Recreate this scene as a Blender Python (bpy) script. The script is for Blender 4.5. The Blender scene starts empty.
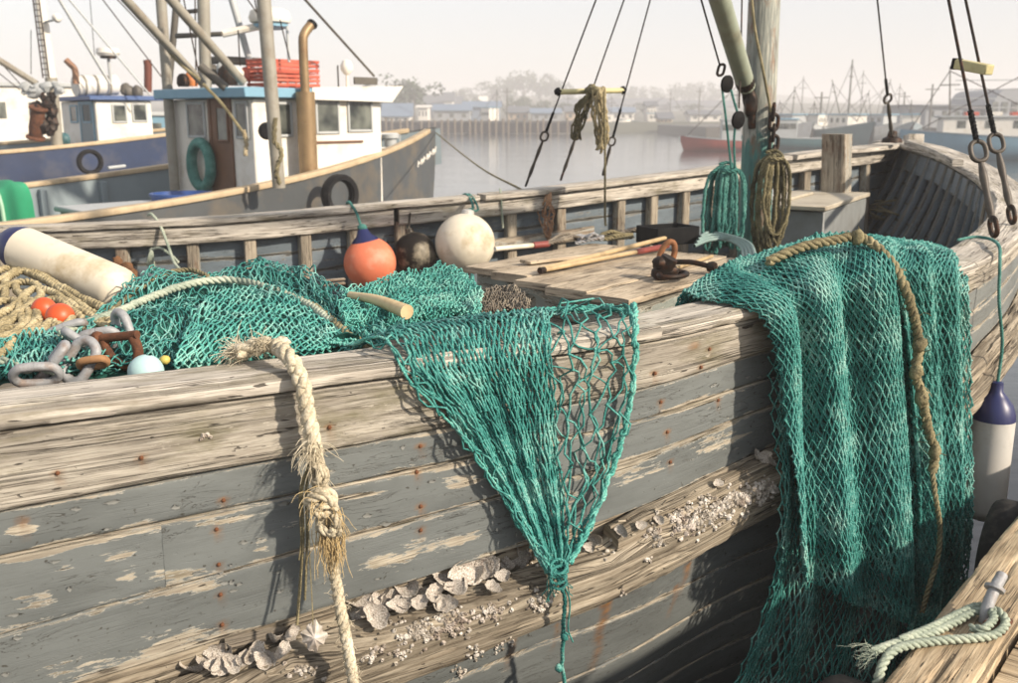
import bpy, bmesh, math, random
import numpy as np
from mathutils import Vector, Matrix

S = bpy.context.scene
COL = S.collection
# ------------------------------------------------------------------ camera, world, sun, exposure
PW, PH, FPX = 1018.0, 683.0, 990.0
CAM_H = 2.6
PITCH = math.atan2(341.5 - 116.0, FPX)
cam_d = bpy.data.cameras.new('camera')
cam = bpy.data.objects.new('camera', cam_d)
COL.objects.link(cam)
cam.location = (0, 0, CAM_H)
cam.rotation_euler = (math.pi / 2 - PITCH, 0, 0)
cam_d.sensor_width = 36.0
cam_d.lens = FPX / PW * 36.0
cam_d.clip_start = 0.05
cam_d.clip_end = 3000
cam_d.dof.use_dof = True
cam_d.dof.focus_distance = 3.3
cam_d.dof.aperture_fstop = 4.2
S.camera = cam

SUN_EL = math.radians(29)
SUN_DIR2 = Vector((0.86, -0.51)).normalized()
SUN_AZ = math.atan2(SUN_DIR2.x, SUN_DIR2.y)
w = bpy.data.worlds.new('World')
S.world = w
w.use_nodes = True
nt = w.node_tree
sky = nt.nodes.new('ShaderNodeTexSky')
sky.sky_type = 'NISHITA'
sky.sun_disc = False
sky.sun_elevation = SUN_EL
sky.sun_rotation = SUN_AZ
sky.air_density = 1.0
sky.dust_density = 1.6
sky.ozone_density = 1.0
nt.nodes['Background'].inputs['Strength'].default_value = 0.118
hs = nt.nodes.new('ShaderNodeHueSaturation'); hs.inputs['Saturation'].default_value = .55
mx = nt.nodes.new('ShaderNodeMix'); mx.data_type = 'RGBA'; mx.inputs[0].default_value = .4; mx.inputs[7].default_value = (6.6, 6.4, 6.5, 1)
nt.links.new(sky.outputs[0], hs.inputs['Color']); nt.links.new(hs.outputs[0], mx.inputs[6])
nt.links.new(mx.outputs[2], nt.nodes['Background'].inputs[0])
sun_d = bpy.data.lights.new('sun', 'SUN')
sun_d.energy = 5.0
sun_d.angle = math.radians(2.0)
sun_d.color = (1.0, 0.86, 0.70)
sun = bpy.data.objects.new('sun', sun_d)
COL.objects.link(sun)
sd = Vector((SUN_DIR2.x * math.cos(SUN_EL), SUN_DIR2.y * math.cos(SUN_EL), math.sin(SUN_EL)))
sun.rotation_euler = sd.to_track_quat('Z', 'Y').to_euler()
S.view_settings.view_transform = 'Standard'
S.view_settings.look = 'None'
S.view_settings.exposure = 0.5
S.view_settings.gamma = 1.0
S.render.engine = 'CYCLES'
S.cycles.use_denoising = True
S.cycles.max_bounces = 6
S.cycles.volume_bounces = 1
S.cycles.caustics_reflective = False
S.cycles.caustics_refractive = False
S.cycles.sample_clamp_indirect = 4.0

# ------------------------------------------------------------------ helpers: photo sight lines
RGT = np.array([1.0, 0, 0])
FWD = np.array([0, math.cos(PITCH), -math.sin(PITCH)])
UPV = np.array([0, math.sin(PITCH), math.cos(PITCH)])
CAM = np.array([0, 0, CAM_H])
def ray(px, py):
    return RGT * ((px - 509.0) / FPX) + UPV * (-(py - 341.5) / FPX) + FWD
def AY(px, py, y):
    r = ray(px, py); return CAM + r * (y / r[1])
def AZ(px, py, z):
    r = ray(px, py); return CAM + r * ((z - CAM_H) / r[2])
def nrm(a):
    a = np.asarray(a, float)
    return a / np.maximum(np.linalg.norm(a, axis=-1, keepdims=True), 1e-12)

rng = np.random.default_rng(7)
_T = np.random.default_rng(11).random((64, 64, 64))
def vnoise(p):
    p = np.asarray(p, float)
    i = np.floor(p).astype(int); f = p - i; f = f * f * (3 - 2 * f)
    i0 = i & 63; i1 = (i + 1) & 63
    x0, y0, z0 = i0[..., 0], i0[..., 1], i0[..., 2]; x1, y1, z1 = i1[..., 0], i1[..., 1], i1[..., 2]
    fx, fy, fz = f[..., 0], f[..., 1], f[..., 2]
    a = _T[x0, y0, z0] * (1 - fx) + _T[x1, y0, z0] * fx
    b = _T[x0, y1, z0] * (1 - fx) + _T[x1, y1, z0] * fx
    c = _T[x0, y0, z1] * (1 - fx) + _T[x1, y0, z1] * fx
    d = _T[x0, y1, z1] * (1 - fx) + _T[x1, y1, z1] * fx
    return (a * (1 - fy) + b * fy) * (1 - fz) + (c * (1 - fy) + d * fy) * fz - 0.5
def fbm(p, o=3):
    s = 0; a = 1.0; p = np.asarray(p, float)
    for k in range(o):
        s = s + a * vnoise(p); p = p * 2.03 + 17.3; a *= 0.5
    return s
def P3(x, y, z):
    x, y, z = np.broadcast_arrays(np.asarray(x, float), np.asarray(y, float), np.asarray(z, float))
    return np.stack([x, y, z], -1)

def spline(pts, n, closed=False):
    """Catmull-Rom through pts, n samples evenly spaced by length."""
    p = np.asarray(pts, float)
    if len(p) == 2:
        t = np.linspace(0, 1, n)[:, None]; return p[0] * (1 - t) + p[1] * t
    if closed:
        q = np.vstack([p[-1], p, p[0], p[1]])
    else:
        q = np.vstack([2 * p[0] - p[1], p, 2 * p[-1] - p[-2]])
    out = []
    t = np.linspace(0, 1, 24, endpoint=False)[:, None]
    for i in range(len(q) - 3):
        a, b, c, d = q[i:i + 4]
        out.append(0.5 * (2 * b + (c - a) * t + (2 * a - 5 * b + 4 * c - d) * t ** 2 + (3 * b - a - 3 * c + d) * t ** 3))
    out.append(q[-2][None] if not closed else p[0][None])
    c = np.vstack(out)
    L = np.concatenate([[0], np.cumsum(np.linalg.norm(np.diff(c, axis=0), axis=1))])
    s = np.linspace(0, L[-1], n)
    return np.stack([np.interp(s, L, c[:, k]) for k in range(c.shape[1])], -1)
def plen(c):
    return np.linalg.norm(np.diff(np.asarray(c), axis=0), axis=1).sum()

ORG = {}
class MB:
    def __init__(s):
        s.v = []; s.q = []; s.t = []; s.uv = []; s.n = 0; s.at = {}
    def add(s, v, q=None, t=None, uv=None, **at):
        v = np.asarray(v, float).reshape(-1, 3)
        if q is not None and len(q): s.q.append(np.asarray(q, int).reshape(-1, 4) + s.n)
        if t is not None and len(t): s.t.append(np.asarray(t, int).reshape(-1, 3) + s.n)
        s.v.append(v)
        s.uv.append(np.zeros((len(v), 2)) if uv is None else np.asarray(uv, float).reshape(-1, 2))
        for k in set(list(at) + list(s.at)):
            if k not in s.at: s.at[k] = [np.zeros(s.n)]
            s.at[k].append(np.broadcast_to(np.asarray(at.get(k, 0.0), float), (len(v),)))
        s.n += len(v)
        return s
    def build(s, name, mat, parent=None, smooth=True, angle=42, origin=None):
        V = np.vstack(s.v)
        if parent is not None: org = ORG[parent]
        elif origin is not None: org = np.asarray(origin, float)
        else:
            lo, hi = V.min(0), V.max(0); org = np.array([(lo[0] + hi[0]) / 2, (lo[1] + hi[1]) / 2, lo[2]])
        me = bpy.data.meshes.new(name)
        q = np.vstack(s.q) if s.q else np.zeros((0, 4), int)
        t = np.vstack(s.t) if s.t else np.zeros((0, 3), int)
        me.vertices.add(len(V)); me.vertices.foreach_set('co', (V - org).ravel().astype(np.float32))
        lp = np.concatenate([q.ravel(), t.ravel()]).astype(np.int32)
        me.loops.add(len(lp)); me.loops.foreach_set('vertex_index', lp)
        me.polygons.add(len(q) + len(t))
        st = np.concatenate([np.arange(len(q)) * 4, len(q) * 4 + np.arange(len(t)) * 3]).astype(np.int32)
        me.polygons.foreach_set('loop_start', st)
        me.update(calc_edges=True)
        UV = np.vstack(s.uv)
        ul = me.uv_layers.new(name='UVMap'); ul.data.foreach_set('uv', UV[lp].ravel().astype(np.float32))
        for k, a in s.at.items():
            A = me.attributes.new(k, 'FLOAT', 'POINT'); A.data.foreach_set('value', np.concatenate(a).astype(np.float32))
        me.validate()
        me.polygons.foreach_set('use_smooth', [bool(smooth)] * len(me.polygons))
        if smooth and angle: me.set_sharp_from_angle(angle=math.radians(angle))
        if mat is not None: me.materials.append(mat)
        o = bpy.data.objects.new(name, me); COL.objects.link(o)
        if parent is not None: o.parent = parent
        else: o.location = org
        ORG[o] = org
        return o
    # ---- shapes
    def box(s, c, sz, ax=None, ch=0.006, uv=True, at=None):
        """chamfered box; ax = 3 orthonormal rows"""
        c = np.asarray(c, float); h = np.asarray(sz, float) / 2
        ch = min(ch, h.min() * 0.6)
        ax = np.eye(3) if ax is None else np.asarray(ax, float)
        vs = []; idx = {}
        for sx in (-1, 1):
            for sy in (-1, 1):
                for sz_ in (-1, 1):
                    sg = np.array([sx, sy, sz_])
                    for k in range(3):
                        d = h - ch; d = d.copy(); d[k] = h[k]
                        idx[(sx, sy, sz_, k)] = len(vs); vs.append(sg * d)
        L = np.array(vs); q = []; t = []
        for k in range(3):
            a, b = (k + 1) % 3, (k + 2) % 3
            for sg in (-1, 1):
                f = []
                for (u, v) in ((-1, -1), (1, -1), (1, 1), (-1, 1)):
                    g = [0, 0, 0]; g[k] = sg; g[a] = u; g[b] = v; f.append(idx[(*g, k)])
                q.append(f if sg > 0 else f[::-1])
        for k in range(3):
            a, b = (k + 1) % 3, (k + 2) % 3
            for sa in (-1, 1):
                for sb in (-1, 1):
                    g0 = [0, 0, 0]; g1 = [0, 0, 0]; g0[k] = -1; g1[k] = 1
                    for g in (g0, g1): g[a] = sa; g[b] = sb
                    f = [idx[(*g0, a)], idx[(*g1, a)], idx[(*g1, b)], idx[(*g0, b)]]
                    q.append(f if sa * sb < 0 else f[::-1])
        for sx in (-1, 1):
            for sy in (-1, 1):
                for sz_ in (-1, 1):
                    f = [idx[(sx, sy, sz_, k)] for k in range(3)]
                    t.append(f if sx * sy * sz_ > 0 else f[::-1])
        lo = int(np.argmax(h)); oth = [k for k in range(3) if k != lo]
        uvs = np.stack([L[:, lo] + c.sum() * 1.7, L[:, oth[0]] + L[:, oth[1]] + c[0] * 3.1], -1)
        return s.add(L @ ax + c, q, t, uvs, **(at or {}))
    def beam(s, a, b, w_, h_, up=(0, 0, 1), ch=0.004):
        a = np.asarray(a, float); b = np.asarray(b, float)
        e = nrm(b - a); u = np.asarray(up, float); sd_ = nrm(np.cross(e, u)); u = np.cross(sd_, e)
        return s.box((a + b) / 2, (np.linalg.norm(b - a), w_, h_), np.array([e, -sd_, u]), ch)
    def tubes(s, P, r, sides=6, caps=False, at=None):
        P = np.asarray(P, float)
        if P.ndim == 2: P = P[None]
        N, K, _ = P.shape
        T = np.gradient(P, axis=1); T = nrm(T)
        r = np.asarray(r, float)
        if r.ndim == 0: r = np.full((N, K), float(r))
        elif r.ndim == 1 and len(r) == K: r = np.broadcast_to(r[None], (N, K))
        elif r.ndim == 1: r = np.broadcast_to(r[:, None], (N, K))
        t0 = T[:, 0]
        ref = np.eye(3)[np.argmin(np.abs(t0), axis=1)]
        n = nrm(np.cross(t0, ref)); Ns = []
        for k in range(K):
            n = nrm(n - T[:, k] * (n * T[:, k]).sum(-1, keepdims=True)); Ns.append(n)
        Nn = np.stack(Ns, 1); B = np.cross(T, Nn)
        a = np.arange(sides) * 2 * math.pi / sides
        V = P[:, :, None] + r[:, :, None, None] * (Nn[:, :, None] * np.cos(a)[None, None, :, None] + B[:, :, None] * np.sin(a)[None, None, :, None])
        base = (np.arange(N) * K * sides)[:, None, None]
        kk = (np.arange(K - 1) * sides)[None, :, None]
        j = np.arange(sides)[None, None]; j2 = (j + 1) % sides
        q = np.stack([base + kk + j, base + kk + j2, base + kk + sides + j2, base + kk + sides + j], -1).reshape(-1, 4)
        L = np.concatenate([np.zeros((N, 1)), np.cumsum(np.linalg.norm(np.diff(P, axis=1), axis=2), 1)], 1)
        uv = np.stack([np.broadcast_to(L[:, :, None], (N, K, sides)), np.broadcast_to((a * 0.05)[None, None], (N, K, sides))], -1)
        s.add(V, q, None, uv, **(at or {}))
        if caps:
            for i in range(N):
                for k, fl in ((0, True), (K - 1, False)):
                    ring = V[i, k]; c = P[i, k]
                    f = [[0, 1 + m, 1 + (m + 1) % sides] for m in range(sides)]
                    if fl: f = [x[::-1] for x in f]
                    s.add(np.vstack([c[None], ring]), None, f, None, **(at or {}))
        return s
    def lathe(s, prof, org, axis=(0, 0, 1), n=24, uvs=1.0):
        """prof: (r, h) pairs"""
        ax = nrm(np.asarray(axis, float)); ref = np.eye(3)[np.argmin(np.abs(ax))]
        e1 = nrm(np.cross(ax, ref)); e2 = np.cross(ax, e1)
        p = np.asarray(prof, float); a = np.arange(n) * 2 * math.pi / n
        V = np.asarray(org, float) + p[:, None, 1:2] * ax + p[:, None, 0:1] * (np.cos(a)[None, :, None] * e1 + np.sin(a)[None, :, None] * e2)
        K = len(p); j = np.arange(n); j2 = (j + 1) % n
        q = [np.stack([k * n + j, k * n + j2, (k + 1) * n + j2, (k + 1) * n + j], -1) for k in range(K - 1)]
        uv = np.stack([np.broadcast_to(p[:, None, 1], (K, n)), np.broadcast_to((a * p[:, 0].max())[None], (K, n))], -1) * uvs
        return s.add(V, np.vstack(q), None, uv)
    def grid(s, P, uv=None, closed_u=False, flip=False, **at):
        P = np.asarray(P, float); A, B, _ = P.shape
        i = np.arange(A if closed_u else A - 1)[:, None]; j = np.arange(B - 1)[None]
        i2 = (i + 1) % A
        q = np.stack([i * B + j, i2 * B + j, i2 * B + j + 1, i * B + j + 1], -1).reshape(-1, 4)
        if flip: q = q[:, ::-1]
        return s.add(P, q, None, uv, **at)
    def blob(s, c, r, n=8, m=5, rough=0.0, seed=0, ax=None):
        th = np.linspace(0, math.pi, m + 1)[:, None]; ph = (np.arange(n) * 2 * math.pi / n)[None]
        D = np.stack([np.sin(th) * np.cos(ph), np.sin(th) * np.sin(ph), np.cos(th) + 0 * ph], -1)
        k = 1 + rough * fbm(D * 1.9 + seed * 3.7, 2)[..., None]
        V = D * k * np.asarray(r, float)
        if ax is not None: V = V @ np.asarray(ax, float)
        i = np.arange(m)[:, None]; j = np.arange(n)[None]; j2 = (j + 1) % n
        q = np.stack([i * n + j, (i + 1) * n + j, (i + 1) * n + j2, i * n + j2], -1).reshape(-1, 4)
        return s.add(V + np.asarray(c, float), q, None, D[..., :2])
    def timber(s, base, e1, e2, W, H, rnd=0.012, nw=4, nh=6, rough=0.003, wear=0.004, seed=0, grain=26.0, capends=True, attr=None, gouge=0.0):
        """swept rounded plank: W along e1 (outward), H along e2; real relief along the grain"""
        base = np.asarray(base, float); K = len(base)
        W = np.broadcast_to(np.asarray(W, float), (K,)); H = np.broadcast_to(np.asarray(H, float), (K,))
        e1 = np.broadcast_to(e1, base.shape); e2 = np.broadcast_to(e2, base.shape)
        sec = []; nn = []; isc = []
        a = lambda n: np.linspace(1, -1, n)
        hw, hh = W[:, None] / 2, H[:, None] / 2
        r = np.minimum(rnd, np.minimum(hw, hh) * 0.7)
        def side(x, y, nx, ny, c):
            sec.append(np.stack([x, y], -1)); nn.append(np.broadcast_to([nx, ny], sec[-1].shape)); isc.append(np.full(sec[-1].shape[1], c))
        k = 0.70
        side(hw + 0 * a(nh)[None], (hh - r) * a(nh)[None], 1, 0, 0); side(hw - r * .3, -(hh - r * .3), k, -k, 1)
        side((hw - r) * a(nw)[None], -hh + 0 * a(nw)[None], 0, -1, 0); side(-(hw - r * .3), -(hh - r * .3), -k, -k, 1)
        side(-hw + 0 * a(nh)[None], -(hh - r) * a(nh)[None], -1, 0, 0); side(-(hw - r * .3), hh - r * .3, -k, k, 1)
        side(-(hw - r) * a(nw)[None], hh + 0 * a(nw)[None], 0, 1, 0); side(hw - r * .3, hh - r * .3, k, k, 1)
        sec = np.concatenate(sec, 1); nn = np.concatenate(nn, 1); isc = np.concatenate(isc)
        M = sec.shape[1]
        L = np.concatenate([[0], np.cumsum(np.linalg.norm(np.diff(base, axis=0), axis=1))])
        per = np.concatenate([np.zeros((K, 1)), np.cumsum(np.linalg.norm(np.diff(sec, axis=1), axis=2), 1)], 1)
        so = seed * 7.31
        g = fbm(P3(L[:, None] * 2.2 + so, sec[..., 0] * grain + so, sec[..., 1] * grain), 3)
        lo = vnoise(P3(L[:, None] * 1.1 + so, sec[..., 0] * 5 + 3.3, sec[..., 1] * 5 + so))
        d = rough * (g + 0.6 * lo)
        ew = np.maximum(0, vnoise(P3(L[:, None] * 5.0 + so, so + 0 * per, isc[None] * 2.0)) + .12) + 0.5 * np.maximum(0, fbm(P3(L[:, None] * 28.0, so + 0 * per, per * 9), 2))
        edge = np.maximum(np.abs(sec[..., 0]) / np.maximum(hw, 1e-6) - .0, 0) ** 6 * np.maximum(np.abs(sec[..., 1]) / np.maximum(hh, 1e-6), 0) ** 6
        d = d - wear * 2.2 * ew * (edge + 0.35 * isc[None])
        if gouge:
            gg = fbm(P3(L[:, None] * 3.1 + so, sec[..., 0] * 55, sec[..., 1] * 55 + so), 2)
            d = d - gouge * np.clip((gg - .22) * 7, 0, 1)
        sec = sec + nn * d[..., None]
        V = base[:, None] + sec[..., 0:1] * e1[:, None] + sec[..., 1:2] * e2[:, None]
        uv = np.stack([L[:, None] + 0 * per + so, per + so * 1.3], -1)
        dd = np.minimum(hh - np.abs(sec[..., 1]), 0.2)
        at = dict(edge=np.clip(dd, 0, 1).ravel())
        if attr: at.update({k_: f(V, L, sec).ravel() for k_, f in attr.items()})
        i = np.arange(K - 1)[:, None]; j = np.arange(M)[None]; j2 = (j + 1) % M
        q = np.stack([i * M + j, (i + 1) * M + j, (i + 1) * M + j2, i * M + j2], -1).reshape(-1, 4)
        chir = np.einsum('ij,ij->i', np.cross(np.gradient(base, axis=0), e1), e2)
        if np.median(chir) < 0: q = q[:, ::-1]
        s.add(V, q, None, uv, **at)
        if capends:
            for kx, fl in ((0, True), (K - 1, False)):
                ring = V[kx]; c = ring.mean(0); f = np.array([[0, 1 + m, 1 + (m + 1) % M] for m in range(M)])
                if fl ^ (np.median(chir) < 0): f = f[:, ::-1]
                s.add(np.vstack([c[None], ring]), None, f[:, ::-1], np.vstack([[[0, 0]], sec[kx]]) + so, edge=0.0)
        return s
    def rope(s, path, R, pitch=None, strands=3, sides=5, step=None, phase=0.0, jit=0.0, closed=False):
        pitch = pitch or R * 6.5
        path = np.asarray(path, float); Ln = plen(path)
        step = step or pitch / 8
        n = max(6, int(Ln / step))
        c = spline(path, n) if len(path) < n else path
        n = len(c)
        if jit: c = c + jit * np.stack([vnoise(P3(np.arange(n) * .35, k * 9.1 + phase, 0)) for k in range(3)], -1)
        T = nrm(np.gradient(c, axis=0)); ref = np.eye(3)[np.argmin(np.abs(T[0]))]
        nv = nrm(np.cross(T[0], ref)); Ns = []
        for k in range(n):
            nv = nrm(nv - T[k] * nv.dot(T[k])); Ns.append(nv)
        Nn = np.array(Ns); B = np.cross(T, Nn)
        L = np.concatenate([[0], np.cumsum(np.linalg.norm(np.diff(c, axis=0), axis=1))])
        a = L / pitch * 2 * math.pi + phase
        P = np.stack([c + R * .5 * (Nn * np.cos(a + 2 * math.pi * k / strands)[:, None] + B * np.sin(a + 2 * math.pi * k / strands)[:, None]) for k in range(strands)])
        return s.tubes(P, R * .53, sides, caps=True)

ORD = 'first second third fourth fifth sixth seventh eighth ninth tenth eleventh twelfth thirteenth fourteenth fifteenth sixteenth seventeenth eighteenth nineteenth twentieth twentieth'.split()[:20]
ORD += ['twenty-' + o for o in ORD[:9]] + ['thirtieth'] + ['thirty-' + o for o in ORD[:9]]
def setp(o, label=None, cat=None, group=None, kind=None):
    for k, v_ in (('label', label), ('category', cat), ('group', group), ('kind', kind)):
        if v_ is not None: o[k] = v_
    return o
def thing(name, label, cat, loc=(0, 0, 0), group=None):
    o = bpy.data.objects.new(name, None); COL.objects.link(o)
    o.empty_display_size = 0.1
    o.location = [float(x) for x in loc]; ORG[o] = np.asarray(loc, float)
    return setp(o, label, cat, group)
def dup_tree(o, parent=None):
    c = o.copy(); COL.objects.link(c); c.parent = parent
    ORG[c] = ORG.get(o, np.zeros(3))
    for ch in list(o.children): dup_tree(ch, c)
    return c

# ------------------------------------------------------------------ materials
def lin(r, g, b):
    f = lambda c: ((c / 255) / 12.92 if c / 255 <= .04045 else ((c / 255 + .055) / 1.055) ** 2.4)
    return (f(r), f(g), f(b), 1.0)
class NT:
    def __init__(s, name):
        s.m = bpy.data.materials.new(name); s.m.use_nodes = True
        s.t = s.m.node_tree; s.b = s.t.nodes['Principled BSDF']; s.out = s.t.nodes['Material Output']
    def n(s, ty, **kw):
        x = s.t.nodes.new(ty)
        for k, v_ in kw.items():
            if k in x.inputs.keys() if isinstance(k, str) else False: pass
            setattr(x, k, v_)
        return x
    def L(s, a, b): s.t.links.new(a, b)
    def val(s, x, i, v_):
        if hasattr(v_, 'is_output') or hasattr(v_, 'links'): s.L(v_, x.inputs[i])
        else: x.inputs[i].default_value = v_
    def uv(s, sx, sy, off=0.0):
        tc = s.n('ShaderNodeTexCoord'); mp = s.n('ShaderNodeMapping'); s.L(tc.outputs['UV'], mp.inputs[0])
        mp.inputs['Scale'].default_value = (sx, sy, 1); mp.inputs['Location'].default_value = (off, off * .7, off * .3)
        return mp.outputs[0]
    def pos(s, sc=1.0, sz=None):
        tc = s.n('ShaderNodeTexCoord'); mp = s.n('ShaderNodeMapping'); s.L(tc.outputs['Object'], mp.inputs[0])
        mp.inputs['Scale'].default_value = (sc, sc, sz or sc)
        return mp.outputs[0]
    def noise(s, vec, scale=1.0, det=4.0, rough=.55, dist=0.0):
        x = s.n('ShaderNodeTexNoise'); s.L(vec, x.inputs['Vector'])
        x.inputs['Scale'].default_value = scale; x.inputs['Detail'].default_value = det
        x.inputs['Roughness'].default_value = rough; x.inputs['Distortion'].default_value = dist
        return x.outputs[0]
    def ramp(s, fac, stops):
        x = s.n('ShaderNodeValToRGB'); s.L(fac, x.inputs[0]); e = x.color_ramp.elements
        while len(e) < len(stops): e.new(0.5)
        for i, (p, c) in enumerate(stops):
            e[i].position = p; e[i].color = c if hasattr(c, '__len__') else (c, c, c, 1)
        return x.outputs[0]
    def math(s, op, a, b=0.0, c=None, clamp=False):
        x = s.n('ShaderNodeMath', operation=op); x.use_clamp = clamp
        s.val(x, 0, a); s.val(x, 1, b)
        if c is not None: s.val(x, 2, c)
        return x.outputs[0]
    def mix(s, f, a, b, mode='MIX'):
        x = s.n('ShaderNodeMix', data_type='RGBA', blend_type=mode)
        s.val(x, 0, f); s.val(x, 6, a); s.val(x, 7, b)
        return x.outputs[2]
    def attr(s, name):
        x = s.n('ShaderNodeAttribute'); x.attribute_name = name; return x.outputs['Fac']
    def objrand(s):
        return s.n('ShaderNodeObjectInfo').outputs['Random']
    def bump(s, h, dist=.004, st=1.0, prev=None):
        x = s.n('ShaderNodeBump'); s.L(h, x.inputs['Height']); x.inputs['Distance'].default_value = dist
        x.inputs['Strength'].default_value = st
        if prev is not None: s.L(prev, x.inputs['Normal'])
        return x.outputs[0]
    def fin(s, col=None, rough=.7, normal=None, metal=0.0, spec=None):
        if col is not None: s.val(s.b, 'Base Color', col)
        s.val(s.b, 'Roughness', rough); s.val(s.b, 'Metallic', metal)
        if spec is not None: s.b.inputs['Specular IOR Level'].default_value = spec
        if normal is not None: s.L(normal, s.b.inputs['Normal'])
        return s.m

def m_wood(name, dark, mid, light, stain=lin(70, 66, 40), stain_amt=.5, paint=None, cover=0.5, under=None, crack=1.0, rust=False, wet=0.0):
    """silvered timber with grain, checks and dirt; optionally under peeling paint"""
    t = NT(name)
    g1 = t.noise(t.uv(4.2, 62), 1.0, 5, .62, .5)
    g2 = t.noise(t.uv(11.0, 230, 3), 1.0, 3, .6)
    big = t.noise(t.uv(1.6, 5.5, 9), 1.0, 4, .6)
    gc = t.math('ADD', t.math('MULTIPLY', g1, .62), t.math('MULTIPLY', g2, .38))
    col = t.ramp(gc, [(.20, dark), (.40, mid), (.60, light)])
    col = t.mix(t.ramp(big, [(.34, .42), (.56, 0)]), col, dark, 'MIX')
    # checks along the grain
    cr = t.noise(t.uv(1.3, 62, 5), 1.0, 3, .5, .6)
    crk = t.ramp(t.math('ABSOLUTE', t.math('SUBTRACT', cr, .5)), [(.006, 1), (.030, 0)])
    crm = t.ramp(t.noise(t.uv(1.9, 9, 21), 1.0, 2), [(.42, 0), (.54, 1)])
    cr2 = t.noise(t.uv(4.6, 150, 7), 1.0, 2, .5, .5)
    crk2 = t.math('MULTIPLY', t.ramp(cr2, [(.62, 0), (.69, .6)]), t.ramp(t.noise(t.uv(3.1, 12, 23), 1.0, 2), [(.44, 0), (.56, 1)]))
    crk = t.math('MAXIMUM', t.math('MULTIPLY', crk, crm), crk2)
    crk = t.math('MULTIPLY', crk, crack, clamp=True)
    col = t.mix(t.math('MULTIPLY', crk, .85), col, (.018, .014, .010, 1))
    st = t.ramp(t.noise(t.uv(3.5, 9, 31), 1.0, 5, .65), [(.52, 0), (.68, 1)])
    col = t.mix(t.math('MULTIPLY', st, stain_amt), col, stain)
    # small dark pits, old fastening holes
    pit = t.ramp(t.noise(t.uv(34, 60, 2), 1.0, 2, .5), [(.72, 0), (.77, 1)])
    col = t.mix(t.math('MULTIPLY', pit, .7), col, (.03, .022, .016, 1))
    slit = t.ramp(t.noise(t.uv(9, 62, 91), 1.0, 2, .5), [(.685, 0), (.715, 1)])
    col = t.mix(t.math('MULTIPLY', slit, .85), col, (.022, .017, .013, 1))
    pit = t.math('MAXIMUM', pit, slit)
    hgt = t.math('SUBTRACT', t.math('ADD', t.math('MULTIPLY', g1, 1.0), t.math('MULTIPLY', g2, .55)), t.math('ADD', t.math('MULTIPLY', crk, 1.0), t.math('MULTIPLY', pit, .8)))
    rough = .82
    nb = t.bump(hgt, .0034, 1.0) if paint is None else None
    if paint is not None:
        a = t.noise(t.uv(3.6, 26, 41), 1.0, 6, .66, .25)
        b = t.noise(t.uv(26, 130, 43), 1.0, 4, .65)
        ed = t.ramp(t.attr('edge'), [(0.0, .20), (.022, 0)])
        br = t.attr('bare')
        mraw = t.math('ADD', t.math('ADD', t.math('MULTIPLY', a, .70), t.math('MULTIPLY', b, .30)), t.math('ADD', ed, br))
        bare = t.ramp(mraw, [(cover, 0), (cover + .012, 1)])
        primer = t.ramp(mraw, [(cover - .016, 0), (cover - .010, 1)])
        blot = t.noise(t.uv(2.4, 7, 51), 1.0, 5, .6)
        pc = t.mix(t.ramp(blot, [(.35, 0), (.65, 1)]), paint, tuple(list(np.array(paint[:3]) * .72) + [1]))
        fine = t.noise(t.uv(16, 130, 55), 1.0, 3, .6)
        pc = t.mix(t.ramp(fine, [(.54, 0), (.76, .28)]), pc, tuple(list(np.array(paint[:3]) * .5 + np.array([.02, .016, .01]))) + (1,))
        speck = t.ramp(t.noise(t.uv(60, 70, 71), 1.0, 2, .5), [(.68, 0), (.74, .8)])
        pc = t.mix(speck, pc, (.05, .045, .035, 1))
        hair = t.ramp(t.math('ABSOLUTE', t.math('SUBTRACT', t.noise(t.uv(5, 34, 73), 1.0, 4, .6, .8), .5)), [(.0, .75), (.012, 0)])
        hair = t.math('MULTIPLY', hair, t.ramp(t.noise(t.uv(3, 8, 75), 1.0, 2), [(.48, 0), (.6, 1)]))
        pc = t.mix(hair, pc, (.045, .04, .032, 1))
        pc2 = t.mix(t.math('MULTIPLY', primer, .75), pc, under or lin(196, 190, 176))
        col = t.mix(bare, pc2, col)
        ph = t.math('SUBTRACT', 1.0, bare)
        wav = t.noise(t.uv(7, 16, 81), 1.0, 3, .5)
        nb = t.bump(t.math('MULTIPLY', hgt, t.math('ADD', t.math('MULTIPLY', bare, .88), .12)), .0036, 1.0)
        nb2 = t.bump(t.math('ADD', t.math('MULTIPLY', ph, 1.0), t.math('ADD', t.math('MULTIPLY', fine, .05), t.math('SUBTRACT', t.math('MULTIPLY', wav, .8), t.math('MULTIPLY', hair, .5)))), .0022, 1.0, nb)
        # grain only telegraphs faintly through paint
        nb = nb2
        r_ = t.ramp(bare, [(0, .48), (1, .85)]); rough = r_
    if rust:
        ru = t.attr('rust')
        rn = t.noise(t.uv(14, 40, 61), 1.0, 4, .6)
        rm = t.math('MULTIPLY', ru, t.ramp(rn, [(.25, .35), (.6, 1)]), clamp=True)
        rc = t.ramp(rn, [(.3, lin(74, 48, 28)), (.65, lin(142, 100, 54))])
        col = t.mix(rm, col, rc)
    if wet:
        col = t.mix(wet, col, (.02, .02, .018, 1))
    return t.fin(col, rough, nb, spec=.3)

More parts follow.
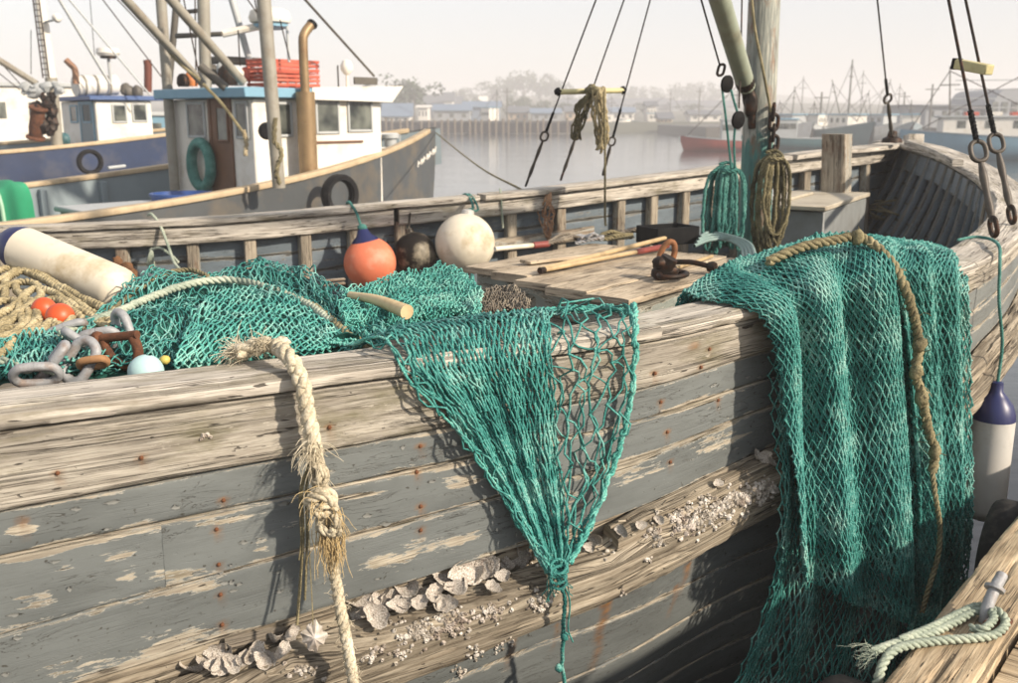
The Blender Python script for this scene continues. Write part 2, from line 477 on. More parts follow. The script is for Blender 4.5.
def m_plain(name, c, rough=.5, metal=0.0, var=.25, scale=9.0, dirt=None, dirt_amt=.5, bump=.0, spec=None, stretch=None):
    t = NT(name)
    p = t.pos(scale, scale * (stretch or 1.0))
    n = t.noise(p, 1.0, 5, .6)
    cd = tuple(np.array(c[:3]) * (1 - var)) + (1,)
    col = t.ramp(n, [(.3, cd), (.7, c)])
    if dirt is not None:
        d = t.ramp(t.noise(t.pos(scale * .55 + 1), 1.0, 6, .65), [(.50, 0), (.66, 1)])
        col = t.mix(t.math('MULTIPLY', d, dirt_amt), col, dirt)
    nb = t.bump(n, bump, 1.0) if bump else None
    if spec is None and max(c[:3]) < .06: spec = .14
    return t.fin(col, rough, nb, metal, spec)
# ------------------------------------------------------------------ water
def m_water():
    t = NT('harbour_water')
    p = t.pos(1.0)
    tc = t.n('ShaderNodeTexCoord'); mp = t.n('ShaderNodeMapping'); t.L(tc.outputs['Object'], mp.inputs[0]); mp.inputs['Scale'].default_value = (.5, 1.5, 1)
    n1 = t.noise(mp.outputs[0], 1.1, 4, .55, .3)
    n2 = t.noise(mp.outputs[0], .16, 2, .5)
    h = t.math('ADD', t.math('MULTIPLY', n1, .5), n2)
    nb = t.bump(h, .05, .55)
    return t.fin((.022, .030, .032, 1), .10, nb, spec=.5)
m = MB(); R = [0, 6, 15, 40, 100, 250, 600, 950]; n = 48
a = np.arange(n + 1) * 2 * math.pi / n
g = np.stack([np.stack([r * np.cos(a), r * np.sin(a), 0 * a], -1) for r in R])
m.grid(g, flip=True)
setp(m.build('water', m_water(), None, origin=(0, 0, 0)), kind='structure')
# ------------------------------------------------------------------ materials used on the old boat
W_CAP = m_wood('weathered_cap_timber', lin(94, 88, 80), lin(166, 158, 146), lin(208, 202, 190), stain=lin(92, 86, 54), stain_amt=.55, crack=1.0, rust=True)
W_SHEER = m_wood('weathered_sheer_timber', lin(80, 75, 68), lin(142, 135, 123), lin(186, 180, 167), stain=lin(92, 88, 56), stain_amt=.6, paint=lin(168, 162, 148), cover=.40, under=lin(190, 184, 170), rust=True)
W_GREY = m_wood('peeling_grey_paint', lin(92, 86, 76), lin(148, 139, 124), lin(186, 178, 160), paint=lin(112, 117, 116), cover=.665, under=lin(172, 170, 160), rust=True)
W_RAIL = m_wood('rotten_rail_timber', lin(60, 52, 43), lin(128, 117, 100), lin(178, 168, 149), stain=lin(50, 42, 30), stain_amt=.7, crack=1.0)
W_INNER = m_wood('blue_grey_inner_plank', lin(54, 56, 56), lin(88, 90, 88), lin(124, 122, 114), paint=lin(108, 120, 128), cover=.60, under=lin(146, 148, 146))
W_RIB = m_wood('pale_rib_timber', lin(78, 72, 64), lin(136, 127, 112), lin(176, 166, 148), stain=lin(96, 62, 36), stain_amt=.7, paint=lin(150, 150, 142), cover=.50)
W_DECK = m_wood('grey_deck_board', lin(60, 56, 50), lin(104, 98, 88), lin(140, 131, 118))
W_HATCH = m_wood('hatch_board', lin(96, 84, 70), lin(166, 150, 128), lin(204, 190, 166), stain=lin(70, 60, 46), stain_amt=.55)
W_DOCK = m_wood('dock_timber', lin(92, 78, 60), lin(160, 140, 112), lin(200, 182, 152), stain=lin(66, 54, 38), stain_amt=.4, crack=1.0)
M_RUST = m_plain('rusty_iron', lin(118, 74, 48), .85, .2, .55, 30, lin(52, 34, 26), .8, .004)
M_IRON = m_plain('dark_iron', lin(58, 52, 48), .55, .6, .4, 24, lin(92, 58, 38), .6, .002)
M_GALV = m_plain('galvanised_steel', lin(160, 162, 164), .6, .15, .3, 26, lin(118, 96, 80), .7, .004)
M_HOLE = m_plain('dark_hole', lin(26, 22, 18), .9)

# ------------------------------------------------------------------ the old boat: near (starboard) side
boat = thing('fishing_boat', 'weathered old wooden fishing boat with peeling grey paint, filling the view', 'fishing boat', (1.0, 5.5, 0))
sb_px = [(0, 403, .675), (224, 377, .665), (430, 353, .655), (640, 327, .64), (770, 300, .615), (970, 262, .575)]
pts = [AZ(x, y, CAM_H - h) for x, y, h in sb_px]
t0 = pts[0] - pts[1]
pts = [pts[0] + t0 * 1.6] + pts + [np.array([3.02, 5.75, 2.075]), np.array([3.62, 7.2, 2.15]), np.array([4.05, 8.8, 2.25]), np.array([4.22, 10.0, 2.325]), np.array([4.27, 10.62, 2.345])]
nst = 1000
SB = spline(pts, nst)
def hnorm(c, left):
    T = np.gradient(c, axis=0); T[:, 2] = 0; T = nrm(T)
    n = np.stack([T[:, 1], -T[:, 0], 0 * T[:, 0]], -1)
    return T, (-n if left else n)
ST, SN = hnorm(SB, False)
SL = np.concatenate([[0], np.cumsum(np.linalg.norm(np.diff(SB, axis=0), axis=1))])
ZT = SB[:, 2]
def off(d, bowf):
    d = np.maximum(d, 0)
    return -(0.02 * d + 0.15 * np.maximum(d - .35, 0) ** 2 + bowf * (0.20 * d + .1 * d * d))
bowf = np.clip((SL - SL[-1] + 5.5) / 5.0, 0, 1) ** 1.2 * 1.6
def hullpt(i, d, o=0.0):
    i = np.asarray(i); d = np.asarray(d, float)
    return SB[i] + SN[i] * (off(d, bowf[i]) + o)[..., None] - np.array([0, 0, 1.0]) * d[..., None]
def px_on_hull(px, py, o=0.0):
    """photo point -> (station index, drop d) on the outer side surface"""
    r = ray(px, py); d = 0.3
    for _ in range(12):
        c = SB + SN * (off(np.full(nst, d), bowf) + o)[:, None]
        cr = c[:, 0] * r[1] - c[:, 1] * r[0]
        ix = np.where(np.sign(cr[:-1]) != np.sign(cr[1:]))[0]
        if len(ix) == 0: return None
        i = ix[0]; k = np.hypot(c[i, 0], c[i, 1]) / np.hypot(r[0], r[1])
        d = ZT[i] - (CAM_H + r[2] * k)
    return i, d
SEAMS = [
    [(0, 430), (224, 402), (319, 388), (416, 374), (640, 340), (758, 319), (970, 276)],
    [(0, 508), (260, 466), (453, 426), (640, 386), (758, 355), (970, 292)],
    [(0, 556), (260, 505), (341, 485), (474, 457), (640, 419), (758, 384), (970, 314)],
    [(0, 632), (165, 589), (260, 570), (359, 538), (500, 497), (600, 464), (700, 433), (780, 408), (970, 334)],
    [(83, 683), (260, 635), (350, 604), (520, 545), (600, 516), (778, 453), (970, 353)],
    [(387, 683), (600, 593), (781, 501), (970, 393)],
    [(600, 623), (710, 578), (780, 541)],
    [(600, 667), (711, 608), (780, 572)],
]
SD = [np.zeros(nst)]
for sm in SEAMS:
    q = [px_on_hull(*p) for p in sm]
    s_ = [SL[a] for a, b in q]; d_ = [b for a, b in q]
    deg = 2 if len(s_) > 3 else 1
    pf = np.polyfit(s_, d_, deg)
    ss = np.clip(SL, s_[0] - .3, s_[-1] + .2)
    SD.append(np.polyval(pf, ss))
SD[7] = np.maximum(SD[7], SD[6] + .11); SD[8] = np.maximum(SD[8], SD[7] + .11)
for k in range(8): SD.append(SD[-1] + (0.15 if k else .14))
if __import__('os').environ.get('DBG'):
    for k, d in enumerate(SD): print('SEAM', k, np.round(d[::100], 3))
    print(np.round(SB[::100], 2))

def near_fall(V, L, sec, items, key):
    out = np.zeros(V.shape[:2])
    for it in items:
        out = np.maximum(out, it(V))
    return out
def spot(px, py, r, st=1.0, o=.0, ell=1.0, drip=0.0):
    i, d = px_on_hull(px, py, o); c = hullpt(i, d, o); T = ST[i]
    def f(V):
        D = V - c; a = D @ T; z = D[..., 2]
        rr = np.sqrt((a / (r * ell)) ** 2 + (z / r) ** 2)
        val = np.clip(1.6 - 1.6 * rr, 0, 1)
        if drip:
            wob = a + .006 * np.sin(z * 40)
            val = np.maximum(val, np.clip(1 - np.abs(wob) / (r * .8), 0, 1) * ((z < 0) & (z > -drip)) * np.clip(1 + z / drip, 0, 1) ** .6)
        return st * val
    return f
NAILS = [(224, 500), (217, 529), (221, 564), (223, 594), (226, 624), (707, 348), (698, 366), (719, 400), (421, 446), (418, 472), (424, 506), (421, 530), (662, 402), (668, 432), (671, 462), (143, 455), (330, 425), (520, 398), (60, 470), (652, 372)]
rust_f = [spot(x, y, .013, .75, ell=1.5, drip=.045) for x, y in NAILS]
rust_f += [spot(25, 520, .016, .7, drip=.06, ell=1.5), spot(606, 604, .034, 1, drip=.30), spot(514, 634, .022, .85, drip=.16), spot(689, 564, .026, .9, drip=.14), spot(678, 588, .020, .8, drip=.14), spot(600, 640, .02, .9, drip=.14), spot(560, 625, .014, .6, drip=.12), spot(690, 345, .018, .6, ell=2)]
bare_px = [(40, 600, .030, .30, 1.7), (125, 557, .018, .3, 2.2), (130, 577, .016, .3, 2), (70, 568, .014, .3, 2), (172, 574, .02, .34, 4), (262, 545, .03, .3, 1.0), (205, 587, .016, .35, 5), (95, 668, .05, .28, 2.2), (190, 640, .05, .3, 2.6), (25, 530, .016, .3, 1.8), (85, 541, .014, .35, 6), (30, 556, .012, .3, 8), (440, 545, .05, .26, 2.5), (460, 480, .03, .24, 2), (300, 520, .03, .2, 2), (395, 560, .03, .3, 3), (560, 500, .04, .28, 3), (640, 470, .05, .24, 3), (720, 440, .05, .22, 3), (230, 520, .012, .3, 9), (350, 497, .012, .3, 9), (690, 405, .02, .25, 6), (440, 468, .012, .3, 9)]
bare_f = [spot(x, y, r * 1.25, s_ * .62, ell=e * 1.3) for x, y, r, s_, e in bare_px]
ATT = dict(rust=lambda V, L, sec: near_fall(V, L, sec, rust_f, 0), bare=lambda V, L, sec: near_fall(V, L, sec, bare_f, 0))
ZUP = np.array([0, 0, 1.0])
I = np.arange(nst)
def sb_strake(k, name, mat, proud, th, rnd, seed, i0=0, i1=nst, rough=.0022, wear=.003, gap=.0025, parent=boat, nh=16, gouge=0.0):
    sl = I[i0:i1]
    a = hullpt(sl, SD[k][sl] + gap, proud); b = hullpt(sl, SD[k + 1][sl] - gap, proud)
    e2 = nrm(a - b); e1 = nrm(SN[sl] - e2 * (SN[sl] * e2).sum(-1, keepdims=True))
    H = np.linalg.norm(a - b, axis=1)
    base = (a + b) / 2 - e1 * th / 2
    m = MB().timber(base, e1, e2, th, H, rnd, 3, nh, rough, wear, seed, attr=ATT, gouge=gouge)
    return m.build(name, mat, parent)
# sheer plank and the grey strakes; some strakes are butted
BUT = lambda px, py: px_on_hull(px, py)[0]
sb_strake(1, 'sheer_plank', W_SHEER, .020, .05, .012, 1, rough=.0020, wear=.005, nh=22, gouge=.002)
for k, sd_, cut in ((2, 2, None), (3, 3, (168, 580)), (4, 4, (590, 500))):
    if cut is None: sb_strake(k, 'strake', W_GREY, 0, .04, .006, sd_, wear=.0022)
    else:
        c = BUT(*cut)
        sb_strake(k, 'strake', W_GREY, 0, .04, .006, sd_, 0, c + 1); sb_strake(k, 'strake', W_GREY, .0012, .04, .006, sd_ + 20, c, nst)
for k in range(6, 14):
    sb_strake(k, 'strake', W_GREY, 0, .04, .006, k + 1, nh=8 if k > 8 else 14)
# the recess behind the rub rail
sl = I
SDm = SD[5]
m = MB(); a = hullpt(sl, SD[5] - .002, -.030); b = hullpt(sl, SD[6] + .01, -.030)
m.grid(np.stack([a, b], 1), uv=np.stack([np.stack([SL, 0 * SL], -1), np.stack([SL, 0 * SL + .2], -1)], 1)); m.build('rail_backing', W_RAIL, boat)
# rub rail: lower log and a broken upper log that leaves a ledge for the shells
def rail(name, dlo, dhi, proud, th, i0, i1, seed, rough, gouge, tilt=0.0):
    s2 = I[i0:i1]
    a = hullpt(s2, dhi[s2], proud); b = hullpt(s2, dlo[s2], proud)
    e2 = nrm(a - b); e1 = nrm(SN[s2] - e2 * (SN[s2] * e2).sum(-1, keepdims=True))
    if tilt: 
        e1n = nrm(e1 - e2 * tilt); e2 = nrm(e2 + e1 * tilt); e1 = e1n
    H = np.linalg.norm(a - b, axis=1)
    return MB().timber((a + b) / 2 - e1 * th / 2, e1, e2, th, H, .022, 10, 22, rough, .016, seed, grain=40, gouge=gouge).build(name, W_RAIL, boat)
gapd = np.interp(SL, [SL[px_on_hull(0, 690)[0] if px_on_hull(0, 690) else 0], SL[BUT(500, 552)], SL[BUT(600, 520)], SL[BUT(640, 505)], SL[-1]], [.052, .052, .045, .022, .02])
rail('rub_rail', SD[6] - .002, SD[5] + gapd + .05, .105, .135, 0, nst, 41, .008, .012, .18)
c1 = BUT(606, 540)
rail('rub_rail', SD[5] + gapd + .052, SD[5] + gapd - .012, .075, .095, c1, nst, 43, .010, .016, .1)
# cap rail (starboard): three lengths
capw = np.interp(SL, [0, SL[BUT(640, 340)], SL[-260], SL[-1]], [.185, .20, .26, .34])
def sb_cap(i0, i1, seed, th=.066):
    s2 = I[i0:i1]; th_ = np.minimum(th, SD[1][s2] - .003)
    base = SB[s2] + SN[s2] * (.034 - capw[s2] / 2)[:, None] - ZUP * (th_ / 2)[:, None]
    return MB().timber(base, SN[s2], ZUP, capw[s2], th_, .022, 18, 9, .0030, .008, seed, grain=48, attr=ATT, gouge=.0035).build('cap_rail', W_CAP, boat)
j1 = BUT(655, 345); j2 = BUT(968, 280)
sb_cap(0, j1 + 1, 51); sb_cap(j1, j2 + 1, 52); sb_cap(j2, nst, 53)
# inner planking + ribs, starboard
def inner_line(i, d, o=-.12): return SB[i] + SN[i] * (off(np.asarray(d, float) * np.ones(np.shape(i)), bowf[i]) * .9 + o)[..., None] - ZUP * (np.asarray(d, float) * np.ones(np.shape(i)))[..., None]
for k in range(6):
    s2 = I[::4]; a = inner_line(s2, .07 + k * .155); b = inner_line(s2, .07 + (k + 1) * .155 - .004)
    e2 = nrm(a - b); e1 = nrm(-SN[s2])
    MB().timber((a + b) / 2, e1, e2, .03, np.linalg.norm(a - b, axis=1), .005, 2, 5, .002, .002, 60 + k).build('inner_plank', W_INNER, boat)
s2 = I[-420:]
a = inner_line(s2, .07, -.175); b = inner_line(s2, .26, -.165)
MB().timber((a + b) / 2, -SN[s2], nrm(a - b), .05, np.linalg.norm(a - b, axis=1), .01, 3, 8, .003, .004, 79).build('inwale', W_INNER, boat)
step_i = int(.34 / (SL[1] - SL[0]))
for i in range(20, nst - 14, step_i):
    p = [inner_line(np.array([i]), d)[0] - SN[i] * .055 for d in np.linspace(.06, 1.0, 6)]
    p = np.array(p)
    MB().timber(p, ST[i], -SN[i], .075, .075, .010, 3, 3, .003, .004, 80 + i).build('rib', W_RIB if i < nst - 330 else W_INNER, boat)

# ------------------------------------------------------------------ far (port) side
pt_px = [(0, 225, .74), (158, 218.5, .70), (260, 212, .67), (370, 202, .63), (500, 191, .575), (620, 177, .50), (726, 163.5, .42), (785, 153, .335), (851, 146, .285), (893, 140.5, .262)]
pp = [AZ(x, y, CAM_H - h) for x, y, h in pt_px]
pp = [pp[0] + (pp[0] - pp[1]) * 1.2] + pp
pp.append(SB[-1])
npt = 500
PB = spline(pp, npt)
PB[:, 2] = np.interp(np.arange(npt), np.arange(npt), np.convolve(np.pad(PB[:, 2], 12, 'edge'), np.ones(25) / 25, 'valid'))
PT, PN = hnorm(PB, True)
PLn = np.concatenate([[0], np.cumsum(np.linalg.norm(np.diff(PB, axis=0), axis=1))])
J = np.arange(npt)
pw = np.interp(PLn, [0, PLn[-1] * .7, PLn[-1]], [.17, .22, .34])
for a0, a1, sd_ in ((0, 215, 1), (216, 360, 2), (361, npt, 3)):
    s2 = J[a0:a1]
    MB().timber(PB[s2] + PN[s2] * (-pw[s2] / 2)[:, None] - ZUP * .024, -PN[s2], ZUP, pw[s2], .048, .010, 6, 3, .004, .005, 90 + sd_, gouge=.004).build('cap_rail', W_CAP, boat)
def port_in(i, d, o): return PB[i] + PN[i] * (-np.asarray(o, float) * np.ones(np.shape(i)) - .12 * np.clip((PLn[i] - PLn[-1] + 4) / 4, 0, 1) * d)[..., None] - ZUP * (np.asarray(d, float) * np.ones(np.shape(i)))[..., None]
for a0, a1, sd_ in ((0, 185, 1), (186, 350, 2), (351, npt, 3)):
    s2 = J[a0:a1]
    a = port_in(s2, .052, .135); b = port_in(s2, .175, .135)
    MB().timber((a + b) / 2, -PN[s2], ZUP, .055, .122, .012, 3, 8, .004, .005, 95 + sd_, gouge=.004).build('inwale', W_CAP, boat)
for k in range(6):
    s2 = J[::2]; a = port_in(s2, .16 + k * .15, .035); b = port_in(s2, .16 + (k + 1) * .15 - .004, .035)
    MB().timber((a + b) / 2, -PN[s2], nrm(a - b), .03, np.linalg.norm(a - b, axis=1), .005, 2, 5, .002, .002, 101 + k).build('inner_plank', W_INNER, boat)
    b2 = MB(); 
# outer skin of the far side, one strake after another, out of sight from the dock
for k in range(7):
    s2 = J[::6]; q0, q1 = .04 + k * .26, .04 + (k + 1) * .26 - .004
    taper = lambda d: -(0.02 * d + 0.13 * max(d - .35, 0) ** 2)
    a = PB[s2] + PN[s2] * taper(q0) - ZUP * q0; b = PB[s2] + PN[s2] * taper(q1) - ZUP * q1
    MB().timber((a + b) / 2, PN[s2], nrm(a - b), .03, np.linalg.norm(a - b, axis=1), .005, 2, 3, .001, .001, 120 + k).build('strake', W_GREY, boat)
rib_px = [-60, 5, 62, 121, 190, 248, 303, 352, 400, 452, 511, 560, 618, 652, 684, 712, 738, 762, 784, 805, 826, 846, 864]
def port_at(px):
    c = PB - PN * .08; cx = c[:, 0] / (c @ FWD - CAM_H * FWD[2]) * FPX + 509
    return int(np.argmin(np.abs(cx - px)))
for n_, px in enumerate(rib_px):
    i = port_at(px)
    p = np.array([port_in(np.array([i]), d, .092)[0] for d in np.linspace(.155, 1.0, 6)])
    MB().timber(p, PT[i], -PN[i], .085, .085, .012, 4, 4, .004, .006, 140 + n_).build('rib', W_RIB, boat)
i0, i1 = port_at(486), port_at(590)
s2 = J[i0:i1]; p = port_in(s2, .40, .155)
MB().timber(p, -PN[s2], ZUP, .035, .10, .008, 3, 6, .004, .006, 171).build('stringer', W_RIB, boat)
# stem post, breasthook on the bow, small rail block
stem = SB[-1]
MB().beam(stem + [0.02, .10, .06], stem + [-.05, -.25, -2.2], .16, .16, up=(0, 1, 0)).build('stem_post', W_CAP, boat)
m = MB(); k = 26
bl = PB[-k * 2::2]; br = SB[-k:]
g = np.stack([bl * (1 - u) + br[np.linspace(0, k - 1, len(bl)).astype(int)] * u for u in np.linspace(0, 1, 8)], 1); g[..., 2] += .012 - .0
m.grid(g, uv=np.stack([g[..., 0], g[..., 1]], -1)); g2 = g.copy(); g2[..., 2] -= .05; m.grid(g2, uv=np.stack([g[..., 0], g[..., 1]], -1), flip=True); m.build('breasthook', W_CAP, boat)
a = AZ(908, 142.5, 2.375); b = AZ(958, 163, 2.29)
MB().timber(spline([a, (a + b) / 2 + [0.03, 0, .0], b], 30), nrm(np.cross(b - a, ZUP)), ZUP, .07, .05, .012, 4, 4, .003, .004, 173).build('bow_chock', W_CAP, boat)
# deck boards
dk = 1.14
d0 = nrm(np.array([.86, .5, 0])); d1 = np.array([-d0[1], d0[0], 0])
from_c = np.array([0.3, 4.9, dk])
for k in range(-16, 17):
    c = from_c + d1 * k * .142
    # clip the board against both sides
    ts = np.linspace(-4.5, 7.5, 240); q = c + d0 * ts[:, None]
    def inside(q):
        si = np.argmin(np.hypot(q[:, None, 0] - SB[None, ::10, 0], q[:, None, 1] - SB[None, ::10, 1]), 1) * 10
        pi = np.argmin(np.hypot(q[:, None, 0] - PB[None, ::5, 0], q[:, None, 1] - PB[None, ::5, 1]), 1) * 5
        return (((q - SB[si]) * SN[si]).sum(1) < -.12) & (((q - PB[pi]) * PN[pi]).sum(1) < -.06)
    ok = inside(q)
    if ok.sum() < 6: continue
    t_ = ts[ok]; q = c + d0 * np.linspace(t_[0], t_[-1], 40)[:, None]
    MB().timber(q, d1, ZUP, .136, .04, .004, 3, 2, .0015, .002, 200 + k).build('deck_board', W_DECK, boat)
# nail heads
nb_me = MB().lathe([(0, .005), (.003, .0042), (.0054, .0026), (.006, -.004)], (0, 0, 0), (0, 0, 1), 9).build('nail_head', m_plain('rusty_nail', lin(124, 78, 48), .85, .1, .5, 60), None, origin=(0, 0, 0)); nb_me.parent = boat
first = True
for x, y in NAILS:
    i, d = px_on_hull(x, y, .0); o_ = .022 if d < SD[2][i] else .001
    c = hullpt(i, d, o_)
    o = nb_me if first else nb_me.copy()
    if not first: COL.objects.link(o); o.parent = boat
    first = False
    o.location = c - ORG[boat]; o.rotation_euler = Vector(SN[i]).to_track_quat('Z', 'Y').to_euler()
# ------------------------------------------------------------------ nets
def m_twine(name, c1, c2, c3, rough=.6):
    t = NT(name)
    n = t.noise(t.pos(7), 1.0, 4, .6); f = t.noise(t.pos(160), 1.0, 2, .6)
    v = t.math('ADD', t.math('MULTIPLY', n, .6), t.math('MULTIPLY', f, .4))
    col = t.ramp(v, [(.34, c1), (.5, c2), (.66, c3)])
    return t.fin(col, rough, t.bump(f, .002, .8), spec=.35)
M_NET = m_twine('teal_twine', lin(22, 80, 78), lin(62, 138, 130), lin(152, 196, 186))
M_NETB = m_twine('teal_green_twine', lin(20, 74, 72), lin(56, 130, 122), lin(150, 190, 180))
M_NETP = m_twine('pale_teal_twine', lin(36, 112, 106), lin(84, 164, 152), lin(164, 206, 192))
M_NETG = m_twine('grey_brown_twine', lin(70, 64, 56), lin(110, 102, 90), lin(150, 140, 122))
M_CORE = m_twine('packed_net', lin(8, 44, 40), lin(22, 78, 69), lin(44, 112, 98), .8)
M_ROPE = m_twine('beige_rope', lin(120, 108, 84), lin(168, 154, 124), lin(204, 192, 164), .8)
M_ROPEF = m_twine('frayed_rope', lin(140, 130, 108), lin(192, 182, 158), lin(224, 217, 198), .85)
M_FRAY = m_twine('golden_fibre', lin(150, 128, 88), lin(196, 174, 130), lin(222, 206, 170), .85)
M_ROPEO = m_twine('olive_rope', lin(58, 56, 40), lin(100, 94, 68), lin(148, 138, 106), .8)
M_ROPEP = m_twine('olive_beige_rope', lin(92, 84, 60), lin(150, 138, 106), lin(196, 184, 150), .8)
M_ROPED = m_twine('dirty_rope', lin(78, 72, 54), lin(120, 112, 84), lin(158, 148, 116), .85)
M_ROPET = m_twine('teal_rope', lin(26, 76, 72), lin(54, 112, 104), lin(104, 152, 142), .75)
M_ROPEG = m_twine('pale_green_rope', lin(108, 120, 108), lin(150, 160, 144), lin(186, 190, 172), .8)

def cr1(a, n):
    """Catmull-Rom resample of axis 0 to n uniform parameters"""
    a = np.asarray(a, float); K = len(a)
    q = np.concatenate([2 * a[:1] - a[1:2], a, 2 * a[-1:] - a[-2:-1]])
    u = np.linspace(0, K - 1 - 1e-9, n); i = u.astype(int); t = (u - i).reshape((-1,) + (1,) * (a.ndim - 1))
    p0, p1, p2, p3 = q[i], q[i + 1], q[i + 2], q[i + 3]
    return .5 * (2 * p1 + (p2 - p0) * t + (2 * p0 - 5 * p1 + 4 * p2 - p3) * t ** 2 + (3 * p1 - p0 - 3 * p2 + p3) * t ** 3)
class Surf:
    def __init__(s, ctrl, nv=140, nu=160, out=None, fold=None):
        g = cr1(np.asarray(ctrl, float), nv); g = cr1(np.swapaxes(g, 0, 1), nu); s.g = np.swapaxes(g, 0, 1)
        s.nv, s.nu = nv, nu
        n = np.cross(np.gradient(s.g, axis=1), np.gradient(s.g, axis=0)); s.n = nrm(n)
        tgt = (CAM - s.g) if out is None else np.asarray(out, float)
        fl = np.sign((s.n * tgt).sum(-1, keepdims=True)); s.n = s.n * np.where(fl == 0, 1, fl)
        if fold is not None:
            V, U = np.meshgrid(np.linspace(0, 1, nv), np.linspace(0, 1, nu), indexing='ij')
            s.g = s.g + s.n * fold(U, V)[..., None]
    def at(s, U, V, o=0.0):
        x = np.clip(U, 0, 1) * (s.nu - 1.001); y = np.clip(V, 0, 1) * (s.nv - 1.001)
        i = x.astype(int); j = y.astype(int); a = (x - i)[..., None]; b = (y - j)[..., None]
        f = lambda g: (g[j, i] * (1 - a) + g[j, i + 1] * a) * (1 - b) + (g[j + 1, i] * (1 - a) + g[j + 1, i + 1] * a) * b
        N = f(s.n)
        return f(s.g) + N * np.asarray(o)[..., None], N
def net(mb, sf, nu, nv, r=.0022, off_=0.0, jit=.12, lift=.006, seed=0, umap=None, vmap=None, sides=4, knots=True, mask=None, sag=.25):
    """knotted diamond mesh laid over a surface"""
    rg = np.random.default_rng(seed)
    j = np.arange(nv + 1)[:, None]; i = np.arange(nu + 1)[None]
    U = (i + .5 * (j % 2)) / (nu + .5) + rg.normal(0, jit * .35 / nu, (nv + 1, nu + 1)); V = j / nv + rg.normal(0, jit * .35 / nv, (nv + 1, nu + 1))
    wv = fbm(P3(U * 3 + seed, V * 3, seed * 1.7), 2); U = U + wv * .05; V = V + fbm(P3(U * 3 + 9, V * 3 + seed, 4.4), 2) * .03
    if umap is not None: U = umap(U)
    if vmap is not None: V = vmap(V)
    O = off_ + lift * (fbm(P3(U * 9, V * 9, seed + .5), 2) + rg.normal(0, .35, U.shape))
    Pn, Nn = sf.at(U, V, O)
    A = []; B = []; NA = []
    jj = np.arange(nv)
    for dj in (0, 1):
        for j0 in range(nv):
            o = j0 % 2
            ii = np.arange(nu + 1)
            i2 = ii + (dj if o else dj - 1)
            ok = (i2 >= 0) & (i2 <= nu)
            if mask is not None: ok &= mask(U[j0], V[j0])
            A.append(Pn[j0, ii[ok]]); B.append(Pn[j0 + 1, i2[ok]]); NA.append(Nn[j0, ii[ok]])
    A = np.vstack(A); B = np.vstack(B); NA = np.vstack(NA)
    D = B - A; L = np.linalg.norm(D, axis=1, keepdims=True)
    T = nrm(D); Sd = np.cross(T, NA)
    b1 = rg.normal(0, sag * .16, (len(A), 1)) * L; b2 = rg.normal(.04, sag * .16, (len(A), 1)) * L
    k1 = A + D * .3 + Sd * b1 + NA * b2; k2 = A + D * .7 + Sd * (b1 * .6 + rg.normal(0, sag * .09, (len(A), 1)) * L) + NA * b2
    mb.tubes(np.stack([A, k1, k2, B], 1), r * rg.uniform(.85, 1.15, len(A)), sides)
    if knots:
        C = Pn.reshape(-1, 3)
        if mask is not None: C = C[mask(U, V).ravel()]
        oc = np.array([[1, 0, 0], [-1, 0, 0], [0, 1, 0], [0, -1, 0], [0, 0, 1], [0, 0, -1]], float)
        f = np.array([[0, 2, 4], [2, 1, 4], [1, 3, 4], [3, 0, 4], [2, 0, 5], [1, 2, 5], [3, 1, 5], [0, 3, 5]])
        k = r * rg.uniform(1.6, 2.5, (len(C), 1, 1))
        mb.add(C[:, None] + oc[None] * k, None, (f[None] + (np.arange(len(C)) * 6)[:, None, None]).reshape(-1, 3))
    return mb
def HP(px, py, o=0.0):
    q = px_on_hull(px, py, o); i, d = q
    return hullpt(i, np.array(d), o)
def captop(px, py, o=.012):
    z = 2.0
    for _ in range(6):
        p = AZ(px, py, z); i = np.argmin(np.hypot(SB[:, 0] - p[0], SB[:, 1] - p[1])); z = ZT[i] + o
    return p
def HV(px, py, o=0.0):
    """photo point on the vertical sheet that hangs from the rail, o metres outboard"""
    r = ray(px, py); c = SB + SN * o
    cr = c[:, 0] * r[1] - c[:, 1] * r[0]; ix = np.where(np.sign(cr[:-1]) != np.sign(cr[1:]))[0]
    i = ix[0] if len(ix) else nst - 320; f = cr[i] / (cr[i] - cr[i + 1]) if len(ix) else 0
    q = c[i] + (c[i + 1] - c[i]) * f
    return CAM + r * (np.hypot(q[0], q[1]) / np.hypot(r[0], r[1]))
# -- middle net: over the rail, drawn together to a knot
def rowH(px, o): return [HP(x, y, o) for x, y in px]
R0 = [captop(x, y, .016) for x, y in [(352, 345), (392, 330), (435, 322), (478, 316), (520, 313), (560, 309), (596, 306), (630, 309)]]
Rm = [np.array(p) + np.array([-.06, .12, -.05]) for p in R0]
R1 = rowH([(408, 375), (437, 372), (468, 366), (500, 360), (532, 354), (566, 348), (602, 341), (637, 335)], .050)
R2 = rowH([(440, 408), (464, 408), (489, 404), (514, 400), (540, 395), (569, 388), (602, 380), (635, 373)], .048)
R3 = rowH([(470, 446), (489, 450), (508, 450), (527, 448), (548, 444), (571, 438), (599, 430), (628, 422)], .036)
R4 = rowH([(500, 492), (515, 498), (528, 500), (542, 500), (556, 498), (572, 493), (591, 486), (613, 474)], .034)
R5 = rowH([(529, 540), (538, 545), (546, 547), (554, 548), (562, 547), (570, 544), (579, 537), (592, 522)], .075)
R6 = rowH([(552, 571), (555, 574), (558, 576), (560, 577), (562, 577), (564, 576), (567, 573), (572, 566)], .13)
Rc = [np.array([(a[0] * .35 + b[0] * .65), (a[1] * .35 + b[1] * .65), a[2] + .034]) for a, b in zip(R0, R1)]
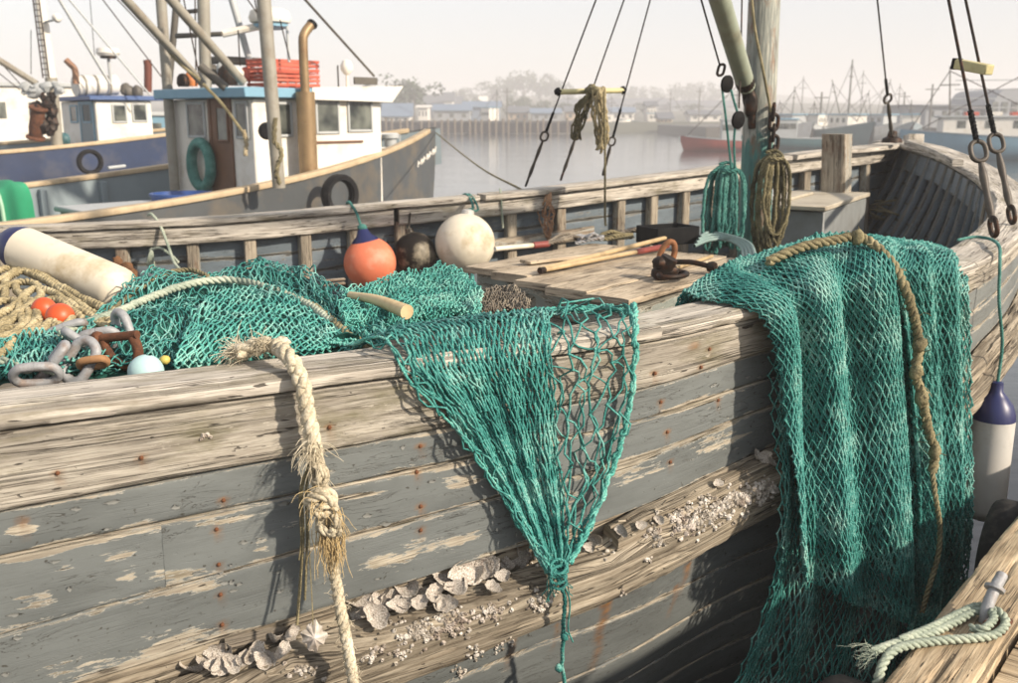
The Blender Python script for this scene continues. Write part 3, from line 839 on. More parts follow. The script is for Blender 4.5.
sf = Surf([Rm, R0, Rc, R1, R2, R3, R4, R5, R6], fold=lambda U, V: np.where(U < .72, 1, .25) * np.clip((V - .25) * 3, 0, 1) * (.010 * np.sin(U * 44 + V * 3) + .012 * fbm(P3(U * 9, V * 3, 2), 2)))
um = lambda U: np.interp(U, [0, .10, .78, .86, 1], [0, .06, .62, .74, 1])
NT_ = thing('fishing_net', 'teal fishing net hung over the near rail and gathered into a knot at its foot', 'fishing net', HP(560, 420, .03))
m = MB()
net(m, sf, 26, 27, .0034, 0, .2, .004, 1, lambda U: np.interp(U, [0, 1], [.05, .66]), sag=.3)
net(m, sf, 3, 19, .0034, .003, .6, .008, 9, lambda U: np.interp(U, [0, 1], [-.01, .10]), sag=.9)
net(m, sf, 22, 24, .0031, -.009, .3, .005, 2, lambda U: np.interp(U, [0, 1], [.08, .64]), lambda V: np.clip(V * .97, 0, 1), sag=.3)
net(m, sf, 5, 17, .0034, .002, .75, .006, 7, lambda U: np.interp(U, [0, 1], [.64, 1]), sag=1.0)
m.build('mesh', M_NET, NT_, angle=None)
# edge cords and the knot
ed = MB(); 
e1_ = [sf.at(np.array(1.0), np.array(v), .004)[0] for v in np.linspace(.10, .99, 16)]
ed.rope(spline(e1_, 160), .0095, jit=.014); ed.rope(spline([q + rng.normal(0, .004, 3) for q in e1_], 160), .006, jit=.016, phase=4); e2_ = [sf.at(np.array(.0), np.array(v), .004)[0] for v in np.linspace(.14, .99, 16)]
ed.rope(spline(e2_, 120), .0040, jit=.004)
e3_ = [sf.at(np.array(u), np.array(.125), .006)[0] for u in np.linspace(.55, 1.0, 10)]
ed.rope(spline(e3_, 80), .0075, jit=.012); ed.rope(spline([q + [0, .012, .006] for q in e3_], 80), .006, jit=.016, phase=2)
ed.build('edge_cord', M_NETP, NT_, angle=None)
kn = MB(); kc = HP(561, 574, .14)
for k in range(5):
    a = np.linspace(0, 2 * math.pi, 16); ti = k * .7
    kn.rope(spline(kc + np.stack([np.cos(a) * .024, .016 * np.sin(a + ti), .018 * np.sin(a) * np.cos(ti) + .012 * (k - 2)], -1), 40), .0052)
tail = [kc + [0, 0, -.01], HP(566, 600, .15), HP(565, 625, .135), HP(566, 640, .13), HP(563, 662, .12), HP(565, 684, .12)]
kn.rope(spline(tail, 70), .0072, jit=.004)
kn.blob(HP(566, 636, .135), (.014, .014, .016), 9, 6, .5, 3); kn.blob(HP(561, 668, .125), (.013, .012, .015), 9, 6, .5, 5)
kn.rope(spline([kc, HP(572, 600, .16), HP(571, 628, .15), HP(574, 642, .15)], 40), .003)
for k in range(14):
    a = rng.uniform(0, 6.28); e = kc + [.05 * math.cos(a), .01, -.05 - .05 * rng.random()]
    kn.tubes(spline([kc + rng.normal(0, .012, 3), (kc + e) / 2 + rng.normal(0, .012, 3), e], 8), .0018, 4)
kn.build('knot_tail', M_NET, NT_, angle=None)

# -- big net: thick bundle over the rail, hanging in folds
NB = thing('fishing_net', 'large thick teal green net hanging in long folds over the rail', 'fishing net', HV(860, 430, .1))
def drape(rows, os_, fold):
    g = [[HV(x, y, o) for x, y in r] for r, o in zip(rows, os_)]
    r0 = [np.array(p) + np.array([-.10, .16, -.30]) for p in g[0]]
    rm = [np.array(p) + np.array([-.05, .08, -.02]) for p in g[0]]
    return Surf([r0, rm] + g, fold=fold)
A_rows = [[(700, 297), (728, 278), (757, 265), (790, 254), (825, 245), (858, 240), (890, 243), (915, 246)],
          [(760, 313), (780, 302), (800, 293), (822, 284), (846, 276), (872, 270), (896, 267), (915, 266)],
          [(774, 358), (792, 352), (811, 347), (832, 343), (855, 339), (880, 335), (903, 331), (922, 330)],
          [(778, 430), (798, 430), (818, 428), (840, 426), (863, 423), (888, 420), (910, 417), (930, 415)],
          [(784, 495), (805, 505), (826, 510), (848, 514), (872, 516), (896, 514), (916, 508), (934, 498)],
          [(789, 558), (811, 582), (834, 596), (858, 606), (881, 613), (903, 618), (919, 608), (933, 586)]]
foldA = lambda U, V: np.clip((V - .2) * 3, .15, 1) * (.050 * np.sin(U * 17 + 1.6 * V + 3 * vnoise(P3(U * 2, V * 2, 1))) + .010 * np.sin(U * 39 + 2 * V) + .02 * fbm(P3(U * 6, V * 2.2, 7), 2))
sfA = drape(A_rows, [-.12, .085, .11, .125, .19, .20], foldA)
m = MB()
net(m, sfA, 44, 64, .0034, 0, .2, .003, 11, sag=.3); net(m, sfA, 37, 55, .0033, -.010, .25, .005, 12, sag=.3); net(m, sfA, 56, 70, .0028, -.005, .3, .004, 14, sag=.4)
m.build('front_fold', M_NETB, NB, angle=None)
C_rows = [[(890, 244), (910, 245), (930, 247), (948, 251), (962, 263)], [(895, 268), (915, 264), (935, 264), (953, 268), (967, 284)],
          [(905, 330), (922, 328), (938, 328), (955, 330), (970, 338)], [(912, 415), (927, 413), (943, 411), (957, 413), (971, 422)],
          [(918, 500), (930, 498), (945, 495), (958, 495), (972, 500)], [(915, 590), (930, 585), (944, 575), (957, 565), (970, 555)], [(905, 645), (922, 640), (938, 630), (950, 615), (962, 600)]]
sfC = drape(C_rows, [-.13, .075, .095, .11, .17, .16, .14], lambda U, V: np.clip((V - .2) * 3, .15, 1) * (.018 * np.sin(U * 17 + 2) + .012 * fbm(P3(U * 5, V * 3, 9), 2)))
m = MB(); net(m, sfC, 18, 66, .0034, 0, .2, .003, 21, sag=.3); net(m, sfC, 15, 56, .0033, -.010, .25, .005, 22, sag=.3); net(m, sfC, 23, 72, .0028, -.005, .3, .004, 24, sag=.4)
m.build('side_fold', M_NETB, NB, angle=None)
B_rows = [[(774, 358), (800, 352), (840, 345), (880, 335), (920, 330), (965, 335)], [(776, 430), (802, 432), (840, 430), (880, 425), (920, 420), (968, 420)],
          [(781, 500), (806, 505), (842, 505), (880, 505), (920, 500), (968, 500)], [(768, 590), (800, 600), (840, 605), (880, 605), (925, 600), (962, 590)], [(732, 692), (775, 702), (825, 706), (875, 706), (925, 690), (955, 650)], [(700, 770), (760, 790), (825, 800), (880, 800), (930, 780), (950, 720)]]
g = [[HV(x, y, o) for x, y in r] for r, o in zip(B_rows, [.05, .06, .14, .12, .10, .10])]
sfB = Surf(g, fold=lambda U, V: .018 * np.sin(U * 31 + 2 * V) + .02 * fbm(P3(U * 5, V * 2, 3), 2))
m = MB(); net(m, sfB, 40, 44, .0033, 0, .2, .005, 31, sag=.25); net(m, sfB, 26, 38, .0032, -.018, .2, .006, 32)
m.build('back_fold', M_NETB, NB, angle=None)
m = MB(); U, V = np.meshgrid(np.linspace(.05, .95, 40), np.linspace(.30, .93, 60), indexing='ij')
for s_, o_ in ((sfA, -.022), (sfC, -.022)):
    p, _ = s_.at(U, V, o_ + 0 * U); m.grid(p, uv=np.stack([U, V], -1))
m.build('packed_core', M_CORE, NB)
# rope over the big net
rp = [(768, 262), (800, 248), (830, 241), (858, 237), (876, 246), (893, 265), (906, 290), (914, 318), (919, 345), (916, 372), (922, 398), (927, 425), (935, 452), (932, 472)]
oo = np.interp(np.arange(len(rp)), [0, 3, 6, 13], [-.07, -.03, .155, .20])
pth = spline([HV(x, y, o) for (x, y), o in zip(rp, oo)], 260)
o = MB().rope(pth, .0185, .08, jit=.005)
for c in (3, 8, 9, 10, 12): o.blob(HV(*rp[c], oo[c] + .008), (.024, .022, .028), 10, 7, .8, c)
pth2 = spline([HV(932, 470, .20), HV(936, 500, .255), HV(940, 530, .27), HV(937, 560, .275), HV(928, 590, .275), HV(922, 612, .26)], 120)
o.rope(pth2, .0105)
for k in range(40):
    i = rng.integers(60, 255); a = pth[i]; e = a + rng.normal(0, .028, 3)
    o.tubes(spline([a, (a + e) / 2 + rng.normal(0, .01, 3), e], 6), .0016, 4)
setp(o.build('rope', M_ROPED, angle=None), 'dirty twisted rope with lumps running down over the large teal net', 'rope')

# -- the heap inside the boat
hY = lambda y: float(np.interp(y, [235, 262, 285, 310, 340, 365, 385], [4.75, 4.25, 3.85, 3.45, 3.05, 2.86, 2.76]))
def HE(px, py, lift=0.0):
    p = AY(px, py, hY(py) + .10 * max(0.0, (px - 150) / 200)); v = CAM - p; return p + v / np.linalg.norm(v) * lift
def heap(rows, os_=None): return [[HE(x, y, 0 if os_ is None else os_[k]) for x, y in r] for k, r in enumerate(rows)]
def net_heap(name, label, rows, lifts, specs, mat, group=None, fold=None, sag=.4, lift=.008, jit=.25):
    s_ = Surf(heap(rows, lifts), fold=fold)
    t = thing(name, label, 'fishing net', s_.g.reshape(-1, 3).mean(0), group)
    m = MB()
    for k, (nu, nv, r, o) in enumerate(specs): net(m, s_, nu, nv, r, o, jit, lift, 40 + k + nu, sag=sag)
    m.build('mesh', mat, t, angle=None)
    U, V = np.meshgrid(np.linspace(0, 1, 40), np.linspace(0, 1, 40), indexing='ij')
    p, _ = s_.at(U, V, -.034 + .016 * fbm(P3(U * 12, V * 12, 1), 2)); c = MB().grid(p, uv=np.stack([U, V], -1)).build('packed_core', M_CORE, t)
    return s_
lump = lambda a, f, sd_: (lambda U, V: a * fbm(P3(U * f, V * f, sd_), 3))
net_heap('fishing_net', 'dark teal net heaped loosely under the pale rope, behind the bright mound', [
    [(92, 318), (130, 288), (165, 270), (205, 268), (240, 264), (270, 262), (303, 274), (345, 300), (388, 330)],
    [(88, 335), (125, 308), (160, 290), (205, 285), (245, 280), (280, 280), (315, 293), (350, 315), (385, 338)],
    [(90, 352), (125, 335), (165, 322), (205, 310), (250, 305), (290, 308), (322, 318), (352, 330), (380, 344)],
    [(60, 372), (125, 362), (165, 356), (205, 350), (250, 345), (290, 342), (325, 340), (352, 342), (378, 347)]],
    [0, .03, .03, 0], [(34, 22, .0030, 0), (28, 18, .0028, -.014)], M_NET, fold=lump(.085, 5, 3.3), sag=.6, lift=.012)
net_heap('fishing_net', 'bright teal net mound with open meshes right behind the frayed rope', [
    [(192, 312), (215, 296), (240, 289), (262, 287), (285, 292), (310, 304), (335, 320), (352, 335)],
    [(185, 330), (212, 312), (238, 306), (262, 305), (287, 309), (312, 318), (337, 330), (354, 340)],
    [(180, 346), (208, 334), (236, 328), (262, 328), (288, 331), (314, 336), (338, 341), (354, 345)],
    [(174, 362), (204, 360), (234, 357), (262, 353), (290, 350), (316, 348), (338, 346), (354, 347)]],
    [.04, .08, .10, .06], [(24, 17, .0033, 0), (19, 13, .0030, -.016)], M_NETP, fold=lump(.02, 3, 8.3), sag=.35, lift=.004, jit=.2)
net_heap('fishing_net', 'fluffy teal net bundle lying in front of the orange and white buoys', [
    [(345, 300), (372, 288), (395, 281), (418, 280), (442, 270), (463, 277), (476, 296)],
    [(340, 312), (370, 300), (396, 292), (420, 290), (444, 282), (466, 290), (480, 305)],
    [(340, 322), (370, 315), (398, 308), (424, 304), (446, 299), (468, 304), (482, 313)],
    [(345, 332), (372, 328), (400, 324), (426, 320), (448, 317), (470, 317), (486, 318)]],
    [0, .05, .05, 0], [(36, 22, .0022, 0), (34, 20, .0022, .012), (30, 20, .0022, .025), (30, 20, .0022, -.02)], M_NETP, fold=lump(.05, 5, 5.3), sag=.8, lift=.012)
net_heap('fishing_net', 'small grey brown net bundle beside the corner of the wooden hatch', [
    [(478, 300), (490, 290), (503, 287), (517, 291), (527, 302)], [(476, 308), (490, 300), (504, 297), (518, 300), (529, 308)], [(478, 318), (492, 313), (505, 311), (518, 312), (529, 316)]],
    [0, .04, 0], [(22, 12, .0026, 0), (20, 12, .0026, .012), (18, 10, .0026, -.015)], M_NETG, fold=lump(.03, 6, 2.3))
net_heap('fishing_net', 'dark tangle of teal twine below the beige rope pile, beside the grey chain', [
    [(-30, 352), (0, 345), (30, 340), (60, 335), (95, 328)], [(-30, 362), (0, 357), (32, 352), (64, 348), (98, 344)], [(-30, 384), (0, 380), (34, 376), (68, 370), (102, 366)]],
    [0, .02, 0], [(20, 9, .0030, 0), (18, 8, .0030, .014), (18, 8, .0028, -.014)], M_NET, fold=lump(.05, 5, 6.3))
# ropes on the heap
t = thing('rope_pile', 'pile of tangled beige ropes heaped under the white fender', 'rope pile', HE(40, 320))
lines = [[(5, 300), (6, 280), (25, 271), (45, 277), (65, 290), (82, 300), (100, 308), (116, 318)], [(-20, 300), (10, 285), (18, 292), (26, 303), (28, 320), (15, 332), (0, 338), (-20, 345)],
         [(-20, 332), (0, 324), (15, 315), (28, 306), (40, 296), (37, 285), (20, 282), (0, 290), (-15, 300)], [(-20, 322), (0, 314), (14, 306), (24, 296), (36, 288), (57, 295), (75, 307), (95, 318), (110, 330)],
         [(-20, 358), (0, 346), (15, 336), (32, 326), (36, 314), (30, 300)], [(-20, 368), (0, 354), (12, 344), (28, 334), (44, 326), (60, 328), (72, 318), (66, 304), (50, 300), (38, 308), (38, 322)],
         [(46, 300), (60, 300), (74, 312), (86, 322), (100, 326), (118, 322)], [(60, 286), (78, 296), (96, 304), (112, 310), (122, 314)], [(-10, 275), (10, 268), (30, 273), (50, 283), (70, 297), (90, 312)],
         [(-20, 310), (-5, 303), (12, 300), (20, 310), (10, 322), (-10, 330)], [(40, 332), (52, 322), (66, 330), (80, 330), (96, 334)], [(-20, 292), (-5, 282), (8, 276), (16, 270)], [(70, 322), (84, 312), (100, 316), (112, 324)], [(-15, 342), (5, 330), (22, 326), (20, 314)]]
for k, l in enumerate(lines):
    q = spline([HE(x, y, .02 + .010 * (k % 4)) for x, y in l], 90)
    MB().rope(q, .0155, .075, jit=.006, phase=k).build('rope', M_ROPEP, t, angle=None)
q = spline([HE(x, y, .07) for x, y in [(60, 335), (90, 322), (118, 312), (140, 302), (165, 292), (190, 284), (215, 280), (240, 281), (262, 286), (285, 294), (310, 306), (332, 322)]], 160)
setp(MB().rope(q, .0165, .085, jit=.004).build('rope', M_ROPEG, angle=None), 'pale twisted rope lying across the teal net heap', 'rope')
q = spline([HE(x, y, .06) for x, y in [(100, 322), (125, 300), (150, 282), (172, 272), (190, 270), (208, 276)]], 90)
setp(MB().rope(q, .011, jit=.004).build('rope', M_ROPED, angle=None), 'thin brownish rope curving up over the back of the net heap by the bulwark', 'rope')
q = spline([HE(x, y, .05) for x, y in [(302, 300), (320, 312), (340, 328), (358, 342), (372, 346)]], 60)
setp(MB().rope(q, .017, jit=.008).build('rope', M_ROPED, angle=None), 'short brown rope end in the gap between two teal net heaps', 'rope')
q = spline([HE(x, y, .05) for x, y in [(-20, 366), (5, 362), (22, 369), (40, 366), (56, 372)]], 60)
setp(MB().rope(q, .014, jit=.006).build('rope', M_ROPEG, angle=None), 'grey rope end on the near rail at the foot of the rope pile', 'rope')
# ------------------------------------------------------------------ ray casts on the built hull
from mathutils.bvhtree import BVHTree
def bvh_of(obs):
    vs = []; fs = []; n = 0
    for o in obs:
        me = o.data; M_ = Vector(ORG[o] if o.parent is None else ORG[o.parent])
        vs += [v.co + M_ for v in me.vertices]; fs += [[i + n for i in p.vertices] for p in me.polygons]; n += len(me.vertices)
    return BVHTree.FromPolygons(vs, fs)
hull_bvh = bvh_of([o for o in boat.children if o.name.split('.')[0] in ('sheer_plank', 'strake', 'rub_rail', 'cap_rail', 'rail_backing') and o.type == 'MESH'])
def HIT(px, py, lift=0.0):
    r = nrm(ray(px, py)); h = hull_bvh.ray_cast(Vector(CAM), Vector(r))
    if h[0] is None: return None, None
    n = np.array(h[1]); n = n if n @ r < 0 else -n
    return np.array(h[0]) + n * lift, n
def frame_n(n, spin=0.0):
    z = nrm(n); ref = np.array([0, 0, 1.0]) if abs(z[2]) < .9 else np.array([1.0, 0, 0])
    x = nrm(np.cross(ref, z)); y = np.cross(z, x)
    return np.array([x * math.cos(spin) + y * math.sin(spin), -x * math.sin(spin) + y * math.cos(spin), z])
def place(o, p, R):
    o.matrix_world = Matrix([[R[0][0], R[1][0], R[2][0], p[0]], [R[0][1], R[1][1], R[2][1], p[1]], [R[0][2], R[1][2], R[2][2], p[2]], [0, 0, 0, 1]])

# ------------------------------------------------------------------ frayed rope over the near rail
M_SHELL = None
hp = [captop(238, 353, .035), captop(256, 346, .05), captop(274, 346, .05), captop(288, 356, .045), HV(298, 372, .055), HV(304, 392, .075), HV(309, 420, .078), HV(315, 452, .075), HV(320, 485, .075), HV(324, 515, .085), HV(330, 550, .08), HV(336, 582, .085), HV(343, 622, .125), HV(350, 660, .145), HV(355, 700, .145)]
fr = thing('rope', 'thick frayed beige rope hanging over the near rail with loose golden fibres', 'rope', hp[6])
pth = spline(hp, 420)
cut = int(420 * .56)
m = MB(); m.rope(pth[:cut], .0225, .11, jit=.003, sides=7); m.rope(spline(pth[cut - 20:], 240), .0165, .075, jit=.002, sides=7)
for k in range(900):   # surface fuzz
    i = rng.integers(2, 418); a = pth[i] + nrm(rng.normal(size=3)) * .018; e = a + rng.normal(0, .009, 3) + [0, 0, -.004]
    m.tubes(np.stack([a, (a + e) / 2 + rng.normal(0, .003, 3), e]), .0007, 3)
m.build('twisted_rope', M_ROPEF, fr, angle=None)
def tuft(mb, c, dirs, n, ln, sp, r=.0011, droop=.35):
    P = []
    for k in range(n):
        d = nrm(np.asarray(dirs[rng.integers(len(dirs))]) + rng.normal(0, sp, 3)); L_ = ln * rng.uniform(.4, 1.2)
        a = c + rng.normal(0, .012, 3); p = [a]
        for q in range(1, 7):
            d = nrm(d + np.array([0, 0, -droop / 3]) + rng.normal(0, .16, 3)); p.append(p[-1] + d * L_ / 6)
        P.append(np.array(p))
    mb.tubes(np.array(P), np.linspace(1, .5, 7)[None] * r * np.ones((n, 1)), 4)
CA = -nrm(ray(320, 480)); LEFT = np.array([-.9, -.3, 0]); RIGHT = np.array([.85, .3, 0])
m = MB()
tuft(m, HV(312, 447, .09), [LEFT + CA * .4, RIGHT + CA * .4, LEFT * .6 + CA - [0, 0, .4], [0, -.3, -1]], 60, .075, .35, .0013, .9)
tuft(m, HV(318, 466, .09), [LEFT * .5 + CA - [0, 0, .5], RIGHT * .5 - [0, 0, 1]], 34, .07, .3, .0013, .9)
tuft(m, captop(240, 352, .03), [LEFT + [0, 0, .1], LEFT + CA * .6, [-.3, .4, .6]], 260, .05, .5)
tuft(m, captop(262, 346, .055), [[0, 0, 1], CA, LEFT], 160, .03, .6)
for k in range(7):
    q = captop(240 + 7 * k, 352 - 1.5 * k, .03); m.blob(q, (.022, .022, .017), 12, 8, 1.0, k)
def kloop(c, R, r, n, sd_):
    rg = np.random.default_rng(sd_)
    for k in range(n):
        ax = frame_n(rg.normal(size=3)); a = np.linspace(0, 2 * math.pi * .95, 22)
        m.rope(spline(c + (P3(np.cos(a), np.sin(a), .25 * np.sin(2 * a + k)) * R * rg.uniform(.75, 1.1)) @ ax, 60), r, r * 6, sides=6)
kloop(HV(322, 502, .105), .034, .013, 4, 3); kloop(HV(318, 474, .10), .028, .010, 3, 5); kloop(HV(330, 524, .105), .030, .012, 3, 7)
setp(m.build('frayed_strands', M_ROPEF, fr, angle=None), kind='stuff')
m = MB()
tuft(m, HV(332, 512, .10), [RIGHT + CA - [0, 0, .5], [.2, -.2, -1], RIGHT * .5 - [0, 0, 1]], 46, .08, .25, .0012, 1.1)
tuft(m, HV(324, 532, .10), [LEFT * .1 - [0, 0, 1], [0, -.1, -1]], 50, .12, .07, .0012, .9)
tuft(m, HV(337, 535, .10), [[.05, -.1, -1]], 60, .10, .08, .0012, .9)
tuft(m, HV(318, 500, .11), [LEFT + CA, CA], 26, .07, .4, .0012, 1.0)
setp(m.build('golden_fibres', M_FRAY, fr, angle=None), kind='stuff')
m = MB()
for k, (x0, x1, y1) in enumerate(((302, 297, 625), (306, 305, 600), (300, 299, 560))):
    m.rope(spline([HV(310, 462, .085), HV(x0, 490, .07), HV(x0 + 1, 540, .06), HV(x1, y1, .07)], 90), .0045 - .001 * k)
m.build('loose_strand', M_ROPED, fr, angle=None)

# ------------------------------------------------------------------ shells and barnacles on the rub rail
def m_shell():
    t = NT('oyster_shell')
    n = t.noise(t.pos(24), 1.0, 5, .6); big = t.noise(t.pos(9), 1.0, 3, .5)
    col = t.ramp(n, [(.28, lin(70, 62, 54)), (.42, lin(148, 140, 128)), (.66, lin(214, 209, 200))])
    col = t.mix(t.ramp(big, [(.5, 0), (.7, .4)]), col, lin(140, 116, 104))
    return t.fin(col, .5, t.bump(n, .003, .8), spec=.4)
M_SHELL = m_shell()
def shell_mesh(sd_):
    rg = np.random.default_rng(sd_); n = 26; k = 9
    th = np.linspace(0, 2 * math.pi, n, endpoint=False); ro = np.linspace(.04, 1, k)
    ph = rg.uniform(0, 6, 4)
    rad = 1 + .13 * np.sin(2 * th + ph[0]) + .10 * np.sin(3 * th + ph[1]) + .06 * np.sin(7 * th + ph[2]) + .035 * np.sin(12 * th + ph[3])
    X = ro[None] * rad[:, None] * np.cos(th)[:, None] + .35 * (1 - ro[None]); Y = .68 * ro[None] * rad[:, None] * np.sin(th)[:, None]
    Zb = .46 * ro[None] ** 2 * (1 + .25 * np.sin(th + ph[1]))[:, None] + .035 * np.sin(ro[None] * 22 + 2 * np.sin(3 * th)[:, None]) + .07 * ro[None] ** 2 * np.sin(7 * th + ph[2])[:, None]
    top = P3(X, Y, Zb); bot = P3(X * .98, Y * .98, Zb - .07 - .08 * (1 - ro[None]))
    m = MB(); m.grid(top, closed_u=True); m.grid(bot, closed_u=True, flip=True)
    rim = np.stack([bot[:, -1], top[:, -1]], 1); m.grid(rim, closed_u=True)
    m.v = [v_ * .5 for v_ in m.v]
    return m
SHELLS = [(205, 662, 22), (225, 652, 27), (250, 655, 25), (272, 646, 32), (288, 640, 20), (221, 668, 22), (273, 660, 18), (291, 631, 16), (361, 606, 26), (377, 601, 24), (392, 603, 30), (362, 618, 22), (379, 621, 30), (398, 611, 22), (410, 591, 34), (430, 600, 26), (448, 607, 24), (443, 583, 36), (458, 594, 24), (470, 572, 42), (487, 568, 34), (501, 569, 26), (491, 594, 20), (504, 580, 18), (405, 606, 20), (518, 556, 22), (599, 540, 17), (624, 533, 16), (755, 460, 15), (765, 458, 17), (717, 486, 12), (768, 466, 14), (190, 672, 22), (240, 664, 18), (420, 606, 20), (212, 672, 20), (234, 667, 22), (262, 665, 20), (281, 655, 20), (369, 612, 22), (385, 610, 20), (402, 600, 22), (417, 597, 24), (436, 592, 24), (452, 588, 26), (463, 582, 28), (478, 580, 24), (495, 574, 24), (440, 609, 18), (470, 590, 20), (511, 566, 20), (526, 560, 18), (640, 528, 13), (590, 548, 14), (660, 522, 12)]
sh_src = []; shl = []
for k, (x, y, sz) in enumerate(SHELLS):
    p, n = HIT(x, y)
    if p is None: continue
    if k < 6:
        o = shell_mesh(k).build('oyster_shell', M_SHELL, None, origin=(0, 0, 0), angle=60); sh_src.append(o.data)
    else:
        o = bpy.data.objects.new('oyster_shell', sh_src[k % 6]); COL.objects.link(o)
    dep = np.linalg.norm(p - CAM); s_ = sz / FPX * dep * .95
    nn = nrm(-ray(x, y) * .9 + np.array([0, 0, .5]) + rng.normal(0, .38, 3)); R = frame_n(nn, rng.uniform(-.8, .8) + (0 if k % 2 else 3.1))
    if k == 19: R = frame_n(nrm(np.array([.3, -.9, .35])), .3)
    place(o, p + nn * s_ * .22 + np.array([0, 0, .004]), R * s_)
    shl.append((x, o))
shl.sort(key=lambda q: q[0])
grp = dict(a=[o for x, o in shl if x < 320][::-1], b=[o for x, o in shl if 320 < x < 530], c=[o for x, o in shl if x > 530])
for k, tx in (('a', 'left of the frayed rope'), ('b', 'right of the frayed rope'), ('c', 'right of the gathered net knot')):
    for i, o in enumerate(grp[k]): setp(o, 'oyster shell on the rub rail ledge, ' + ORD[i] + ' ' + tx, 'shell', 'oyster shells on the rub rail ' + tx)
# the shell hung on a string
p = HV(314, 636, .13)
hs = thing('hanging_shell', 'pale pointed shell dangling on a string beside the frayed rope', 'shell', p)
m = MB(); th = np.linspace(0, 2 * math.pi, 30, endpoint=False); ro = np.linspace(.02, 1, 8)
rad = 1 + .10 * np.sin(9 * th) + .12 * np.sin(4 * th + 1)
R = frame_n(nrm(np.array([.25, -.93, .2])))
for sgn in (1, -1):
    X = ro[None] * (rad * np.sin(th) * .62)[:, None]; Y = ro[None] * (rad * np.cos(th))[:, None] * .75 + .0; Zb = sgn * (.42 * (1 - ro[None] ** 1.2) + .04 * np.sin(9 * th)[:, None] * ro[None])
    m.grid((P3(X, Y, Zb) * .052) @ R + p, closed_u=True, flip=sgn < 0)
m.build('shell', M_SHELL, hs, angle=60)
MB().tubes(spline([p + [0, -.005, .035], HV(312, 600, .11), HV(309, 540, .085), HV(308, 480, .08)], 20), .0016, 5).build('string', M_ROPED, hs)
# barnacles
m = MB(); nb = 0
def barn(p, n, s_):
    R = frame_n(nrm(n + rng.normal(0, .25, 3)), rng.uniform(0, 6)); k = 7; a = np.arange(k) * 2 * math.pi / k
    w_ = 1 + rng.normal(0, .12, k)
    rings = [P3(np.cos(a) * r_ * w_, np.sin(a) * r_ * w_, z + 0 * a) for r_, z in ((1, -.1), (.85, .35), (.52, .85), (.38, .80), (.2, .35))]
    V = np.concatenate(rings) * s_ @ R + p
    j = np.arange(k); q = np.concatenate([np.stack([r_ * k + j, r_ * k + (j + 1) % k, (r_ + 1) * k + (j + 1) % k, (r_ + 1) * k + j], -1) for r_ in range(4)])
    m.add(V, q)
CL = [(420, 632, 28, 12, 90), (455, 622, 22, 12, 80), (490, 612, 14, 8, 40), (538, 605, 12, 9, 30), (460, 672, 6, 6, 14), (475, 652, 8, 6, 14), (497, 648, 5, 4, 8), (510, 640, 4, 4, 5), (690, 520, 20, 12, 90), (715, 508, 16, 12, 80), (740, 498, 14, 12, 80), (765, 490, 8, 10, 50), (655, 537, 8, 10, 24), (650, 560, 4, 4, 6), (622, 595, 4, 6, 6), (372, 655, 10, 8, 20), (305, 672, 14, 8, 20), (545, 560, 14, 8, 16), (590, 548, 20, 10, 14), (400, 655, 8, 8, 16), (205, 437, 5, 3, 5)]
for x, y, sx, sy, n_ in CL:
    for k in range(n_):
        p, n = HIT(x + rng.normal(0, sx * .6), y + rng.normal(0, sy * .55) - 0.0)
        if p is None: continue
        barn(p, n, rng.uniform(.0035, .0085) * (1.35 if x > 630 else 1.1)); nb += 1
setp(m.build('barnacles', M_SHELL, boat, angle=50), kind='stuff')
# splinters and rotten crumbs on the rail
m = MB()
for k in range(130):
    x = rng.uniform(180, 780); y0 = np.interp(x, [180, 350, 520, 600, 778], [668, 612, 556, 526, 464]); y = y0 + rng.uniform(-2, 40)
    p, n = HIT(x, y)
    if p is None: continue
    i = int(np.argmin(np.abs(SB[:, 0] - p[0]))); d = nrm(ST[i] + rng.normal(0, .22, 3)); L_ = rng.uniform(.01, .05); u = nrm(n + rng.normal(0, .3, 3))
    m.box(p + n * .002, (L_, rng.uniform(.003, .008), rng.uniform(.002, .005)), np.array([d, nrm(np.cross(u, d)), nrm(np.cross(d, np.cross(u, d)))]), .001)
setp(m.build('splinters', W_RAIL, boat), kind='stuff')
# curled paint flakes
M_FLAKE = m_plain('paint_flake', lin(142, 144, 140), .6, 0, .25, 40)
m = MB()
for k in range(46):
    x = rng.uniform(5, 760); lo = np.interp(x, [0, 260, 640, 760], [515, 470, 392, 362]); hi = np.interp(x, [0, 260, 600, 760], [676, 622, 506, 450])
    if 440 < x < 640 and rng.random() < .8: continue
    p, n = HIT(x, rng.uniform(lo, hi))
    if p is None: continue
    i = int(np.argmin(np.abs(SB[:, 0] - p[0]))); R = np.array([ST[i], np.cross(n, ST[i]), n])
    a_, b_ = rng.uniform(.006, .022), rng.uniform(.004, .010); u = np.linspace(-1, 1, 6); v = np.linspace(-1, 1, 4)
    U, V = np.meshgrid(u, v, indexing='ij'); w_ = 1 + .35 * vnoise(P3(U * 2 + k, V * 2, k))
    sq = np.sqrt(np.maximum(0, 1 - .55 * V ** 2)); G = P3(U * a_ * w_ * sq + .4 * a_ * vnoise(P3(U * 3, V * 3, k + .5)), V * b_ * w_ * (1 - .6 * U ** 2) + .5 * b_ * vnoise(P3(U * 3 + 5, V * 3, k)), .0012 + .35 * b_ * np.maximum(0, V + .2) ** 2)
    m.grid(G @ R + p)
setp(m.build('paint_flakes', M_FLAKE, boat, angle=None), kind='stuff')

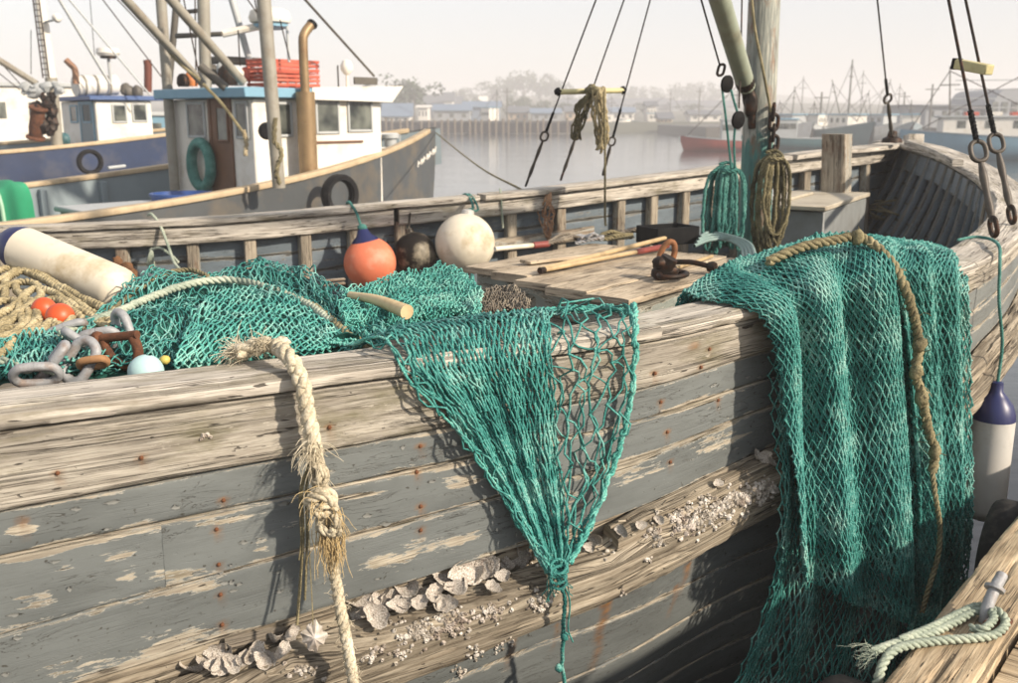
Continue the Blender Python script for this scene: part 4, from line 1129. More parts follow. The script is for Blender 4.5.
# ------------------------------------------------------------------ fenders, buoys, floats, chain
M_WHITEF = m_plain('dirty_white_vinyl', lin(222, 213, 192), .5, 0, .16, 5, lin(158, 136, 92), .7, .003)
M_NAVY = m_plain('navy_vinyl', lin(26, 34, 84), .4, 0, .2, 9)
M_ORANGE = m_plain('orange_vinyl', lin(218, 120, 86), .55, 0, .16, 8, lin(212, 158, 132), .6, .003)
M_FLOAT = m_plain('red_orange_float', lin(206, 84, 38), .45, 0, .2, 16, lin(120, 60, 36), .4)
M_BLACKB = m_plain('black_mouldy_vinyl', lin(40, 36, 32), .45, 0, .5, 7, lin(150, 142, 124), .85)
M_GREYF = m_plain('grey_white_vinyl', lin(194, 192, 186), .5, 0, .14, 7, lin(140, 134, 120), .5)
def fender(t, A, B, R, wm, bm, blue_at_b=True, both=False):
    ax = nrm(B - A); L_ = np.linalg.norm(B - A)
    c = [(R * math.sin(a), R * (1 - math.cos(a)) * .8) for a in np.linspace(.05, math.pi / 2, 9)]
    MB().lathe([(0.001, 0)] + c + [(R * 1.005, L_ * .3), (R * .995, L_ * .6), (R, L_ - R * 1.0)], A, ax, 28).build('body', wm, t, angle=60)
    MB().lathe([(R * 1.004, L_ - R * 1.02), (R * .97, L_ - R * .7), (R * .82, L_ - R * .25), (R * .52, L_ + R * .15), (R * .30, L_ + R * .4), (R * .27, L_ + R * .85), (R * .12, L_ + R * .9), (0.001, L_ + R * .9)], A, ax, 28).build('end_cap', bm, t, angle=60)
A = AY(130, 296, 3.95); B = AY(8, 243, 4.25)
t = thing('fender', 'long white fender with navy end lying across the beige rope pile', 'fender', (A + B) / 2)
fender(t, A, B, .098, M_WHITEF, M_NAVY)
A = AY(982, 520, 4.03); B = np.array([A[0], A[1], AY(984, 408, 4.03)[2] + .04])
t = thing('fender', 'greyish fender with navy top hanging outside the bow rail on a green line', 'fender', A)
fender(t, A, B, .086, M_GREYF, M_NAVY)
tip = B + [0, 0, .085]
line = [tip - [0, 0, .02], tip + [0.006, 0.01, .15], AY(999, 300, 4.04), AY(1000, 262, 4.08), AY(999, 246, 4.22), captop(990, 239, .020), captop(975, 237, .016), captop(958, 240, .016)]
MB().rope(spline(line, 160), .0072, .035).build('line', M_ROPET, t, angle=None)
def port_y(px): return PB[port_at(px)][1]
def rope_eye(mb, top, px, py0, py1, y): pass
# orange buoy
yb = port_y(370) - .36; c = AY(370, 263, yb); Rb = 26 / FPX * (c @ FWD - CAM_H * FWD[2])
t = thing('buoy', 'round orange buoy with navy neck hanging inside the far bulwark', 'buoy', c)
ax = nrm(AY(363, 232, yb) - c)
MB().lathe([(0.001, -Rb)] + [(Rb * math.sin(a), -Rb * math.cos(a)) for a in np.linspace(.12, 2.62, 20)], c, ax, 32).build('body', M_ORANGE, t, angle=60)
MB().lathe([(Rb * .52, Rb * .85), (Rb * .48, Rb * .93), (Rb * .30, Rb * 1.08), (Rb * .2, Rb * 1.3), (Rb * .1, Rb * 1.36), (.001, Rb * 1.36)], c, ax, 24).build('neck', M_NAVY, t, angle=60)
e = c + ax * Rb * 1.3
m = MB(); m.rope(spline([e, AY(361, 226, yb), AY(357, 214, yb + .05), AY(352, 205.5, yb + .12), AY(349, 202, yb + .22), AY(347, 203, yb + .36)], 60), .011)
m.blob(e + [0, 0, .01], (.032, .032, .032), 10, 8, .8, 1); m.build('line', M_ROPET, t, angle=None)
# black fender
yb = port_y(416) - .30; c = AY(416, 257, yb); t = thing('buoy', 'mouldy black egg-shaped buoy between the orange and the white buoy', 'buoy', c)
m = MB(); Rb = .155; ax = nrm(np.array([-.25, .1, 1.0]))
m.lathe([(0.001, -Rb * 1.2)] + [(Rb * math.sin(a) * (1 - .12 * math.cos(a)), -Rb * 1.2 * math.cos(a)) for a in np.linspace(.1, 3.0, 18)], c, ax, 28)
m.build('body', M_BLACKB, t, angle=60)
m = MB(); m.lathe([(.035, Rb * 1.1), (.03, Rb * 1.4), (.001, Rb * 1.42)], c, ax, 12); m.tubes(spline([c + ax * Rb * 1.35, c + ax * Rb * 1.35 + [0, .06, .08], c + ax * Rb * 1.3 + [0, .12, .12]], 12), .008, 6); m.build('neck', M_BLACKB, t)
# white buoy
yb = port_y(465) - .42; c = AY(465, 243.5, yb); Rb = 30 / FPX * (c @ FWD - CAM_H * FWD[2])
t = thing('buoy', 'large round dirty white buoy hanging by the wooden hatch corner', 'buoy', c)
MB().lathe([(0.001, -Rb)] + [(Rb * math.sin(a), -Rb * math.cos(a)) for a in np.linspace(.1, 3.0, 22)], c, nrm(np.array([.1, .1, 1])), 36).build('body', M_GREYF if 0 else M_WHITEF, t, angle=60)
MB().lathe([(Rb * .22, Rb * .97), (Rb * .2, Rb * 1.1), (Rb * .08, Rb * 1.14), (.001, Rb * 1.14)], c, nrm(np.array([.1, .1, 1])), 14).build('neck', M_GREYF, t)
m = MB(); e = c + nrm(np.array([.1, .1, 1])) * Rb * 1.1
m.rope(spline([e, AY(473, 208, yb + .1), AY(471, 200, yb + .2), AY(467, 194.5, yb + .36), AY(463, 195, yb + .5)], 50), .011); m.rope(spline([e, AY(478, 210, yb + .1), AY(474, 199, yb + .22), AY(469, 194, yb + .40)], 40), .009)
m.build('line', M_ROPET, t, angle=None)
# floats in the ropes
c = HE(60, 317, .05); m = MB(); m.lathe([(.001, -.048)] + [(.048 * math.sin(a), -.048 * math.cos(a)) for a in np.linspace(.15, 2.99, 14)] + [(.001, .048)], c, (.4, -.2, .8), 22)
setp(m.build('float', M_FLOAT, angle=60), 'orange ball float tucked into the beige rope pile', 'float')
c = HE(44, 309, .035); m = MB(); m.lathe([(.001, -.04)] + [(.042 * math.sin(a), -.042 * math.cos(a)) for a in np.linspace(.15, 2.99, 14)] + [(.001, .04)], c, (-.5, -.2, .6), 20)
setp(m.build('float', M_FLOAT, angle=60), 'smaller darker orange float half hidden by ropes, left of the bright one', 'float')
M_PBLUE = m_plain('pale_blue_plastic', lin(176, 208, 208), .45, 0, .12, 12, lin(130, 130, 110), .3)
c = HE(146, 372, .0); Rf = .052; m = MB(); m.lathe([(.001, -Rf)] + [(Rf * math.sin(a), -Rf * math.cos(a)) for a in np.linspace(.15, 3.0, 14)], c, (.2, .1, 1), 22)
setp(m.build('float', M_PBLUE, angle=60), 'pale blue round float showing above the near rail, right of the rusty shackle', 'float')
c = HE(165, 360, .02); m = MB(); m.blob(c, (.016, .016, .014), 14, 9, .2, 1)
setp(m.build('float', m_plain('yellow_plastic', lin(206, 186, 96), .5)), 'tiny yellow float at the edge of the bright net mound', 'float')
def link_path(c, u, v, L_, W_):
    a = np.linspace(0, 2 * math.pi, 33); x = np.cos(a) * W_ / 2; y = np.sin(a) * W_ / 2
    y = y + np.sign(np.sin(a)) * (L_ - W_) / 2 * np.minimum(1, np.abs(np.sin(a)) * 3)
    return c + x[:, None] * u + y[:, None] * v
def link(mb, c, u, v, L_, W_, r): mb.tubes(link_path(np.asarray(c), np.asarray(u), np.asarray(v), L_, W_), r, 9); return mb
ch = thing('anchor_chain', 'heavy galvanised chain lying on the net behind the near rail', 'chain', HE(85, 350))
RX = np.array([1.0, 0, 0]); vv = lambda x, z, y=0: nrm(np.array([x, y, z], float))
for (x, y, u, v, L_, W_, r) in [(52, 362, vv(.5, .2, -.8), vv(.6, .75, .1), .13, .075, .0155), (80, 361, vv(.8, -.4, -.3), vv(.5, .85, .2), .13, .075, .0155), (84, 345, vv(.3, .4, -.85), vv(.75, -.62, .1), .135, .07, .014), (98, 341, vv(.1, .9, -.4), vv(.95, .15, .2), .12, .07, .014), (124, 331, vv(.75, .1, -.6), vv(-.25, .95, .1), .125, .07, .0145), (66, 330, vv(.2, .5, -.8), vv(.9, .3, .2), .12, .065, .013), (36, 375, vv(.2, .8, -.5), vv(.9, .0, .3), .12, .07, .014)]:
    link(MB(), HE(x, y, .045), u, v, L_, W_, r).build('chain_link', M_GALV, ch)
sh = thing('shackle', 'big rusty brown shackle beside the galvanised chain', 'shackle', HE(123, 352, .05))
c = HE(121, 346, .085); a = np.linspace(-.35, math.pi + .35, 24); u = vv(.9, .15, -.3); v = vv(.35, -.88, -.2)
MB().tubes(c + .058 * np.cos(a)[:, None] * u + .066 * np.sin(a)[:, None] * v, .0155, 10, caps=True).build('bow', M_RUST, sh)
m = MB(); p0 = c - u * .075 - v * .03; p1 = c + u * .075 - v * .03; m.tubes(np.stack([p0, p1]), .014, 10, caps=True); m.blob(p0, (.024, .022, .024), 8, 5, .3, 2); m.build('pin', M_RUST, sh)
c = HE(93, 362, .05); link(MB(), c, vv(.3, .9, -.2), vv(.95, .1, -.1), .10, .05, .013)
ln = link(MB(), HE(93, 363, .05), vv(.2, .6, -.7), vv(.95, .15, -.1), .085, .045, .012).build('iron_ring', m_plain('tan_rust', lin(178, 134, 92), .8, .1, .3, 30, lin(110, 70, 46), .6)); setp(ln, 'small tan rusted ring between the chain and the shackle', 'ring')
# wooden handle in the net
a = AY(350, 295, 3.62); b = AY(407, 312, 3.30)
setp(MB().tubes(spline([a, (a + b) / 2 + [0, 0, .01], b], 14), np.linspace(.013, .026, 14), 14, caps=True).build('wooden_handle', m_plain('pale_worn_wood', lin(206, 184, 142), .6, 0, .18, 14, lin(150, 120, 80), .4, .001)), 'pale wooden handle sticking out of the fluffy teal net', 'handle')
for k, dy in enumerate((0, 4)):
    a = AY(322, 281 + dy, 5.2); b = AY(345, 279 + dy, 5.25)
    setp(MB().beam(a, b, .03, .012).build('wood_slat', W_RIB), ('upper' if k == 0 else 'lower') + ' of two pale slats left of the orange buoy', 'slat', 'pale slats by the orange buoy')
# ------------------------------------------------------------------ hatch with tools
zh = CAM_H - .86
Nn_ = AZ(627, 304, zh); Rr_ = AZ(766, 264, zh); Lc_ = AZ(470, 268, zh)
eR = nrm(Rr_ - Nn_); eP = np.array([-eR[1], eR[0], 0.0])
wid = (Lc_ - Nn_) @ eP; sk = (Lc_ - Nn_) @ eR
M_HGREY = m_wood('hatch_side_paint', lin(70, 68, 60), lin(116, 112, 100), lin(150, 146, 132), paint=lin(140, 146, 138), cover=.54)
nbd = 5; bw = wid / nbd; lenR = np.linalg.norm(Rr_ - Nn_)
hat = MB().box(Nn_ + eR * (lenR * .52 + sk * .4) + eP * wid * .5 - [0, 0, .33], (lenR * .9, wid * .86, .50), np.array([eR, eP, ZUP]), .01).build('hatch', M_HGREY, boat)
for k in range(nbd):
    st = sk * (k + .1) / nbd + (-.05 if k in (1, 2) else 0.0) + .02
    a = Nn_ + eR * st + eP * (bw * (k + .5)); b = Nn_ + eR * (lenR + (sk * .25 * k / nbd)) + eP * (bw * (k + .5))
    MB().timber(spline([a, b], 120), eP, ZUP, bw - .012, .035 + .010 * (k % 2), .005, 10, 3, .002, .004, 300 + k).build('hatch_board', W_HATCH, hat)
for k in range(2):
    a = Nn_ + eR * .05 - ZUP * (.10 + .15 * k) + eP * .02; b = a + eR * (lenR - .08)
    MB().timber(spline([a, b], 60), -eP, ZUP, .03, .142, .005, 2, 6, .002, .003, 310 + k).build('hatch_side', M_HGREY, hat)
    a = Nn_ + eR * .06 + eP * .02 - ZUP * (.10 + .15 * k); b = Lc_ + eR * .06 - eP * .02 - ZUP * (.10 + .15 * k)
    d = nrm(b - a)
    MB().timber(spline([a, b], 60), np.array([-d[1], d[0], 0]), ZUP, .03, .142, .005, 2, 6, .002, .003, 320 + k).build('hatch_side', M_HGREY, hat)
zt = zh + .030
def HT(px, py, up=0.0): return AZ(px, py, zt + up)
M_HANDLE = m_plain('worn_tool_handle', lin(188, 164, 124), .55, 0, .25, 12, lin(110, 90, 66), .5, .001)
M_RED = m_plain('faded_red_grip', lin(128, 58, 50), .55, 0, .3, 16)
M_BLKP = m_plain('black_rubber', lin(17, 18, 20), .6, 0, .3, 12, lin(50, 50, 48), .15)
t = thing('boat_hook', 'long pale wooden pole lying upmost across the hatch', 'pole', HT(600, 258))
a = HT(540, 270, .012); b = HT(665, 238, .05); MB().tubes(spline([a, b], 12), np.linspace(.017, .014, 12), 12, caps=True).build('shaft', M_HANDLE, t); MB().tubes(spline([b, b + (b - a) * .06], 3), .016, 10, caps=True).build('tip', M_IRON, t)
t = thing('boat_hook', 'darker wooden pole with a red grip lying below the other pole on the hatch', 'pole', HT(600, 262))
a = HT(541, 270.5, .017); a2 = HT(636, 252, .02); b = HT(668, 246, .02); MB().tubes(spline([a, a2], 10), .0135, 12, caps=True).build('shaft', M_HANDLE, t); MB().tubes(spline([a2, b], 8), [.016, .019, .019, .018, .019, .019, .017, .014], 12, caps=True).build('grip', M_RED, t)
MB().tubes(np.stack([a - (a2 - a) * .012, a + (a2 - a) * .03]), .0175, 12, caps=True).build('ferrule', M_IRON, t)
a = HT(655, 275, .012); b = HT(712, 256, .012)
setp(MB().beam(a, b, .022, .018).build('batten', M_HANDLE), 'short thin wooden batten running to the right behind the rusty fitting', 'batten')
a = HT(525, 262, .012); b = HT(592, 254, .012)
setp(MB().beam(a, b, .10, .018, ch=.003).build('plank', W_HATCH), 'short loose plank lying at the far left of the hatch', 'plank')
t = thing('deck_brush', 'white handle with a red grip lying along the far edge of the hatch', 'handle', HT(530, 246))
MB().tubes(spline([HT(495, 249, .02), HT(538, 245, .02)], 6), .016, 12, caps=True).build('handle', M_WHITEF, t); MB().tubes(spline([HT(533, 245.5, .02), HT(548, 244, .02)], 6), .022, 12, caps=True).build('grip', M_RED, t)
for k, (x0, y0, x1, y1, c) in enumerate([(548, 244, 578, 238, M_NETG), (580, 240, 600, 238, M_GALV), (598, 238, 630, 236, M_ROPED), (618, 235, 650, 232, M_NETG)]):
    m = MB(); p0 = HT(x0, y0, .02); p1 = HT(x1, y1, .02)
    for q in range(4): m.rope(spline([p0 + rng.normal(0, .03, 3) * [1, 1, .3], (p0 + p1) / 2 + rng.normal(0, .04, 3) * [1, 1, .4] + [0, 0, .02], p1 + rng.normal(0, .03, 3) * [1, 1, .3]], 40), .013, jit=.006)
    setp(m.build('rope', c, angle=None), ['brownish', 'steel grey', 'tan', 'dark'][k] + ' bundle of rope ends, ' + ['first', 'second', 'third', 'last'][k] + ' from the left along the back of the hatch', 'rope', 'rope ends at the back of the hatch')
t = thing('tray', 'black plastic tray standing at the back of the hatch', 'tray', HT(676, 250))
a = HT(655, 246); b = HT(697, 243); ex = nrm((b - a) * [1, 1, 0]); ey = np.array([-ex[1], ex[0], 0]); c = (a + b) / 2 + ey * .1; W2 = np.linalg.norm(b - a)
for nm, o_, sz in (('base', ey * 0 + ZUP * .01, (W2, .24, .02)), ('side', -ey * .115 + ZUP * .06, (W2, .015, .11)), ('side', ey * .115 + ZUP * .06, (W2, .015, .11)), ('side', ex * (W2 / 2 - .008) + ZUP * .06, (.015, .22, .11)), ('side', -ex * (W2 / 2 - .008) + ZUP * .06, (.015, .22, .11))):
    MB().box(c + o_, sz, np.array([ex, ey, ZUP]), .004).build(nm, M_BLKP, t)
# rusty fitting: a swivel block with ring and pin
t = thing('mooring_fitting', 'rusty iron swivel fitting with a ring and a pin lying on the hatch', 'fitting', HT(680, 268))
c = HT(664, 268, .05)
m = MB(); m.lathe([(.001, -.065), (.044, -.065), (.052, -.04), (.044, -.012), (.052, .012), (.044, .065), (.001, .065)], c, (.5, -.2, 1), 14); m.blob(c + [-.02, -.02, .03], (.048, .04, .034), 10, 7, .4, 2); m.blob(c + [.03, 0, -.015], (.048, .04, .04), 10, 7, .4, 4); m.build('body', M_IRON, t)
a = np.linspace(-.5, math.pi + .5, 20); c2 = HT(667, 255, .08); u = nrm(np.array([1, .2, .1])); v = nrm(np.array([.2, 0, 1]))
MB().tubes(c2 + .042 * np.cos(a)[:, None] * u + .075 * np.sin(a)[:, None] * v, .017, 10, caps=True).build('strap', m_plain('brown_rust_strap', lin(150, 100, 62), .75, .2, .4, 30, lin(80, 52, 36), .6), t)
c3 = HT(673, 275, .02); a = np.linspace(0, 2 * math.pi, 30)
MB().tubes(c3 + .10 * np.cos(a)[:, None] * eR + .062 * np.sin(a)[:, None] * eP + ZUP * .002, .014, 9).build('ring', M_IRON, t)
m = MB(); p0 = HT(672, 262, .04); p1 = HT(712, 267, .03); m.tubes(spline([p0, (p0 + p1) / 2 + [0, 0, .012], p1], 10), .015, 10, caps=True); m.lathe([(.001, -.025), (.026, -.022), (.032, 0), (.026, .022), (.001, .025)], p1, nrm(p1 - p0), 14); m.build('pin', M_IRON, t)
# hose coil
m = MB()
for k in range(4):
    q = [HT(x, y, .03 + .01 * k) for x, y in [(694 + 2 * k, 246 - k * 3), (710, 240 - 2.5 * k), (728 + 2 * k, 240 - 1.0 * k), (741 + 3 * k, 247 - k), (744 + 4 * k, 258)]]
    m.tubes(spline(q, 40), .0115, 10)
setp(m.build('hose', m_plain('grey_green_hose', lin(128, 150, 146), .5, 0, .2, 9)), 'pale grey hose lying in loops at the foot of the mast', 'hose')

# ------------------------------------------------------------------ mast, boom, samson post, chest
mb_ = AY(755, 215, 7.0); mt_ = AY(764, 8, 7.0)
dr = (mt_ - mb_) / (mt_[2] - mb_[2]); m0 = mb_ + dr * (1.1 - mb_[2]); m1 = mb_ + dr * (8.5 - mb_[2])
def m_mast():
    t = NT('old_mast_paint')
    g = t.noise(t.pos(60, 5), 1.0, 4, .6); n = t.noise(t.pos(14, 4), 1.0, 5, .65)
    col = t.ramp(g, [(.3, lin(92, 96, 92)), (.5, lin(138, 142, 134)), (.7, lin(176, 174, 160))])
    sp = t.n('ShaderNodeSeparateXYZ'); tc = t.n('ShaderNodeTexCoord'); t.L(tc.outputs['Object'], sp.inputs[0])
    hh = t.math('ADD', sp.outputs[2], t.math('MULTIPLY', t.math('SUBTRACT', n, .5), .7))
    teal = t.ramp(t.math('SUBTRACT', hh, 2.40 - 0.0), [(.0, 1), (.04, 0)])
    col = t.mix(t.math('MULTIPLY', teal, .9), col, t.ramp(n, [(.3, lin(30, 84, 82)), (.7, lin(70, 136, 128))]))
    ru = t.ramp(t.noise(t.pos(9, 2.5), 1.0, 6, .7), [(.54, 0), (.64, 1)])
    col = t.mix(t.math('MULTIPLY', ru, .7), col, lin(116, 74, 44))
    return t.fin(col, .65, t.bump(t.math('ADD', g, n), .004, .8))
MM = m_mast()
mast = MB().tubes(spline([m0, m1], 60), np.linspace(.115, .085, 60), 24, caps=True)
mast.v = [v_ - np.array([0, 0, 0]) for v_ in mast.v]
mast = mast.build('mast', MM, boat)
M_BOOM = m_plain('boom_paint', lin(150, 158, 140), .5, 0, .2, 6, lin(120, 96, 66), .4, .001, stretch=.3)
ba = AY(746, 86, 6.86); bb = AY(718, -6, 6.0); bb = ba + (bb - ba) * 2.0
bm = MB().tubes(spline([ba, bb], 20), .062, 18, caps=True).build('boom', M_BOOM, boat)
MB().lathe([(.001, -.05), (.045, -.05), (.06, 0), (.066, .06), (.062, .10)], ba, nrm(bb - ba), 16).build('boom_cap', M_IRON, bm)
m = MB(); m.tubes(spline([ba, ba + [.02, .04, -.10], AY(751, 112, 6.9), AY(752, 128, 6.92)], 16), .028, 10, caps=True); m.blob(AY(751, 104, 6.88), (.05, .05, .09), 10, 7, .4, 3); m.build('gooseneck', M_IRON, bm)
# chain hanging on the mast
t = thing('mast_chain', 'short rusty chain hanging on the right side of the mast', 'chain', AY(774, 125, 6.9))
for k in range(5):
    c = AY(773.5 + .5 * (k % 2), 112 + k * 10.5, 6.86); link(MB(), c, nrm(np.array([1, .3, 0])) if k % 2 else nrm(np.array([.2, 1, 0])), np.array([.05, 0, 1.0]), .105, .062, .0125).build('chain_link', M_IRON, t)
# samson post
pa = AY(836.5, 183, 8.6); pb = AY(837, 134, 8.6)
z0 = 1.15; d = (pb - pa) / (pb[2] - pa[2])
ps = MB().timber(spline([pa + d * (z0 - pa[2]), pb], 80), nrm(np.array([.8, -.6, 0])), nrm(np.array([.6, .8, 0])), .205, .205, .02, 8, 8, .006, .008, 331, gouge=.006).build('samson_post', W_RIB, boat)
# chest
F = AY(826, 207, 7.15); zc = F[2]
Rc_ = AZ(871, 192.5, zc); Lc2 = AZ(788, 202, zc); eu = nrm((Rc_ - F)); ev = np.array([-eu[1], eu[0], 0]); 
wu = np.linalg.norm(Rc_ - F) * .98; wv = .62
t = thing('deck_chest', 'grey wooden deck chest with a pale lid behind the mast', 'chest', F + eu * wu / 2 + ev * wv / 2 - ZUP * .8)
C0 = F + eu * wu / 2 + ev * wv / 2
M_CHEST = m_plain('chest_paint', lin(128, 132, 132), .6, 0, .2, 6, lin(92, 88, 80), .4, .001)
M_CLID = m_plain('chest_lid_paint', lin(178, 170, 152), .65, 0, .2, 7, lin(120, 108, 90), .5, .001)
MB().box(C0 - ZUP * .44, (wu * .94, wv * .94, .80), np.array([eu, ev, ZUP]), .008).build('body', M_CHEST, t)
MB().box(C0 - ZUP * .015, (wu, wv, .035), np.array([eu, ev, ZUP]), .006).build('lid', M_CLID, t)
MB().box(C0 + ev * .13 - eu * .08 + ZUP * .014, (wu * .5, .16, .022), np.array([eu, ev, ZUP]), .004).build('lid_board', M_CLID, t)
MB().lathe([(.001, 0), (.035, 0), (.04, .05), (.03, .09), (.001, .095)], C0 - eu * wu * .3 + ev * .2 + ZUP * .004, ZUP, 14).build('knob', M_GALV, t)
# rope coils
def coil(name, label, mat, peg, n, hw, drop, R, y, sd_, nar=.05):
    rg = np.random.default_rng(sd_); m = MB()
    for k in range(n):
        w_ = nar * rg.uniform(.4, 1.3); dl = drop * rg.uniform(.74, 1.04); x0 = rg.uniform(-hw, hw) * .8; dy = rg.uniform(-.07, .07) - .02 * k / n
        q = [peg + [x0 * .3, dy * .4, .0], peg + [x0 * .85 - w_ * .8, dy, -dl * .16], peg + [x0 - w_, dy, -dl * .6], peg + [x0 - w_ * .45, dy, -dl * .96], peg + [x0 + w_ * .25, dy, -dl], peg + [x0 + w_ * .9, dy, -dl * .68], peg + [x0 * .85 + w_ * .8, dy, -dl * .18], peg + [x0 * .3 + .01, dy * .4, 0.0]]
        m.rope(spline(q, 110), R, jit=.008, phase=k)
    m.rope(spline([peg + [-.05, -.07, -.02], peg + [0, -.10, -.03], peg + [.05, -.07, -.02], peg + [.03, .03, .02], peg + [-.04, .03, .01]], 40), R)
    return setp(m.build(name, mat, angle=None), label, 'rope coil')
coil('rope_coil', 'coil of teal rope hanging on the left side of the mast', M_ROPET, AY(726, 166, 6.72), 20, .155, .56, .0125, 0, 3, .035)
coil('rope_coil', 'coil of olive and beige rope hanging on the right side of the mast', M_ROPEO, AY(773, 154, 6.72), 13, .07, .70, .0125, 0, 5, .075)
# blocks and tackle on the left of the mast
M_BLOCK = m_plain('black_block', lin(14, 13, 13), .7, 0, .3, 12)
def block(t, c, s_):
    MB().lathe([(.001, -.028 * s_), (.05 * s_, -.026 * s_), (.075 * s_, -.012 * s_), (.078 * s_, .012 * s_), (.05 * s_, .026 * s_), (.001, .028 * s_)], c, (.8, -1, -.1), 18).build('cheek', M_BLOCK, t)
t = thing('pulley_block', 'black pulley block hanging higher, beside the boom end', 'pulley', AY(727, 84, 6.6)); c = AY(727, 84, 6.6); block(t, c, .72)
MB().tubes(spline([AY(699, -8, 6.0), AY(712, 38, 6.3), AY(720, 66, 6.55)], 10), .006, 6).build('wire', M_IRON, t)
link(MB(), AY(721, 70, 6.56), np.array([1.0, 0, 0]), np.array([.2, 0, 1.0]), .07, .04, .009).build('shackle', M_IRON, t)
t2 = thing('pulley_block', 'black pulley block hanging lower, against the teal part of the mast', 'pulley', AY(738, 120, 6.6)); c2 = AY(738, 120, 6.6); block(t2, c2, .75)
MB().tubes(spline([AY(742, -8, 6.8), AY(741, 50, 6.75), AY(739, 108, 6.62)], 10), .0055, 6).build('wire', M_IRON, t2)
for nm, q in (('first', [(722, 88), (726, 120), (731, 166)]), ('second', [(731, 90), (736, 108), (741, 122)]), ('third', [(735, 126), (734, 145), (735, 168)])):
    MB().rope(spline([AY(x, y, 6.6) for x, y in q], 60), .0085).build('fall_line', M_ROPET, t)
setp(MB().tubes(spline([AY(751, -8, 6.9), AY(755, 30, 6.86), AY(763, 70, 6.84), AY(771, 112, 6.84)], 14), .010, 6).build('halyard', M_ROPED), 'thin line running down the right face of the mast', 'line')
# ropes lying in the bow
m = MB()
for k in range(7):
    c = AZ(884, 216, 1.62); a = np.linspace(0, 6.6, 40) + rng.uniform(0, 6); r_ = rng.uniform(.10, .26)
    p = P3(c[0] + r_ * np.cos(a) * .8 + rng.normal(0, .08), c[1] + r_ * np.sin(a) + rng.normal(0, .08), c[2] + .04 * np.sin(a * 1.3 + k) + .03 * k - .05)
    m.rope(spline(p, 90), .010)
setp(m.build('rope_coil', M_ROPED, angle=None), 'loose thin rope lying in the dark bow behind the chest', 'rope coil')

# ------------------------------------------------------------------ standing rigging
M_TURN = m_plain('greasy_turnbuckle', lin(84, 78, 70), .55, .2, .4, 16, lin(48, 40, 34), .8, .002)
def shroud(top, bot, f_wrap, f_ring, r=.006, s_=1.0, rusty=True):
    """top, bot world points; wire to f_wrap, seizing to f_ring, link, turnbuckle, eye"""
    top = np.asarray(top); bot = np.asarray(bot); L_ = np.linalg.norm(bot - top); d = (bot - top) / L_
    P = lambda f: top + (bot - top) * f
    sd_ = nrm(np.cross(d, [0, 1, 0])); fw = np.cross(d, sd_)
    ext = top - d * 1.2
    o = MB().tubes(spline([ext, P(f_wrap)], 8), r, 6).build('shroud', M_IRON, boat)
    MB().rope(spline([P(f_wrap - .01), P(f_ring - .022 / L_ * 2)], 40), r * 1.9, r * 7).build('seizing', M_BLKP, o)
    link(MB(), P(f_ring), sd_, d, .085 * s_, .062 * s_, .010 * s_).build('link', M_TURN, o)
    a = f_ring + .05 * s_ / L_; b = 1 - .05 * s_ / L_
    q = np.linspace(a, b, 12); MB().tubes(np.array([P(f) for f in q]), np.array([.010, .013, .016, .017, .015, .013, .013, .015, .017, .016, .012, .010]) * s_, 10, caps=True).build('turnbuckle', M_TURN, o)
    link(MB(), P(1 - .03 * s_ / L_), fw, d, .075 * s_, .055 * s_, .010 * s_).build('eye', M_IRON, o)
    return o
for (x0, y0, x1, y1, fw_, fr_) in [(597, -3, 526, 187, .60, .72), (625, -3, 561, 181, .62, .74), (651, -3, 603, 176, .62, .80)]:
    i = port_at(x1); b = AZ(x1, y1 - 2, PB[i][2] + .01); tp = AY(x0, y0, b[1] - .55)
    shroud(tp, b, fw_, fr_, .0065, .9)
for (x0, y0, x1, y1, yb_, yt_) in [(948, -3, 995, 236, 5.12, 5.5), (965, -3, 1013, 223, 5.35, 5.7)]:
    b = AZ(x1, y1 - 2, np.interp(yb_, SB[:, 1], ZT) + .012); tp = AY(x0, y0, b[1] + .45)
    shroud(tp, b, .50, .66, .0075, 1.15)
b = AZ(892, 139.5, SB[-1][2] + .03); tp = AY(877, -3, b[1] - 1.2)
shroud(tp, b, .55, .68, .008, 1.2)
MB().lathe([(.001, 0), (.10, 0), (.09, .04), (.05, .06), (.04, .11), (.001, .12)], b - [0, 0, .03], ZUP, 14).build('bow_fitting', M_IRON, boat)
# battens lashed to the shrouds
M_YEL = m_plain('yellowed_batten', lin(196, 188, 140), .6, 0, .2, 12, lin(120, 104, 70), .4)
p0 = AY(558, 92, 7.75); p1 = AY(623, 90.5, 8.05)
t = thing('batten', 'yellowed wooden batten lashed across the three left shrouds', 'batten', (p0 + p1) / 2)
MB().tubes(spline([p0, p1], 8), .022, 10, caps=True).build('bar', M_YEL, t); 
for q in (p0, p1): MB().blob(q, (.026, .026, .03), 10, 7, .8, 4).build('lashing', M_BLKP, t)
p0 = AY(957, 64, 5.25); p1 = AY(990, 70, 5.05)
t = thing('batten', 'short pale yellow wooden batten fixed between the two right shrouds', 'batten', (p0 + p1) / 2)
MB().beam(p0, p1, .055, .05, ch=.005).build('bar', M_YEL, t); MB().beam(p0 - (p1 - p0) * .06, p0 + (p1 - p0) * .05, .06, .056).build('dark_end', M_BLKP, t)
